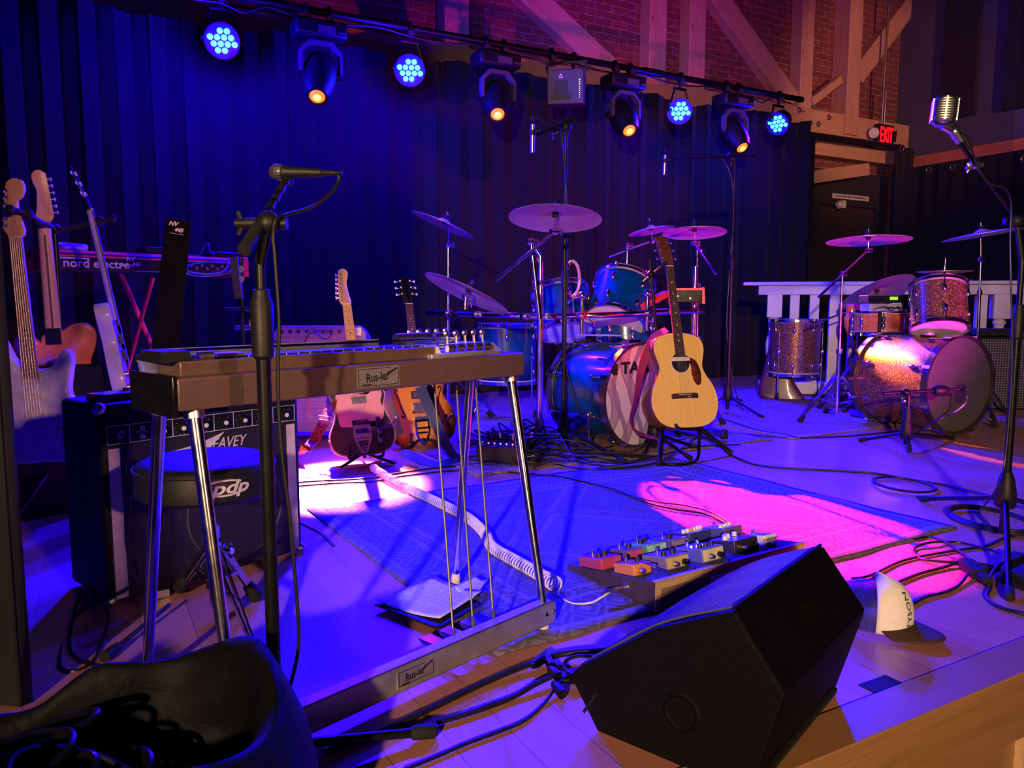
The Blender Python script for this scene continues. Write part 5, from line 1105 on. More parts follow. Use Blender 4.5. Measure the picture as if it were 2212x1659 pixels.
m_mahog = wood('dark_mahogany', (.1, .03, .018), (.16, .05, .03), (20, 3, 20), .25, .7)
m_tort = NT('tortoise'); _v = m_tort.coord(); m_tort.base(m_tort.ramp(m_tort.noise(_v, 60, 4, .6, 1.5), [(.4, (.03, .008, .006)), (.6, (.13, .03, .015))])); m_tort = m_tort.p(.15, 0, .6)
m_pearl = plain('pearl', (.8, .78, .72), .3)
mirror = lambda h: h + [(-x, y) for x, y in reversed(h) if x > .001]
def dot(b, x, y, r, z0, z1, n=24): b.lathe([(r, z0), (r, z1), (.0005, z1)], (x, y, 0), (0, 0, 1), n)
# ---- acoustic
ac = dict(outline=mirror([(0, 0), (.1, .006), (.165, .045), (.192, .125), (.178, .205), (.14, .27), (.125, .315), (.136, .365), (.146, .41), (.13, .46), (.07, .487), (0, .492)]), depth=.108, side=m_mahog, top=m_spruce, round=.004,
    neckstart=.44, nut=.845, boardend=.365, scale=.645, bridge=.165, neckmat=m_mahog, board=m_rose, inlay=m_pearl, headmat=m_mahog, headtilt=14, action=.011,
    head=[(-.023, 0), (.023, 0), (.034, .03), (.037, .18), (0, .185), (-.037, .18), (-.034, .03)], smoothhead=False,
    tuners=[(-.024, .05, -1), (-.024, .1, -1), (-.024, .15, -1), (.024, .15, 1), (.024, .1, 1), (.024, .05, 1)])
GA = At(1487, 924, 3.83); t, body = guitar(facing(GA, -72, 16, 0), 'natural spruce top acoustic guitar standing on a folding stand in front of the blue drums', ac, 'acoustic_guitar')
b = MB(False); dot(b, 0, .335, .051, .001, .0022, 40); LP(body, b, 'sound_hole', m_ink, label='dark round sound hole')
b = MB(False); b.lathe([(.052, .0018), (.058, .0018), (.058, .0026), (.052, .0026), (.052, .0018)], (0, .335, 0), (0, 0, 1), 40, False, False); LP(body, b, 'rosette', m_cream)
b = MB(False); b.dome(cr2([(.032, .37), (.055, .362), (.09, .34), (.108, .29), (.106, .235), (.088, .215), (.066, .235), (.057, .28), (.056, .32)], 5), .0012, .003, .0005); pg = LP(body, b, 'pickguard', m_tort)
b = MB(False); b.sweep([V((.07 + .008 * sin(k * 1.9), .25 + k * .006, .0034)) for k in range(14)], .0008, 5); part('signature', b, plain('pink_pen', (.6, .2, .2), .5), pg)
b = MB(False); b.prism([(-.075, .152), (-.07, .148), (-.03, .15), (.03, .15), (.07, .148), (.075, .152), (.075, .172), (.06, .176), (-.06, .176), (-.075, .172)], .001, .009); br = LP(body, b, 'bridge', m_rose, bevel=.001)
b = MB(False); b.box((0, .168, .0105), (.075, .003, .004)); part('saddle', b, m_cream, br)
for k in range(6): b = MB(False); b.ball((-.026 + .0104 * k, .157, .01), .003, 8); part('bridge_pin', b, m_pearl if k > 3 else m_ink, br)
b = MB(False); b.box((0, .352, .008), (.1, .02, .012)); pk = LP(body, b, 'pickup', m_cream, bevel=.002, label='cream soundhole pickup')
for k in range(6): b = MB(False); dot(b, -.026 + .0104 * k, .352, .0022, .012, .0146, 10); part('pole_piece', b, m_nickel, pk)
# strap of the acoustic (pink lit leather, hanging behind to the floor)
Y0 = 3.95
def strap(pts, w, lab, mat, wd, name='guitar_strap', t_=.003):
    b = MB(); pp_ = cr(pts, 8)
    if isinstance(wd, tuple): wd = [wd[0].lerp(wd[1], min(1, 1.6 * i / (len(pp_) - 1))) for i in range(len(pp_))]
    b.ribbon(pp_, wd, w, t_); return solo(name, b, mat, lab, 'guitar strap', 'guitar straps', origin=V(pts[0]))
m_dkleather = plain('dark_leather', (.05, .02, .02), .45, coat=.2); m_pinkleather = plain('red_leather', (.32, .03, .1), .4)
strap([At(1440, 712, 3.98), At(1415, 728, 3.97), At(1398, 760, 3.93), At(1385, 800, 3.9), At(1378, 835, 3.9), At(1371, 868, 3.9), At(1362, 905, 3.88), At(1372, 930, 3.86), At(1400, 942, 3.86), At(1424, 952, 3.83), At(1428, 985, 3.8), F(1424, 1000, .01)], .045, 'red leather strap hanging from the acoustic guitar and curling to the floor at left', m_pinkleather, (V((.95, -.2, .3)), V((.25, .95, .1))))
# folding stand under it
def xstand(px, lab, A, Bq, C_, Dq, name='guitar_stand', cat='guitar stand', pads=None, mat=None):
    t = thing(name, lab, cat, V(px), 'guitar stands')
    for (p, q) in (A, Bq): b = MB(); b.cyl(p, q, .0125, n=12); l = part('leg', b, mat or m_steel, t); b = MB(); e = (q - p).normalized(); b.cyl(q - e * .03, q + e * .004, .016, n=12); part('rubber_foot', b, m_rubber, l)
    for pts in (C_, Dq):
        if pts: b = MB(); b.sweep(cr(pts, 6), .008, 8); part('cradle_arm', b, mat or m_steel, t)
    return t
fz = lambda px, py: F(px, py, .014)
xstand(F(1470, 960), 'black folding stand under the acoustic guitar', (At(1432, 905, 3.9), fz(1424, 1003)), (At(1500, 915, 3.95), fz(1578, 978)),
    [At(1405, 905, 3.98), At(1400, 940, 3.95), fz(1392, 958)], [fz(1424, 990), fz(1432, 1002), fz(1480, 1003), fz(1506, 992), At(1510, 960, 3.85), At(1508, 930, 3.85), At(1470, 926, 3.8), At(1460, 918, 3.72)])
# ---- black guitar with pink pickguard
m_blk = plain('worn_black_lacquer', (.03, .026, .028), .3, 0, .4, 25, coat=.4); m_pink = plain('pink_pickguard', (.85, .42, .4), .35, 0, .06); m_bind = plain('cream_binding', (.75, .6, .5), .35)
tele = dict(outline=[(0, 0), (.09, .005), (.148, .04), (.163, .11), (.138, .185), (.122, .235), (.135, .3), (.122, .345), (.095, .36), (.065, .345), (.042, .325), (.032, .35), (-.032, .365), (-.06, .385), (-.105, .39), (-.14, .365), (-.14, .31), (-.118, .24), (-.13, .18), (-.16, .11), (-.148, .04), (-.09, .005)], depth=.045, side=m_blk, top=None, round=.005,
    neckstart=.33, nut=.765, boardend=.31, scale=.648, bridge=.125, neckmat=m_maple, board=m_maple, inlay=m_ink, headmat=m_maple, headtilt=2, action=.01,
    head=[(-.021, 0), (.021, 0), (.024, .02), (.018, .05), (.014, .11), (.022, .135), (.026, .165), (.008, .185), (-.014, .178), (-.022, .16), (-.034, .03), (-.03, .012)], tuners=[(-.024 + .0025 * k, .034 + .024 * k, -1) for k in range(6)], tunerlen=.018)
GT = At(789, 984, 3.72); t, body = guitar(facing(GT, -70, 15, 3.5), 'black electric guitar with pink pickguard and maple neck on a low stand', tele)
b = MB(False); o = cr2(tele['outline'], 6); b.dome(o, -.047, -.001, .002); b.dome([(x * 1.006, y * 1.004 - .0008) for x, y in o], -.006, .0, .0015); LP(body, b, 'binding', m_bind)
b = MB(False); b.dome([(x * .965, .006 + y * .965) for x, y in o], -.002, .002, .001); LP(body, b, 'top', m_blk)
b = MB(False); b.dome(cr2([(-.075, .15), (-.03, .145), (.035, .16), (.05, .165), (.105, .17), (.12, .22), (.108, .26), (.12, .3), (.105, .33), (.07, .32), (.04, .3), (-.035, .32), (-.1, .33), (-.112, .26), (-.11, .2), (-.1, .155)], 4), .001, .0035, .0006); pg = LP(body, b, 'pickguard', m_pink, label='pink pickguard')
b = MB(False); b.box((0, .275, .006), (.075, .035, .007)); pk = LP(body, b, 'pickup', m_nickel, bevel=.002)
for k in range(6): b = MB(False); dot(b, -.026 + .0104 * k, .28, .0022, .009, .0108, 10); part('pole_piece', b, m_silver, pk)
b = MB(False); b.dome([(-.045, .09), (.045, .09), (.045, .16), (.035, .178), (-.045, .178)], .001, .005, .001); bp = LP(body, b, 'bridge_plate', m_nickel); b = MB(False); b.box((0, .158, .009), (.068, .017, .008), Matrix.Rotation(-.15, 3, 'Z')); part('bridge_pickup', b, m_ink, bp, bevel=.002)
for k in range(6): b = MB(False); b.cyl((-.028 + .011 * k, .108, .01), (-.028 + .011 * k, .13, .01), .0045, n=10); part('saddle', b, m_chrome, bp)
b = MB(False); b.dome(cr2([(.075, .06), (.095, .06), (.097, .12), (.097, .175), (.085, .185), (.073, .175), (.073, .12)], 3), .001, .004, .001); cp2 = LP(body, b, 'control_plate', m_nickel)
for y_ in (.085, .12): b = MB(False); b.cyl((.085, y_, .004), (.085, y_, .02), .008, n=16); part('knob', b, m_chrome, cp2)
def bigsby(body, y0, mat, arm=1):
    b = MB(False)
    for x_ in (-.038, .036): b.bar((x_, y0 + .0, .008), (x_ * .95, y0 + .075, .012), .008, .01)
    b.bar((-.04, y0 + .07, .014), (.045, y0 + .07, .014), .012, .014); b.bar((-.04, y0 + .03, .012), (.045, y0 + .03, .012), .01, .01)
    b.bar((-.038, y0 + .005, .006), (-.016, y0 - .05, .006), .01, .008); b.bar((.036, y0 + .005, .006), (.014, y0 - .05, .006), .01, .008); b.bar((-.04, y0 + .005, .006), (.04, y0 + .005, .006), .01, .008); b.lathe([(.02, .002), (.021, .006), (.017, .0075), (.001, .0075)], (0, y0 - .045, 0), (0, 0, 1), 24); v_ = part('vibrato_tailpiece', b, mat, body)
    b = MB(False); b.sweep(cr([(.05, y0 + .07, .02), (.06, y0 + .055, .028), (.1, y0 + .052, .03), (.15, y0 + .07, .03), (.17, y0 + .09, .028)], 5), .004, 8); b.ball((.17, y0 + .09, .028), .008, 10); b.cyl((.05, y0 + .07, .0), (.05, y0 + .07, .028), .011, n=14); part('vibrato_arm', b, m_chrome, v_)
    b = MB(False); b.lathe([(.014, .0075), (.012, .009), (.010, .0075)], (0, y0 - .045, 0), (0, 0, 1), 20, False, False); part('emblem', b, m_ink, v_)
    text('emblem_letter', 'B', .016, Matrix.Translation((0, y0 - .045, .0078)), m_ink, v_, .0003)
m_bigs = plain('cast_aluminium', (.7, .55, .55), .35, .7); bigsby(body, .03 + .045, m_bigs)
for (x_, y_) in ((-.155, .09), (0, -.002)): b = MB(False); b.cyl((x_, y_, -.02), (x_ * 1.06 - .0, y_ - (.012 if x_ == 0 else 0), -.02), .006, n=10); part('strap_button', b, m_nickel, body)
# ---- sunburst guitar
def mat_burst():
    t = NT('sunburst'); sp = t.n('ShaderNodeSeparateXYZ'); t.set(sp, '0', t.coord()); x = sp.outputs[0]; y = sp.outputs[1]
    dx = t.math('POWER', t.math('DIVIDE', x, .2), 2.0); dx = t.math('POWER', t.math('ABSOLUTE', t.math('DIVIDE', x, .2)), 2.4); dy = t.math('POWER', t.math('ABSOLUTE', t.math('DIVIDE', t.math('SUBTRACT', y, .22), .25)), 2.4)
    f = t.math('ADD', dx, dy); n = t.noise(t.coord((60, 4, 4)), 1.0)
    t.base(t.ramp(t.math('MULTIPLY_ADD', n, .06, f), [(.0, (.8, .36, .06)), (.4, (.7, .26, .04)), (.75, (.18, .04, .012)), (.95, (.03, .012, .008))])); return t.p(.16, 0, .8)
m_burst = mat_burst()
es = dict(outline=mirror([(0, 0), (.1, .006), (.175, .05), (.205, .13), (.188, .21), (.15, .265), (.143, .3), (.16, .35), (.172, .395), (.155, .432), (.12, .44), (.085, .425), (.055, .395), (0, .385)]), depth=.045, side=m_mahog, top=m_burst, round=.006,
    neckstart=.37, nut=.80, boardend=.345, scale=.628, bridge=.165, neckmat=m_mahog, board=m_rose, inlay=m_pearl, headmat=m_blackgloss, headtilt=12, action=.018,
    head=[(-.022, 0), (.022, 0), (.036, .03), (.041, .06), (.036, .15), (.022, .172), (0, .162), (-.022, .172), (-.036, .15), (-.041, .06), (-.036, .03)], tuners=[(-.03, .06, -1), (-.029, .1, -1), (-.028, .14, -1), (.028, .14, 1), (.029, .1, 1), (.03, .06, 1)], tunerlen=.024, tunmat=m_pearl)
GE = At(916, 966, 4.15); t, body = guitar(facing(GE, -66, 14, 1.5), 'sunburst hollow body electric guitar with f-holes on a stand, right of the black guitar', es)
for sx in (-1, 1):
    pts = cr([(sx * .115, .32, .0022), (sx * .128, .33, .0022), (sx * .134, .315, .0022), (sx * .122, .29, .0022), (sx * .11, .25, .0022), (sx * .1, .205, .0022), (sx * .088, .185, .0022), (sx * .095, .17, .0022), (sx * .108, .178, .0022)], 5); b = MB(False)
    b.ribbon(pts, (1, .0, 0), .007, .0012); dot(b, sx * .118, .322, .006, .0014, .0028, 12); dot(b, sx * .105, .18, .006, .0014, .0028, 12); LP(body, b, 'f_hole', m_ink)
for y_ in (.29, .225): b = MB(False); b.box((0, y_, .008), (.085, .042, .012)); pk = LP(body, b, 'pickup', m_ink if y_ > .25 else m_nickel, bevel=.002); b = MB(False); b.box((0, y_, .0145), (.068, .03, .002)); part('cover', b, m_nickel, pk)
b = MB(False); b.box((0, .16, .012), (.085, .016, .014)); LP(body, b, 'bridge', m_nickel, bevel=.002)
b = MB(False); b.box((-.0, .195, .003), (.09, .014, .003)); lp = LP(body, b, 'name_plate', m_ink); text('plate_lettering', 'CUSTOM MADE', .009, Matrix.Translation((0, .195, .0047)), m_silver, lp, .0002)
bigsby(body, .075, m_chrome)
b = MB(False); b.dome(cr2([(.05, .2), (.085, .215), (.095, .27), (.085, .33), (.05, .335)], 4), .006, .008, .0005); LP(body, b, 'pickguard', m_blackgloss)
for (x_, y_) in ((.14, .16), (.15, .11), (.11, .12), (.115, .07)): b = MB(False); b.lathe([(.012, .001), (.01, .016), (.001, .017)], (x_, y_, 0), (0, 0, 1), 18); LP(body, b, 'knob', m_chrome)
# ---- stands of those two
def lowstand(G, M, lab, w=.13, mat=None):
    P = lambda x, y, z: M @ V((x, y, z)); base = P(0, -.05, -.05); t = thing('guitar_stand', lab, 'guitar stand', V((base.x, base.y, 0)), 'guitar stands'); fw = (M.to_3x3() @ V((0, 0, 1))); fw.z = 0; fw.normalize(); sd = UP.cross(fw)
    g = V((base.x, base.y, 0))
    for sg in (-1, 1):
        b = MB(); p = P(sg * w * .62, -.0, .02); q = g + sd * sg * w * .62 + fw * .1; b.sweep(cr([V((p.x, p.y, p.z + .05)), V((p.x, p.y, .09)) + fw * .01, V((p.x, p.y, .04)) + fw * .0, g + sd * sg * .03 + UP * .03], 6), .0075, 10); part('cradle_arm', b, m_rubber, t)
        b = MB(); b.sweep([g + UP * .05, g + sd * sg * w + fw * .12 + UP * .012], .0075, 10); part('leg', b, m_steel, t)
    b = MB(); b.sweep([g + UP * .35 - fw * .12, g + UP * .05, g + fw * .02 + UP * .03], .009, 10); b.sweep([g + UP * .3 - fw * .1, g - fw * .3 + UP * .012], .0075, 10); part('back_leg', b, m_steel, t)
lowstand(GT, facing(GT, -70, 15, 0), 'low black stand holding the black guitar with pink pickguard'); lowstand(GE, facing(GE, -66, 14, 0), 'low black stand holding the sunburst guitar')
# ---- straps on the floor
def mat_tool():
    t = NT('tooled_leather'); n = t.noise(t.coord(), 45, 2, .5, 2.5); t.base(t.ramp(n, [(.0, (.1, .015, .01)), (.46, (.12, .02, .01)), (.5, (.55, .13, .05)), (.56, (.5, .12, .05)), (.6, (.1, .02, .01))])); t.bump(n, .5, .004); return t.p(.4)
m_tool = mat_tool(); m_bluestrap = plain('blue_webbing', (.012, .035, .13), .6); m_blackstrap = plain('black_webbing', (.012, .012, .02), .6)
sw = V((.9, .15, .35))
strap([At(722, 845, 3.78), At(712, 880, 3.72), At(698, 915, 3.66), At(678, 950, 3.62), At(655, 975, 3.6), F(637, 992, .012), F(600, 1005, .006)], .055, 'tooled red leather strap hanging left of the black guitar, with a buckle', m_tool, sw)
b = MB(); q = At(704, 903, 3.66); b.sweep([q + V(p) for p in ((-.035, 0, .012), (.035, -.01, .004), (.037, -.01, -.014), (-.033, 0, -.008))], .003, 6, closed=True); solo('strap_buckle', b, m_nickel, 'metal buckle on the tooled red leather strap', 'buckle', origin=q)
strap([F(610, 1018, .012), F(660, 1023, .014), F(720, 1024, .012), F(770, 1019, .012), F(812, 1010, .02), F(822, 1004, .01)], .06, 'tooled red leather strap lying along the floor below the black guitar', m_tool, V((.2, .9, .45)))
strap([At(832, 845, 4.0), At(838, 870, 3.96), At(850, 905, 3.92), At(860, 940, 3.88)], .06, 'black webbing strap hanging between the two leaning guitars', m_blackstrap, sw)
strap([At(908, 835, 4.02), At(922, 870, 3.98), At(940, 910, 3.95), At(958, 950, 3.95), F(978, 985, .012), F(1000, 990, .01)], .055, 'blue webbing strap hanging in front of the sunburst guitar', m_bluestrap, V((.93, .1, .2)))
strap([F(868, 975, .02), F(890, 985, .014), F(920, 998, .012), F(950, 1003, .012), F(985, 996, .014), F(1012, 985, .02)], .05, 'patterned blue strap end lying on the floor between the sunburst guitar and the stage box', m_bluestrap, V((.3, .9, .3)))
# ---- left hand guitars on the shared stand
m_wht = plain('aged_white_lacquer', (.7, .66, .62), .22, 0, .05, coat=.6)
strat = dict(outline=[(0, 0), (.085, .0), (.145, .035), (.165, .1), (.14, .18), (.118, .24), (.128, .3), (.138, .35), (.125, .385), (.1, .375), (.07, .335), (.035, .325), (-.035, .335), (-.07, .37), (-.1, .44), (-.13, .45), (-.148, .4), (-.135, .32), (-.115, .25), (-.13, .18), (-.162, .11), (-.155, .04), (-.09, .0)], depth=.045, side=m_wht, top=None, round=.014,
    neckstart=.31, nut=.775, boardend=.295, scale=.648, bridge=.12, neckmat=m_maple, board=m_shademaple, inlay=m_ink, headmat=m_maple, headtilt=2, action=.012,
    head=[(-.021, 0), (.021, 0), (.03, .02), (.026, .04), (.016, .08), (.014, .12), (.03, .135), (.042, .16), (.034, .19), (.008, .2), (-.016, .19), (-.024, .165), (-.04, .04), (-.03, .012)], tuners=[(-.026 + .0025 * k, .04 + .024 * k, -1) for k in range(6)], tunerlen=.018)
GS = V((-1.62, 2.66, .0)); q = At(90, 1000, 2.62); t, body = guitar(facing(q, -93, 3, 4.5), 'white electric guitar with maple neck, nearest on the multiple stand at far left', strat)
b = MB(False); b.dome(cr2([(-.06, .06), (.0, .05), (.09, .06), (.125, .1), (.1, .18), (.09, .24), (.11, .3), (.07, .32), (.035, .31), (-.035, .315), (-.07, .35), (-.11, .39), (-.11, .3), (-.09, .22), (-.1, .12)], 4), .001, .0035, .0006); LP(body, b, 'pickguard', m_white)
for y_ in (.17, .23, .285): b = MB(False); b.box((0, y_, .006), (.07, .018, .008)); LP(body, b, 'pickup', m_cream, bevel=.002)
for (x_, y_) in ((.07, .15), (.085, .11), (.1, .07)): b = MB(False); b.lathe([(.013, .003), (.009, .018), (.001, .018)], (x_, y_, 0), (0, 0, 1), 16); LP(body, b, 'knob', m_cream)
m_orangebody = plain('orange_lacquer', (.9, .24, .03), .22, 0, .08, 8, coat=.7)
te2 = dict(tele); te2.update(side=m_orangebody, round=.008, headmat=m_maple)
q = At(133, 915, 2.95); t, body = guitar(facing(q, 118, 4, -1), 'orange bodied guitar seen from behind, with its amber neck, at the far left', te2)
b = MB(False); b.box((0, .345, -.046), (.052, .062, .003)); LP(body, b, 'neck_plate', m_blackgloss, bevel=.001); b = MB(False); b.box((0, .54, -.0135), (.007, .36, .003)); LP(body, b, 'skunk_stripe', m_rose)
thin = dict(es); thin.update(side=m_wht, top=m_wht, neckmat=plain('pale_neck', (.6, .5, .42), .35), depth=.05)
q = At(290, 885, 3.1); t, body = guitar(facing(q, 25, 9, 0), 'white edged guitar seen side on, its dark headstock leaning left, third on the multiple stand', thin)
for y_ in (.29, .225): b = MB(False); b.box((0, y_, .01), (.085, .04, .02)); LP(body, b, 'pickup', m_ink)
for (x_, y_) in ((-.14, .16), (-.15, .11)): b = MB(False); b.lathe([(.012, .001), (.01, .016), (.001, .017)], (x_, y_, 0), (0, 0, 1), 14); LP(body, b, 'knob', plain('gold_knob', (.7, .45, .15), .25, .8))
gs = F(133, 1100); gs = V((At(125, 600, 2.95).x, 2.95, 0)); t = thing('multiple_guitar_stand', 'black stand with neck yokes holding three guitars at the far left', 'guitar stand', gs)
b = MB(); b.cyl(gs + UP * .03, At(118, 492, 2.95), .0105, n=14); b.ball(At(118, 495, 2.95), .022, 10); part('post', b, m_steel, t)
for pts in (([At(118, 492, 2.95), At(85, 478, 2.8), At(60, 462, 2.68), At(22, 452, 2.62)]), ([At(118, 495, 2.95), At(160, 490, 3.0), At(215, 478, 3.08), At(243, 472, 3.1)])):
    b = MB(); b.sweep(cr(pts, 6), .009, 10); b.ball(V(pts[-1]), .016, 8); b.ball(V(pts[-2]), .02, 8); part('yoke_arm', b, m_rubber, t)
for k in range(3): a = radians(30 + 120 * k); b = MB(); p = gs + V((cos(a), sin(a), 0)) * .4 + UP * .014; b.cyl(gs + UP * .25, p, .009, n=10); l = part('leg', b, m_steel, t); foot(l, p, (p - gs - UP * .25).normalized(), .013)
b = MB(); b.cyl(gs + UP * .22, gs + UP * .28, .022); part('collar', b, m_black, t)
# ================================================================ keyboard
k0, k1 = At(106, 560, 3.3), At(538, 578, 4.08); k1.z = k0.z; kx = (k1 - k0).normalized(); ke = V((-kx.y, kx.x, 0)); KL = (k1 - k0).length; KM = frame(V((k0.x, k0.y, k0.z - .045)), kx, UP, -ke)
kb_ = thing('stage_keyboard', 'red stage keyboard with white lettering on its black rear panel at left', 'keyboard', KM)
b = MB(False); b.box((KL / 2, .04, -.15), (KL, .075, .29)); part('chassis', b, m_black, kb_, bevel=.004)
b = MB(False); b.hexa([(0, .06, .002), (KL, .06, .002), (KL, .09, -.02), (0, .09, -.02), (0, .06, -.3), (KL, .06, -.3), (KL, .092, -.3), (0, .092, -.3)]); part('top_case', b, m_red, kb_)
for x_ in (.006, KL - .02): b = MB(False); b.box((x_, .045, -.15), (.03, .1, .31)); part('end_cheek', b, m_red, kb_, bevel=.003)
text('rear_lettering', 'nord electro', .052, Matrix.Translation((.2, .032, .0005)), m_silver, kb_, .0006, sx=1.1, bold=.001)
b = MB(False); b.box((.1, .054, .0), (.13, .006, .002)); b.box((.33, .03, .0), (.05, .008, .002)); b.box((.52, .035, .0), (.05, .03, .002)); b.box((.5, .006, .0), (.25, .002, .002)); part('panel_mark', b, m_silver, kb_)
for i in range(8): b = MB(False); x_ = .62 + i * .028; b.lathe([(.007, 0), (.007, .004), (.003, .004)], (x_, .03 + .014 * (i % 2), 0), (0, 0, 1), 12); part('socket', b, m_nickel, kb_)
t2_ = text('stencil_mark', 'NV', .028, Matrix.Translation((.345, .06, .004)), m_silver, kb_, .0006, .3, bold=.001); text('stencil_number', '445', .026, Matrix.Translation((.37, .036, .004)), m_silver, kb_, .0006, .3, bold=.001)
t = thing('keyboard_stand', 'black and red crossed stand under the red keyboard', 'keyboard stand', V((KM @ V((KL / 2, 0, -.15))).to_tuple() and (KM @ V((KL / 2, 0, -.15))))); t.location.z = 0; RM[t.name] = Matrix.Translation(t.location)
for (x0, x1, z_) in ((.45, .2, .0), (.3, .7, -.28)):
    p, q = KM @ V((x0 + .15, 0, z_ - .02)), KM @ V((x1 + .1, 0, z_ - .02)); q.z = .02
    b = MB(); b.cyl(p, q, .012, n=12); part('leg', b, m_red, t)
p, q = At(330, 600, 3.6), At(298, 752, 3.55); b = MB(); b.cyl(p, q.lerp(p, -2.0) if False else V((p.x - (p.x - q.x) * 4.3, q.y, .03)), .01); part('leg', b, m_red, t)
p, q = At(388, 600, 3.7), At(345, 768, 3.65); b = MB(); b.cyl(p, V((p.x - (p.x - q.x) * 4, q.y, .03)), .01); part('leg', b, m_red, t)
# draped cloth, small gear and leads on the keyboard
kt = lambda x, y=.093, z=-.1: KM @ V((x, y, z))
b = MB(); o = kt(.09); pts = cr2([(-.07, -.02), (-.02, -.045), (.05, -.03), (.12, .0), (.05, .04), (-.03, .045)], 4); b.dome(pts, 0, .03, .014, T=frame(o + UP * .001, kx, ke, UP)); solo('folded_cloth', b, plain('lilac_cloth', (.45, .35, .5), .9, 0, .2, 30, bump=.5), 'crumpled lilac cloth lying on the left end of the red keyboard', 'cloth', origin=o)
b = MB(); o = kt(.52); b.box(o + UP * .017, (.14, .1, .03), frame(o, kx, ke, UP).to_3x3()); solo('effects_box', b, m_black, 'small dark effects box on the middle of the red keyboard', 'effects box', bevel=.004, origin=o)
b = MB(); o = kt(.9); b.box(o + UP * .014, (.17, .12, .025), frame(o, kx, ke, UP).to_3x3()); solo('effects_box', b, m_black, 'flat dark effects box on the right end of the red keyboard', 'effects box', bevel=.004, origin=o)
cable3('patch_cable', [kt(.68, .1), At(390, 574, 3.78), At(400, 590, 3.75), At(440, 597, 3.8), At(490, 590, 3.85), At(500, 575, 3.9), At(470, 565, 3.88), At(410, 572, 3.8), At(405, 586, 3.75), At(450, 592, 3.8), At(488, 582, 3.86), kt(.93, .12)], .004, 'bundle of blue cable hanging behind the right part of the red keyboard', m_bluecable)
cable3('patch_cable', [kt(.7, .1), At(430, 552, 3.9), At(442, 530, 3.9), At(450, 527, 3.9), At(455, 545, 3.9), kt(.86, .11)], .003, 'short cable looping up from the red keyboard beside the effects box', m_bluecable)
m_board = plain('matt_black_board', (.003, .003, .004), .6); m_board.node_tree.nodes['Principled BSDF'].inputs['Specular IOR Level'].default_value = .1
# slanted black board with stencil
c = [At(358, 468, 3.0), At(414, 473, 3.03), At(358, 768, 3.0), At(300, 750, 2.97)]; n_ = (c[1] - c[0]).cross(c[3] - c[0]).normalized(); n_ = n_ if n_.y > 0 else -n_; ext = lambda a, b_: b_ + (b_ - a) * .55
lo1, lo0 = ext(c[1], c[2]), ext(c[0], c[3]); M = frame(c[0], (c[1] - c[0]), (c[0] - c[3]), (c[1] - c[0]).cross(c[0] - c[3]))
tb = thing('leaning_board', 'tall slanting black board with white NV 445 stencil left of the microphone stand', 'board', M)
b = MB(); b.hexa([lo0 + n_ * .02, lo1 + n_ * .02, lo1, lo0, c[0] + n_ * .02, c[1] + n_ * .02, c[1], c[0]]); part('panel', b, m_board, tb, bevel=.002)
text('stencil_mark', 'NV', .022, Matrix.Translation((.028, -.022, .002)), m_silver, tb, .0005, .3, bold=.001); text('stencil_number', '445', .02, Matrix.Translation((.05, -.043, .002)), m_silver, tb, .0005, .3, bold=.001)
b = MB(False); b.box((.045, -.058, .002), (.05, .0015, .001)); part('stencil_line', b, m_silver, tb)
# tray stand with picks
q = At(520, 700, 3.0); g = V((q.x, q.y, 0)); t = thing('tray_stand', 'small stand with a tray and pick holder just left of the front microphone stand', 'stand', g)
b = MB(); b.cyl(g + UP * .02, At(520, 560, 3.0), .009, n=12); b.lathe([(.13, 0), (.13, .012), (.02, .03)], g, UP, 24); part('post', b, m_steel, t)
tr_ = At(528, 668, 3.0); b = MB(); b.box(tr_, (.15, .12, .012), Matrix.Rotation(.4, 3, 'Z')); part('tray', b, m_blackgloss, t, bevel=.005)
b = MB(); b.bar(At(505, 555, 2.96), At(516, 645, 2.96), .03, .012, V((0, 1, 0))); part('pick_holder', b, plain('grey_rubber', (.08, .07, .09), .6), t)
for px, py, cc in ((521, 581, 'upper'), (522, 603, 'lower')): b = MB(); o = At(px, py, 2.95); b.dome(cr2([(-.011, .006), (0, .012), (.011, .006), (.007, -.008), (0, -.013), (-.007, -.008)], 4), 0, .0012, .0004, T=frame(o, (1, 0, 0), UP, (0, -1, 0))); solo('guitar_pick', b, plain('grey_green_celluloid', (.35, .42, .38), .4), cc + ' of two grey-green guitar picks on the holder in front of the keyboard end', 'guitar pick', 'guitar picks', origin=o)
b = MB(); b.cyl(At(508, 708, 3.0), At(566, 708, 3.0), .008); b.cyl(At(560, 708, 3.0), At(570, 708, 3.0), .018); b.cyl(At(540, 690, 3.0), At(540, 712, 3.0), .006); part('clamp_arm', b, m_nickel, t)
# ================================================================ silver faced amplifier behind the guitars
M = frame(V((At(592, 800, 4.35).x, 4.3, 0)), V((1, .06, 0)), UP, V((.06, -1, 0))) @ Matrix.Rotation(-.12, 4, 'X'); FW = .52
fa = thing('guitar_amplifier', 'grey-lilac fabric guitar amplifier behind the steel guitar, guitar lead across its knobs', 'amplifier', M)
b = MB(False); b.dome([(0, .06), (FW, .06), (FW, .62), (FW - .03, .665), (.03, .665), (0, .62)], -.24, .0, .006); part('cabinet', b, plain('pale_tolex', (.3, .28, .33), .6, 0, .1, 200), fa)
b = MB(False); b.box((FW / 2, .63, .002), (FW - .05, .045, .006)); cpn = part('control_panel', b, plain('brushed_panel', (.5, .48, .52), .4, .6), fa)
for k in range(9): b = MB(False); x_ = .05 + k * .046; b.lathe([(.011, .004), (.009, .02), (.001, .021)], (x_, .63, 0), (0, 0, 1), 14); part('knob', b, m_ink, cpn)
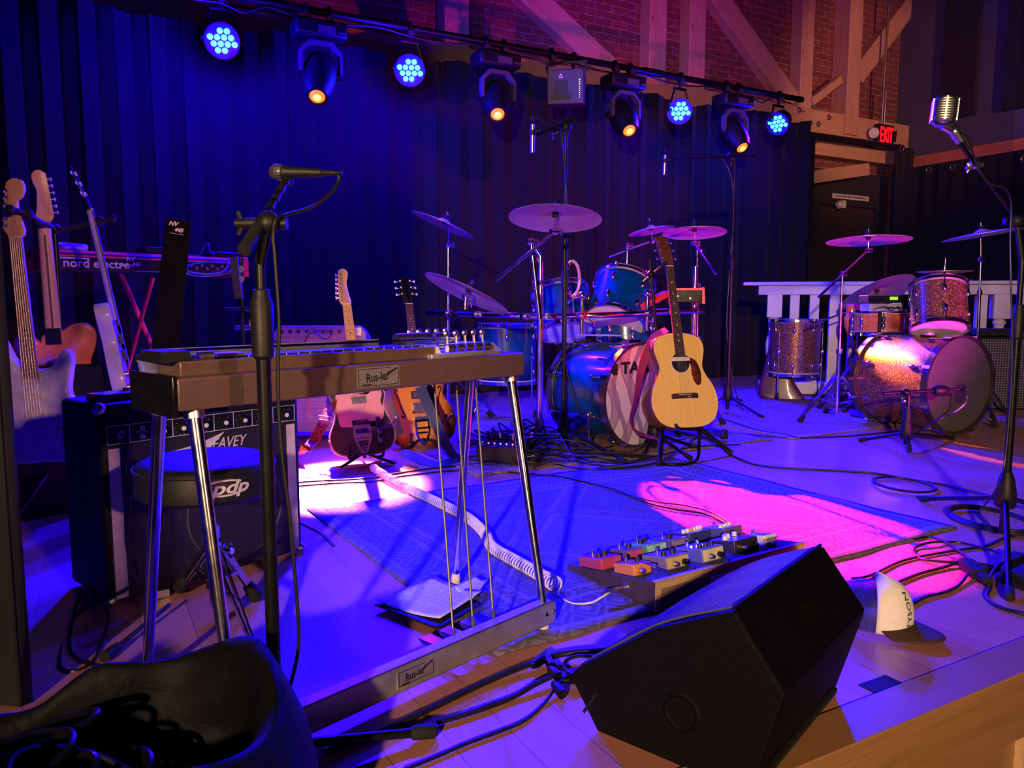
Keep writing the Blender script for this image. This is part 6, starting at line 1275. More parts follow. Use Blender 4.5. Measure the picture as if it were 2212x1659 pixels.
def mat_sg():
    t_ = NT('silver_grille'); sp = t_.n('ShaderNodeSeparateXYZ'); t_.set(sp, '0', t_.coord()); f = t_.math('PINGPONG', sp.outputs[1], .004); t_.base(t_.mix(t_.math('LESS_THAN', f, .0012), (.45, .42, .48), (.2, .17, .24))); return t_.p(.6)
b = MB(False); b.box((FW / 2, .35, .002), (FW - .04, .48, .004)); part('grille', b, mat_sg(), fa)
b = MB(False); b.box((.1, .35, .005), (.03, .46, .002)); b.box((.2, .35, .005), (.03, .46, .002)); part('grille_stripe', b, plain('tan_stripe', (.55, .4, .3), .7), fa)
P = lambda x, y, z: M @ V((x, y, z)); cable3('guitar_lead', [P(.25, .63, .02), P(.27, .6, .05), P(.3, .585, .05), P(.33, .6, .05), P(.32, .63, .04), P(.22, .62, .05), P(.18, .56, .05), P(.12, .52, .04), P(.05, .54, .04), P(-.02, .62, .03)], .004, 'dark guitar lead hanging across the front of the grey-lilac amplifier')
# ================================================================ floor monitor
MA = V((.64, .77, 0)).normalized(); ME = V((MA.y, -MA.x, 0)); MO = V((.36, 1.19, 0)); MW = .437
MM = frame(MO, ME, UP, ME.cross(UP))         # x: towards the audience, y: up, z = away along the axis?
MM = frame(MO, ME, UP, MA * -1)
def mat_grille():
    t = NT('monitor_grille'); v = t.n('ShaderNodeTexVoronoi', feature='DISTANCE_TO_EDGE'); t.set(v, 'Vector', t.coord()); v.inputs['Scale'].default_value = 300; v.inputs['Randomness'].default_value = 0
    t.base(t.ramp(v.outputs['Distance'], [(0, (.16, .15, .18)), (.3, (.05, .045, .06))])); return t.p(.4, .3)
m_moncab = plain('textured_black_enamel', (.0025, .002, .0035), .6, 0, .3, 500, bump=.8)
mon = thing('floor_monitor', 'large black wedge floor monitor at the front of the stage, bottom centre', 'loudspeaker', MM)
prof = [(-.262, .0), (-.326, .09), (-.30, .118), (-.15, .232), (-.012, .300), (.0, .300), (.083, .192), (.082, .18), (.032, .0)]
b = MB(False); b.dome(prof, -MW, 0, .006, k=2); part('cabinet', b, m_moncab, mon, sharp=.35); m_moncab.node_tree.nodes['Principled BSDF'].inputs['Specular IOR Level'].default_value = .12
b = MB(False); nr = 42
gp = cr([V((-.312, .105, 0)), V((-.15, .231, 0)), V((-.014, .298, 0))], 10)
for k in range(nr):
    z0 = -MW + .014 + (MW - .028) * k / nr; z1 = z0 + (MW - .028) / nr * .42
    base = len(b.v); off = V((-.5, .8, 0)) * .0042
    for p in gp:
        for zz, o in ((z0, 0), (z0, 1), (z1, 1), (z1, 0)): b.v.append(V((p.x, p.y, zz)) + off * o)
    n_g = len(gp)
    for i in range(n_g - 1):
        for j in range(3): q = base + i * 4 + j; b.f.append((q, q + 1, q + 5, q + 4))
part('grille', b, mat_grille(), mon, sharp=.4)
b = MB(False); b.bar((-.006, .302, -.008), (-.006, .302, -MW + .008), .012, .006); part('edge_trim', b, m_moncab, mon, bevel=.002)
b = MB(False); b.cyl((-.09, .1, -.001), (-.09, .1, .0025), .026, n=32); b.lathe([(.026, .001), (.03, .004), (.036, .001)], (-.09, .1, 0), (0, 0, 1), 32, False, False); part('pole_socket', b, m_moncab, mon)
b = MB(False); b.bar((-.29, .03, .003), (-.262, .075, .003), .006, .003, V((0, 0, 1))); part('side_slot', b, m_nickel if False else m_black, mon)
nb_ = V((.108, .083, 0)).normalized(); Tm = frame(V((.0, .3, -MW * .5)) + V((.083, -.108, 0)) * .5 + nb_ * .0012, (0, 0, -1), (-.083, .108, 0), nb_)
b = MB(False); b.sweep([Tm @ V((cos(a) * .03, sin(a) * .028, 0)) for a in [2 * pi * k / 32 for k in range(32)]], .0012, 6, closed=True)
for k in range(5):
    x_ = -.016 + .008 * k; h_ = .018 - abs(k - 2) * .004; b.sweep([Tm @ V((x_ + .003 * sin(j), -h_ + 2 * h_ * j / 6, 0)) for j in range(7)], .0011, 5)
part('emblem', b, m_moncab, mon, label='embossed round emblem')
b = MB(False); b.bar((.036, .02, -.03), (.036, .02, -MW + .03), .01, .02); part('rubber_foot', b, m_rubber, mon)
# ================================================================ pedalboard
L0, L1 = V((.165, 2.221, 0)), V((.368, 1.904, 0)); by_ = (L0 - L1).normalized(); BDp = (L0 - L1).length; BW = .60; bx_ = V((by_.y, -by_.x, 0)); PM = frame(L1, bx_, by_, UP)
def mat_tweed():
    t = NT('tweed_cloth'); w_ = t.n('ShaderNodeTexWave', wave_type='BANDS', bands_direction='DIAGONAL'); t.set(w_, 'Vector', t.coord()); w_.inputs['Scale'].default_value = 90
    t.base(t.ramp(w_.outputs['Fac'], [(.3, (.3, .19, .08)), (.7, (.62, .43, .2))])); t.bump(w_.outputs['Fac'], .4, .002); return t.p(.7)
pbd = thing('pedalboard', 'wedge shaped tweed covered pedalboard behind the floor monitor', 'pedalboard', PM); hz, lz = .082, .02
b = MB(False); b.hexa([(0, 0, .004), (BW, 0, .004), (BW, BDp, .004), (0, BDp, .004), (0, 0, hz), (BW, 0, hz), (BW, BDp, lz), (0, BDp, lz)]); part('case', b, plain('plum_tolex', (.05, .03, .05), .6, bump=.2), pbd, bevel=.002)
b = MB(False); b.box((BW / 2, -.001, hz / 2 + .001), (BW, .003, hz - .004)); b.box((BW / 2, .005, hz + .001), (BW, .012, .0025)); part('tweed_front', b, mat_tweed(), pbd)
pn = V((0, -(lz - hz), BDp)).normalized(); py__ = V((0, BDp, lz - hz)).normalized()
b = MB(False); b.hexa([(.008, .01, hz - .001), (BW - .008, .01, hz - .001), (BW - .008, BDp - .008, lz), (.008, BDp - .008, lz), (.008, .01, hz + .0015), (BW - .008, .01, hz + .0015), (BW - .008, BDp - .008, lz + .003), (.008, BDp - .008, lz + .003)]); part('deck', b, plain('black_carpet', (.05, .045, .055), .85), pbd)
def mat_wov():
    t = NT('woven_grille'); br = t.n('ShaderNodeTexBrick'); t.set(br, 'Vector', t.coord((1, 1, 1), rot=(pi / 2, 0, 0))); br.inputs['Scale'].default_value = 1; br.inputs['Brick Width'].default_value = .009; br.inputs['Row Height'].default_value = .0045; br.inputs['Mortar Size'].default_value = .0009
    br.inputs['Color1'].default_value = (.09, .035, .025, 1); br.inputs['Color2'].default_value = (.14, .06, .04, 1); br.inputs['Mortar'].default_value = (.35, .24, .15, 1); t.base(br.outputs['Color']); return t.p(.6)
b = MB(False); b.box((BW / 2, -.003, .036), (BW - .035, .003, .055)); gl = part('grille', b, mat_wov(), pbd)
b = MB(False); b.box((.24, -.0055, .055), (.09, .003, .016)); part('name_plate', b, m_silver, pbd)
b = MB(False); b.box((-.001, .11, .036), (.004, .022, .026)); b.lathe([(.008, 0), (.007, .006), (.004, .006)], (-.003, .11, .036), (-1, 0, 0), 14); part('jack_plate', b, m_nickel, pbd)
for (x_, y_) in ((.015, .02), (.2, .02), (.4, .02), (.585, .02), (.015, .36), (.585, .36)): b = MB(False); z_ = hz + (lz - hz) * y_ / BDp + .002; b.ball((x_, y_, z_), .0035, 8, (1, 1, .5)); part('screw', b, m_nickel, pbd)
b = MB(False); 
b.sweep([(.03, .03, hz), (.03, .03, hz + .03), (.03, .1, hz + .03 - .01), (.03, .1, hz - .012)], .003, 8); part('handle', b, m_chrome, pbd)
PO = PM @ V((0, 0, hz + .003)); PNw = (PM.to_3x3() @ pn); PYw = PM.to_3x3() @ py__
KN = lambda b, x, y, z, r=.008, h=.012: b.lathe([(r, z), (r * .9, z + h), (.0005, z + h + .001)], (x, y, 0), (0, 0, 1), 14)
def fx(px, py, w, d, h, col, lab, knobs, kmat=None, face=None, leds=(), jacks=2, txt=None, switches=((0, .03),), top=None, rot=0, shift=0):
    c = PL(px, py, PO + PNw * shift, PNw); M = frame(c, bx_, PYw, PNw) @ Matrix.Rotation(radians(rot), 4, 'Z')
    t = thing('effects_pedal', lab, 'effects pedal', M, 'pedals on the pedalboard'); b = MB(False); b.hexa([(-w / 2, -d / 2, 0), (w / 2, -d / 2, 0), (w / 2, d / 2, 0), (-w / 2, d / 2, 0), (-w / 2 + .001, -d / 2 + .001, h), (w / 2 - .001, -d / 2 + .001, h), (w / 2 - .001, d / 2 - .001, h * .85), (-w / 2 + .001, d / 2 - .001, h * .85)])
    ca = part('housing', b, plain('pedal_' + lab.split()[0], col, .35, 0, .08, coat=.3), t, bevel=.002)
    if top: b = MB(False); b.hexa([(-w / 2 + .004, -d / 2 + .004, h - .0005), (w / 2 - .004, -d / 2 + .004, h - .0005), (w / 2 - .004, d / 2 - .004, h * .85), (-w / 2 + .004, d / 2 - .004, h * .85), (-w / 2 + .004, -d / 2 + .004, h + .0006), (w / 2 - .004, -d / 2 + .004, h + .0006), (w / 2 - .004, d / 2 - .004, h * .85 + .0008), (-w / 2 + .004, d / 2 - .004, h * .85 + .0008)]); part('face_plate', b, plain('face_' + lab.split()[0], top, .4), ca)
    if face: b = MB(False); b.box((0, -d / 2 - .0006, h * .5), (w - .006, .0012, h - .008)); part('end_panel', b, plain('end_' + lab.split()[0], face, .4), ca)
    for i, (x, y) in enumerate(knobs): b = MB(False); KN(b, x * w / 2, y * d / 2, h * .92); part('knob', b, (kmat[i % len(kmat)] if isinstance(kmat, list) else kmat) or m_ink, t)
    for (x, y) in switches: b = MB(False); KN(b, x * w / 2, y * d / 2 if abs(y) > .04 else d * .3, h * .85, .0055, .014); part('foot_switch', b, m_chrome, t)
    for (x, y, m) in leds: b = MB(False); b.ball((x * w / 2, y * d / 2, h * .95 + .001), .0028, 8); part('indicator', b, m, t)
    for j in range(jacks):
        x = (-.2 + .45 * j) * w; b = MB(False); o = V((x, -d / 2, h * .42)); b.cyl(o, o + V((0, -.012, 0)), .0075, n=14); b.cyl(o + V((0, -.012, 0)), o + V((.0, -.02, 0)), .006, n=12); part('jack_plug', b, m_blackgloss if j % 2 else m_nickel, t)
    if txt: text('lettering', txt, h * .38, Matrix.Translation((0, -d / 2 - .0016, h * .66)) @ Matrix.Rotation(pi / 2, 4, 'X'), m_ink, ca, .0003)
    return M
kw = [m_white]
fx(1367, 1236, .062, .085, .03, (.65, .22, .05), 'orange effects pedal at the front left corner of the pedalboard', ((.3, -.3),), m_ink, jacks=1)
fx(1438, 1222, .085, .1, .036, (.2, .16, .25), 'tan fronted effects pedal, second in the front row beside the orange one', ((-.4, -.3), (.35, -.3)), m_ink, (.5, .42, .22))
fx(1512, 1207, .085, .105, .04, (.1, .12, .4), 'silver fronted blue effects pedal in the middle of the front row with lit lamps', ((-.6, -.55), (0, -.5), (.6, -.45)), m_ink, (.6, .55, .45), ((-.3, -.1, m_redled), (.3, -.1, m_blueled), (-.7, .0, m_blueled), (.75, .0, m_blueled)), 2, None, ((-.5, .5), (.5, .5)))
fx(1585, 1186, .1, .1, .036, (.03, .025, .03), 'wide black effects pedal with pale knobs, fourth in the front row', ((-.75, -.1), (-.45, .2), (-.1, .3), (.6, .4)), m_white, (.02, .015, .02), jacks=2)
fx(1643, 1176, .055, .08, .034, (.72, .7, .68), 'small white effects pedal with printed lettering at the right front of the pedalboard', (), None, None, jacks=1, txt='tc electronic')
fx(1297, 1222, .075, .105, .032, (.4, .05, .1), 'crimson effects pedal at the back left of the pedalboard', ((-.4, -.3), (.3, -.15), (.7, .1)), m_ink, (.5, .06, .1), jacks=0)
fx(1352, 1202, .06, .09, .028, (.15, .07, .1), 'low red-brown effects pedal between the crimson and green ones', ((.2, -.2),), m_ink, (.5, .08, .08), jacks=0)
fx(1394, 1193, .078, .11, .034, (.1, .3, .2), 'green effects pedal, back row of the pedalboard', ((-.55, -.1), (-.1, .1), (.35, .25)), m_ink, (.3, .65, .35), jacks=0, txt='DLY')
fx(1447, 1180, .07, .1, .03, (.12, .09, .15), 'dark violet effects pedal behind the tan one', ((-.3, -.2), (.3, .1)), m_ink, (.25, .2, .28), jacks=0)
fx(1490, 1166, .1, .1, .032, (.03, .04, .15), 'dark blue effects pedal with a row of white and orange knobs at the back', ((-.85, -.4), (-.5, -.35), (-.15, -.3), (.2, -.25), (.55, -.2), (.85, -.15)), [m_white, m_white, plain('orange_knob', (.9, .25, .05), .4), m_white], jacks=0)
fx(1560, 1156, .085, .1, .032, (.1, .09, .2), 'grey topped effects pedal with white knobs at the back right of the pedalboard', ((-.7, -.5), (-.35, -.45), (0, -.4), (.35, -.35)), m_white, None, top=(.35, .33, .38), jacks=0)
rnd = random.Random(11)
for i, (px0, py0, px1, py1) in enumerate(((1420, 1238, 1450, 1243), (1475, 1225, 1500, 1232), (1548, 1208, 1575, 1214), (1330, 1205, 1352, 1218))):
    a, c = PL(px0, py0, PO, PNw) + PNw * .012, PL(px1, py1, PO, PNw) + PNw * .01; cable3('patch_lead', [a, a.lerp(c, .3) - PYw * .02 - PNw * .004, a.lerp(c, .7) - PYw * .015 - PNw * .006, c], .003, ['short black patch lead beside the orange pedal', 'short black patch lead beside the tan fronted pedal', 'short black patch lead beside the silver fronted pedal', 'short black patch lead beside the crimson pedal'][i], group='patch leads on the pedalboard')
# coiled white lead
path = cr([F(806, 1010, .03), F(855, 1042, .02), F(905, 1066, .02), F(960, 1092, .02), F(1010, 1118, .02), F(1045, 1150, .02), F(1064, 1182, .02), F(1110, 1210, .022), F(1160, 1238, .022), F(1200, 1262, .024)], 24)
Ls = [0]
for i in range(1, len(path)): Ls.append(Ls[-1] + (path[i] - path[i - 1]).length)
turns = Ls[-1] / .0145; N = int(turns * 12); pts = []; j = 0
for i in range(N + 1):
    s = Ls[-1] * i / N
    while j < len(Ls) - 2 and Ls[j + 1] < s: j += 1
    f = (s - Ls[j]) / max(1e-6, Ls[j + 1] - Ls[j]); p = path[j].lerp(path[j + 1], f); d = (path[j + 1] - path[j]).normalized(); n1 = d.cross(UP).normalized(); a = 2 * pi * turns * i / N; r_ = .0165 * (1 + .25 * max(0, (s - Ls[-1] + .1) / .1)); pts.append(p + n1 * cos(a) * r_ + UP * sin(a) * r_)
pts = pts + cr([pts[-1], F(1208, 1285, .01), F(1235, 1303, .006), F(1275, 1302, .012), PM @ V((-.09, .105, .028)), PM @ V((-.05, .11, .036))], 6)[1:]
b = MB(); b.sweep(pts, .0028, 6); cc_ = thing('coiled_guitar_lead', 'white coiled guitar lead running across the rug to the pedalboard', 'cable', path[0].copy()); part('coil', b, plain('white_rubber', (.72, .68, .68), .35), cc_)
b = MB(); p0, p1 = PM @ V((-.055, .11, .036)), PM @ V((-.003, .11, .036)); b.lathe([(.004, -.03), (.006, 0), (.0065, (p1 - p0).length * .9), (.004, (p1 - p0).length)], p0, p1 - p0, 14); part('jack_plug', b, m_nickel, cc_)
# ================================================================ trucker cap
q = F(1878, 1348); dF = V((.66, -.75, 0)).normalized(); CM = frame(q + UP * .004, dF.cross(UP) * -1, dF, UP) ; CM = frame(q + UP * .012, V((dF.y, -dF.x, 0)), dF, UP)
cap = thing('trucker_cap', 'trucker cap with white front and brown peak on the floor beside the monitor', 'cap', CM)
def crown(a0, a1, n=20, m=10, k=1.0):
    b = MB(False)
    for i in range(m + 1):
        t_ = i / m
        for j in range(n + 1):
            a = radians(a0 + (a1 - a0) * j / n); r_ = (1 - t_ ** 2.6) ** .5 if t_ < 1 else 0; fr_ = max(0, sin(a)); z = (.10 + .028 * fr_) * t_
            x = cos(a) * .082 * r_ * k; y = sin(a) * .098 * r_ * k + .012 * t_ * fr_; b.v.append(V((x, y, z)))
    for i in range(m):
        for j in range(n): q_ = i * (n + 1) + j; b.f.append((q_, q_ + 1, q_ + n + 2, q_ + n + 1))
    return b
o = part('front_panel', crown(28, 152), plain('white_foam_cloth', (.72, .7, .68), .8, 0, .05, 40), cap, label='white front panel'); md = o.modifiers.new('t', 'SOLIDIFY'); md.thickness = .003
def mat_net():
    t = NT('black_net'); v = t.n('ShaderNodeTexVoronoi', feature='DISTANCE_TO_EDGE'); t.set(v, 'Vector', t.coord((1, 1, 1.6))); v.inputs['Scale'].default_value = 380; v.inputs['Randomness'].default_value = .1
    t.base((.012, .012, .016)); t.t.links.new(t.ramp(v.outputs['Distance'], [(0, (1, 1, 1)), (.22, (.35, .35, .35))]), t.b.inputs['Alpha']); return t.p(.5)
part('mesh_back', crown(152, 388, 36, 10, .99), mat_net(), cap, label='black see-through mesh back')
b = MB(False)
for k in range(25):
    a = radians(-10 + 200 * k / 24); 
for i in range(7):
    for j in range(21):
        a = radians(35 + 110 * j / 20); e = i / 6; x = cos(a) * (.082 + .012 * e); y = sin(a) * .098 + .075 * e * sin(a) ** 1.5; z = .004 + .012 * (1 - (x / .09) ** 2) - .02 * e * .5; b.v.append(V((x, y, max(z, -.006))))
for i in range(6):
    for j in range(20): q_ = i * 21 + j; b.f.append((q_, q_ + 21, q_ + 22, q_ + 1))
o = part('peak', b, plain('dark_brown_twill', (.045, .02, .014), .8, 0, .1, 200), cap, label='dark brown peak'); md = o.modifiers.new('t', 'SOLIDIFY'); md.thickness = .003
b = MB(False); b.ball((0, .005, .113), .006, 8, (1, 1, .5)); part('button', b, m_ink, cap)
o = text('front_lettering', 'TYSON', .022, Matrix(), m_ink, cap, .0004, sx=1.2)
for v in o.data.vertices:
    zz = .015 + (v.co.x + .04) * 1.0; ang = radians(80) - v.co.y / .09; t_ = zz / .128; r_ = (1 - min(.99, t_) ** 2.6) ** .5; v.co = V((cos(ang) * (.082 * r_ + .0022), sin(ang) * (.098 * r_ + .0022) + .012 * t_ * sin(ang), zz))
# ================================================================ papers, cases, tape
m_paper = plain('sheet_paper', (.7, .7, .74), .8, 0, .04, 10)
def flat(name, px, z, th, mat, lab, cat, curl=0.0, group=None):
    P = [F(x, y, z) for x, y in px]; b = MB(); n = 10; c = sum(P, V((0, 0, 0))) / 4
    for i in range(n + 1):
        for j in range(n + 1):
            s, t_ = i / n, j / n; p = (P[0] * (1 - s) + P[1] * s) * (1 - t_) + (P[3] * (1 - s) + P[2] * s) * t_; b.v.append(p + UP * curl * ((2 * s - 1) ** 2 * .7 + (t_ * s) ** 2 * .6))
    for i in range(n):
        for j in range(n): q_ = i * (n + 1) + j; b.f.append((q_, q_ + n + 1, q_ + n + 2, q_ + 1))
    o = solo(name, b, mat, lab, cat, group, origin=V((c.x, c.y, 0))); md = o.modifiers.new('t', 'SOLIDIFY'); md.thickness = th; md.offset = 1; return o
def mat_lines():
    t = NT('printed_page'); sp = t.n('ShaderNodeSeparateXYZ'); t.set(sp, '0', t.coord(rot=(0, 0, .55))); f = t.math('PINGPONG', sp.outputs[1], .006); n = t.noise(t.coord((60, 60, 1)), 1.0, 2)
    m = t.math('MULTIPLY', t.math('LESS_THAN', f, .0012), t.math('GREATER_THAN', n, .45)); t.base(t.mix(m, (.7, .7, .74), (.25, .25, .3))); return t.p(.8)
m_page = mat_lines()
flat('black_folder', ((808, 1308), (948, 1362), (1035, 1308), (930, 1262)), .016, .003, m_black, 'black folder under the song sheets behind the pedal bar', 'folder')
flat('song_sheet', ((812, 1303), (950, 1343), (1044, 1287), (938, 1250)), .021, .0006, m_page, 'large song sheet on the floor behind the pedal bar', 'paper', .012)
flat('song_sheet', ((980, 1272), (1020, 1300), (1056, 1258), (1030, 1250)), .024, .0006, m_page, 'second song sheet tucked at the foot of the steel guitar leg', 'paper', .01)
flat('gaffer_tape', ((1853, 1480), (1893, 1500), (1952, 1477), (1913, 1458)), .0005, .0006, m_rubber, 'black square of tape on the bare stage floor near the front edge', 'tape')
b = MB(); P = [F(x, y) for x, y in ((440, 1545), (500, 1590), (616, 1530), (560, 1480))]; b.hexa([p + UP * .004 for p in P] + [p * .99 + UP * .03 + V((0, .004, 0)) for p in P]); solo('volume_pedal', b, m_vinyl, 'flat black pedal on the floor behind the foot of the left foreground stand', 'pedal', bevel=.004, origin=P[0])
# ================================================================ soft bag with leads at the bottom left
def mat_cloth():
    t = NT('black_nylon'); n = t.noise(t.coord(), 9, 4, .6, .6); t.base((.003, .003, .005)); t.bump(n, .4, .02); t.b.inputs['Specular IOR Level'].default_value = .1; return t.p(.6)
bc = V((-.60, 1.0, 0)); bag = thing('cable_bag', 'soft black open bag full of leads in the bottom left corner', 'bag', bc); b = MB(); rnd = random.Random(5); nu, nv = 72, 16
prof = [(.98, 0), (1.03, .04), (1.02, .1), (.96, .17), (.9, .215), (.85, .225), (.78, .205), (.74, .15), (.7, .09), (.4, .07), (.02, .07)]
pp = cr([V((r_, z, 0)) for r_, z in prof], 3)
for i, p in enumerate(pp):
    for j in range(nu):
        a = 2 * pi * j / nu; ca_, sa_ = cos(a), sin(a); R_ = (abs(ca_ / .31) ** 3 + abs(sa_ / .185) ** 3) ** (-1 / 3); w = 1 + .035 * sin(a * 3 + p.y * 22) + .02 * sin(a * 7 + 2 + p.y * 30); z = p.y * (1 + .12 * sin(a * 2 + .5) + .08 * sin(a * 5)) ; x_, y_ = ca_ * R_ * p.x * w, sa_ * R_ * p.x * w; rot = .35; b.v.append(bc + V((x_ * cos(rot) - y_ * sin(rot), x_ * sin(rot) + y_ * cos(rot), max(0.002, z))))
for i in range(len(pp) - 1):
    for j in range(nu): b.f.append((i * nu + j, i * nu + (j + 1) % nu, (i + 1) * nu + (j + 1) % nu, (i + 1) * nu + j))
part('fabric', b, mat_cloth(), bag, sharp=1.5)
for k in range(9):
    c = bc + V((rnd.uniform(-.13, .08), rnd.uniform(-.06, .04), .12 + .008 * k)); r_ = rnd.uniform(.05, .1); ti = rnd.uniform(-.3, .3); pts = [c + V((cos(a) * r_, sin(a) * r_ * .6, sin(a + k) * .018 + cos(a) * ti * .1)) for a in [2 * pi * i / 20 for i in range(21)]]
    b = MB(); b.sweep(cr(pts, 2), .0055, 8); solo('coiled_lead', b, m_blackgloss, 'coiled glossy black lead inside the open bag at the bottom left', 'cable', 'leads coiled in the open bag', origin=c)
# ================================================================ leads on the floor
def fc(pts, r, lab, mat=None, group=None, name='floor_cable'):
    return cable3(name, [F(p[0], p[1], (p[2] if len(p) > 2 else r + .001) + (.013 if False else 0)) for p in pts], r, lab, mat, 'cable', 7, group)
R1 = .013
fc([(700, 1625, .01), (790, 1593), (900, 1545), (1035, 1480), (1132, 1439, .012), (1210, 1414, .015), (1295, 1406, .02), (1340, 1400, .02)], .0065, 'thick black cable running from the front stand to the monitor, upper one')
fc([(945, 1561), (1000, 1545), (1051, 1528), (1110, 1505), (1153, 1480, .012), (1190, 1462, .015)], .0055, 'black cable from the rubber foot of the front stand to the blue lit connectors')
fc([(868, 1665), (940, 1636), (1010, 1606), (1080, 1580), (1132, 1557), (1175, 1520), (1200, 1485, .012), (1215, 1470, .015)], .0035, 'thin black cable curving up to the left side of the monitor')
for i, (x0, y0, x1, y1) in enumerate(((1150, 1440, 1180, 1418), (1176, 1412, 1192, 1440), (1186, 1442, 1206, 1462), (1215, 1470, 1262, 1462), (1195, 1475, 1215, 1500))):
    a, c = F(x0, y0, .018), F(x1, y1, .016); d = (c - a); L = d.length; b = MB(); b.lathe([(.005, 0), (.009, L * .2), (.0105, L * .3), (.0105, L), (.008, L)], a, d, 14); solo('cable_connector', b, m_blackgloss, ['black connector pointing up right in the bunch left of the monitor', 'topmost upright connector in the bunch left of the monitor', 'middle connector in the bunch left of the monitor', 'connector plugged toward the monitor side', 'lowest connector in the bunch left of the monitor'][i], 'connector', 'connectors left of the monitor', origin=a)
b = MB(); c = F(1262, 1440, .02); b.sweep([c + V((cos(a) * .045, sin(a) * .03, .01 * sin(a))) for a in [2 * pi * k / 24 for k in range(24)]], .004, 8, closed=True); solo('cable_loop', b, m_cable, 'loop of black cable beside the left end of the monitor', 'cable', origin=c)
fc([(1578, 982), (1620, 1000), (1660, 1008), (1750, 1014), (1830, 1018), (1900, 1024), (1960, 1035), (2040, 1048), (2100, 1062), (2150, 1075)], .0055, 'long black cable crossing the floor from the acoustic guitar stand to the right foreground stand')
def coil(px, py, rx, ry, n, lab, r=.0045, seed=1, ang=0.0):
    rr_ = random.Random(seed); c = F(px, py, 0); e = F(px + rx, py, 0); f = F(px, py - ry, 0); ax_, ay_ = (e - c).length, (f - c).length; b = MB()
    pts = []
    for k in range(n * 16 + 1): a = 2 * pi * k / 16; q = 1 + .07 * sin(a * .37 + seed) + .04 * sin(a * 1.3); pts.append(c + V((cos(a + ang) * ax_ * q, sin(a + ang) * ay_ * q, r + .002 + .0035 * (k / 16) + .003 * abs(sin(a * .5)))))
    b.sweep(cr(pts, 2), r, 8); return solo('coiled_cable', b, m_cable, lab, 'cable', None, origin=c)
coil(1952, 1052, 58, 15, 2, 'small flat coil of black cable on the floor left of the right foreground stand', seed=2)
coil(2145, 1130, 78, 24, 4, 'coil of black cable lying under the hub of the right foreground stand', seed=4)
fc([(1840, 1250), (1880, 1243, .006), (1940, 1215), (1985, 1203), (2060, 1190), (2130, 1180), (2180, 1160), (2240, 1150)], .004, 'black cable running from the cap up to the right foreground stand')
fc([(1975, 1165), (2010, 1160), (2050, 1175, .01), (2100, 1212, .012), (2115, 1228, .01), (2160, 1222), (2168, 1200, .012), (2130, 1185, .012), (2070, 1172), (2010, 1172, .012), (1975, 1185), (1985, 1205), (2030, 1213, .012), (2100, 1216, .016), (2150, 1225)], .0042, 'tangled loops of black cable between the cap and the right foreground stand')
fc([(1930, 1262), (1985, 1240), (2030, 1228), (2070, 1218, .01), (2110, 1232, .012)], .0048, 'pair of black leads leading toward the connector by the power box', None)
fc([(1962, 1310, .006), (2000, 1290), (2040, 1280), (2070, 1265), (2090, 1240, .012), (2095, 1225, .014)], .0045, 'black cable curving round behind the cap to the connector by the power box')
fc([(2120, 1238, .012), (2140, 1262), (2132, 1290), (2160, 1312), (2230, 1330), (2290, 1335)], .0052, 'black cable forming a big loop at the right picture edge, lower side')
fc([(2135, 1265, .012), (2145, 1235, .014), (2175, 1212, .014), (2240, 1205)], .005, 'black cable forming a big loop at the right picture edge, upper side')
b = MB(); a, c = F(2085, 1215, .022), F(2118, 1242, .02); b.bar(a, c, .04, .03); b.bar(c, c + (c - a) * .5, .028, .02); solo('power_connector', b, m_rubber, 'black power connector in the tangle of cables by the right foreground stand', 'connector', bevel=.004, origin=a)
b = MB(); P = [F(2158, 1262), F(2240, 1290), F(2270, 1245), F(2185, 1222)]; b.hexa([p + UP * .003 for p in P] + [p + UP * .05 for p in P]); solo('power_supply', b, m_tolex, 'black power box at the right picture edge, inside the loop of cable', 'power box', bevel=.005, origin=P[0])
fc([(640, 1042), (700, 1038), (780, 1034), (860, 1022), (930, 1012), (1000, 1005), (1050, 1000)], .0045, 'black cable lying across the hot lit floor patch, farther one')
fc([(640, 1050), (720, 1044), (800, 1040), (860, 1030), (960, 1018), (1050, 1015), (1120, 1022), (1200, 1028, .014), (1260, 1040, .014), (1330, 1058, .014), (1400, 1086, .014), (1460, 1100, .014), (1530, 1112, .014), (1600, 1148, .014), (1660, 1170, .014)], .0045, 'long black cable crossing the big rug from the left to the pedalboard')
fc([(1330, 1064, .014), (1420, 1084, .014), (1480, 1092, .014), (1540, 1108, .014), (1590, 1140, .014)], .003, 'thin black cable beside the long one on the big rug')
fc([(640, 1125), (660, 1135), (690, 1150), (720, 1180)], .003, 'thin black cable beside the right foot of the combo amplifier')
fc([(1480, 880), (1440, 930), (1500, 948), (1570, 935), (1700, 945), (1830, 942), (1950, 930)], .0045, 'black cable on the floor between the two drum kits, running past the chrome legs')
fc([(1560, 905), (1640, 930), (1690, 938), (1720, 945)], .0065, 'thick cable ending at a blue lit connector left of the sparkle kit')
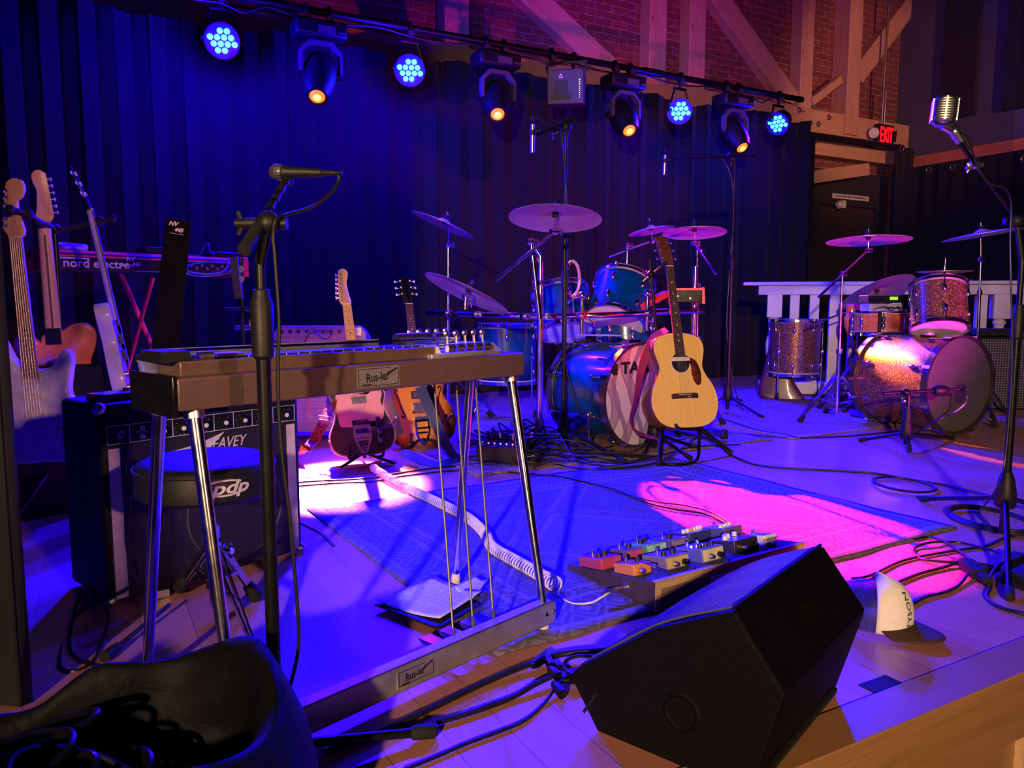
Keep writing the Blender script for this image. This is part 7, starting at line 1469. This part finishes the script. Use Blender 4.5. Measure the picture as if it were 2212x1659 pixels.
for i, pts in enumerate((((1230, 985), (1320, 1000), (1420, 985), (1500, 965), (1600, 960)), ((1180, 975), (1260, 1000), (1360, 1008), (1440, 990), (1520, 930)), ((1160, 965), (1240, 968), (1330, 985), (1400, 962), (1480, 948)), ((1150, 990), (1250, 1012), (1340, 1012), (1410, 1002)))):
    fc([(x, y, .014) for x, y in pts], .0045, ['black cable over the brown rug, from the stage box to the thin overhead stand', 'black cable over the brown rug passing behind the acoustic guitar stand', 'black cable over the brown rug just below the wave printed drum head', 'black cable along the near edge of the brown rug'][i], None, 'cables across the brown rug')
# stage box with its tangle
q = F(1078, 1000); M = frame(q, V((.93, -.36, 0)), V((.36, .93, 0)), UP); sb = thing('stage_box', 'black stage box with small red lamps under a heap of cables', 'stage box', M)
b = MB(False); b.hexa([(-.1, -.06, .012), (.14, -.06, .012), (.14, .08, .012), (-.1, .08, .012), (-.1, -.05, .09), (.14, -.05, .09), (.14, .07, .13), (-.1, .07, .13)]); part('case', b, m_black, sb, bevel=.004)
for k in range(7): b = MB(False); b.ball((-.08 + .032 * k, -.02, .101), .0035, 8); part('indicator', b, m_redled if k in (1, 2, 4, 5) else m_whiteled, sb)
for k in range(6): b = MB(False); b.cyl((-.07 + .034 * k, .03, .112), (-.07 + .034 * k, .02, .15), .009, n=12); part('plug', b, m_nickel if k in (2, 4) else m_black, sb)
b = MB(); rnd = random.Random(21); c0 = M @ V((.02, .06, .1))
for k in range(30):
    st_ = c0 + V((rnd.uniform(-.12, .16), rnd.uniform(-.05, .08), rnd.uniform(-.03, .04))); e = q + V((rnd.uniform(-.2, .55), rnd.uniform(-.12, .3), 0)); e.z = .014 + rnd.uniform(0, .03); h_ = rnd.uniform(.01, .06)
    m1 = st_ + V((rnd.uniform(-.16, .16), rnd.uniform(-.08, .1), h_)); m2 = st_.lerp(e, .55) + V((rnd.uniform(-.1, .1), rnd.uniform(-.08, .08), 0)); m2.z = rnd.uniform(.03, .12); e2 = e + V((rnd.uniform(.0, .3), rnd.uniform(-.12, .1), 0)); b.sweep(cr([st_, m1, m2, e, e2], 6), .0042, 6)
solo('cable_tangle', b, m_cable, 'tangled heap of thin black cables rising from the stage box and spreading over the brown rug', 'cables', None, 'stuff', origin=q)
# small loose things
b = MB(); a = F(1158, 960); b.lathe([(.05, 0), (.045, .05), (.02, .1), (.018, .14)], a + UP * .01, UP, 18); solo('rack_foot_cover', b, m_chrome, 'shiny chrome foot joint at the bottom of the drum rack upright', 'drum hardware', origin=a)
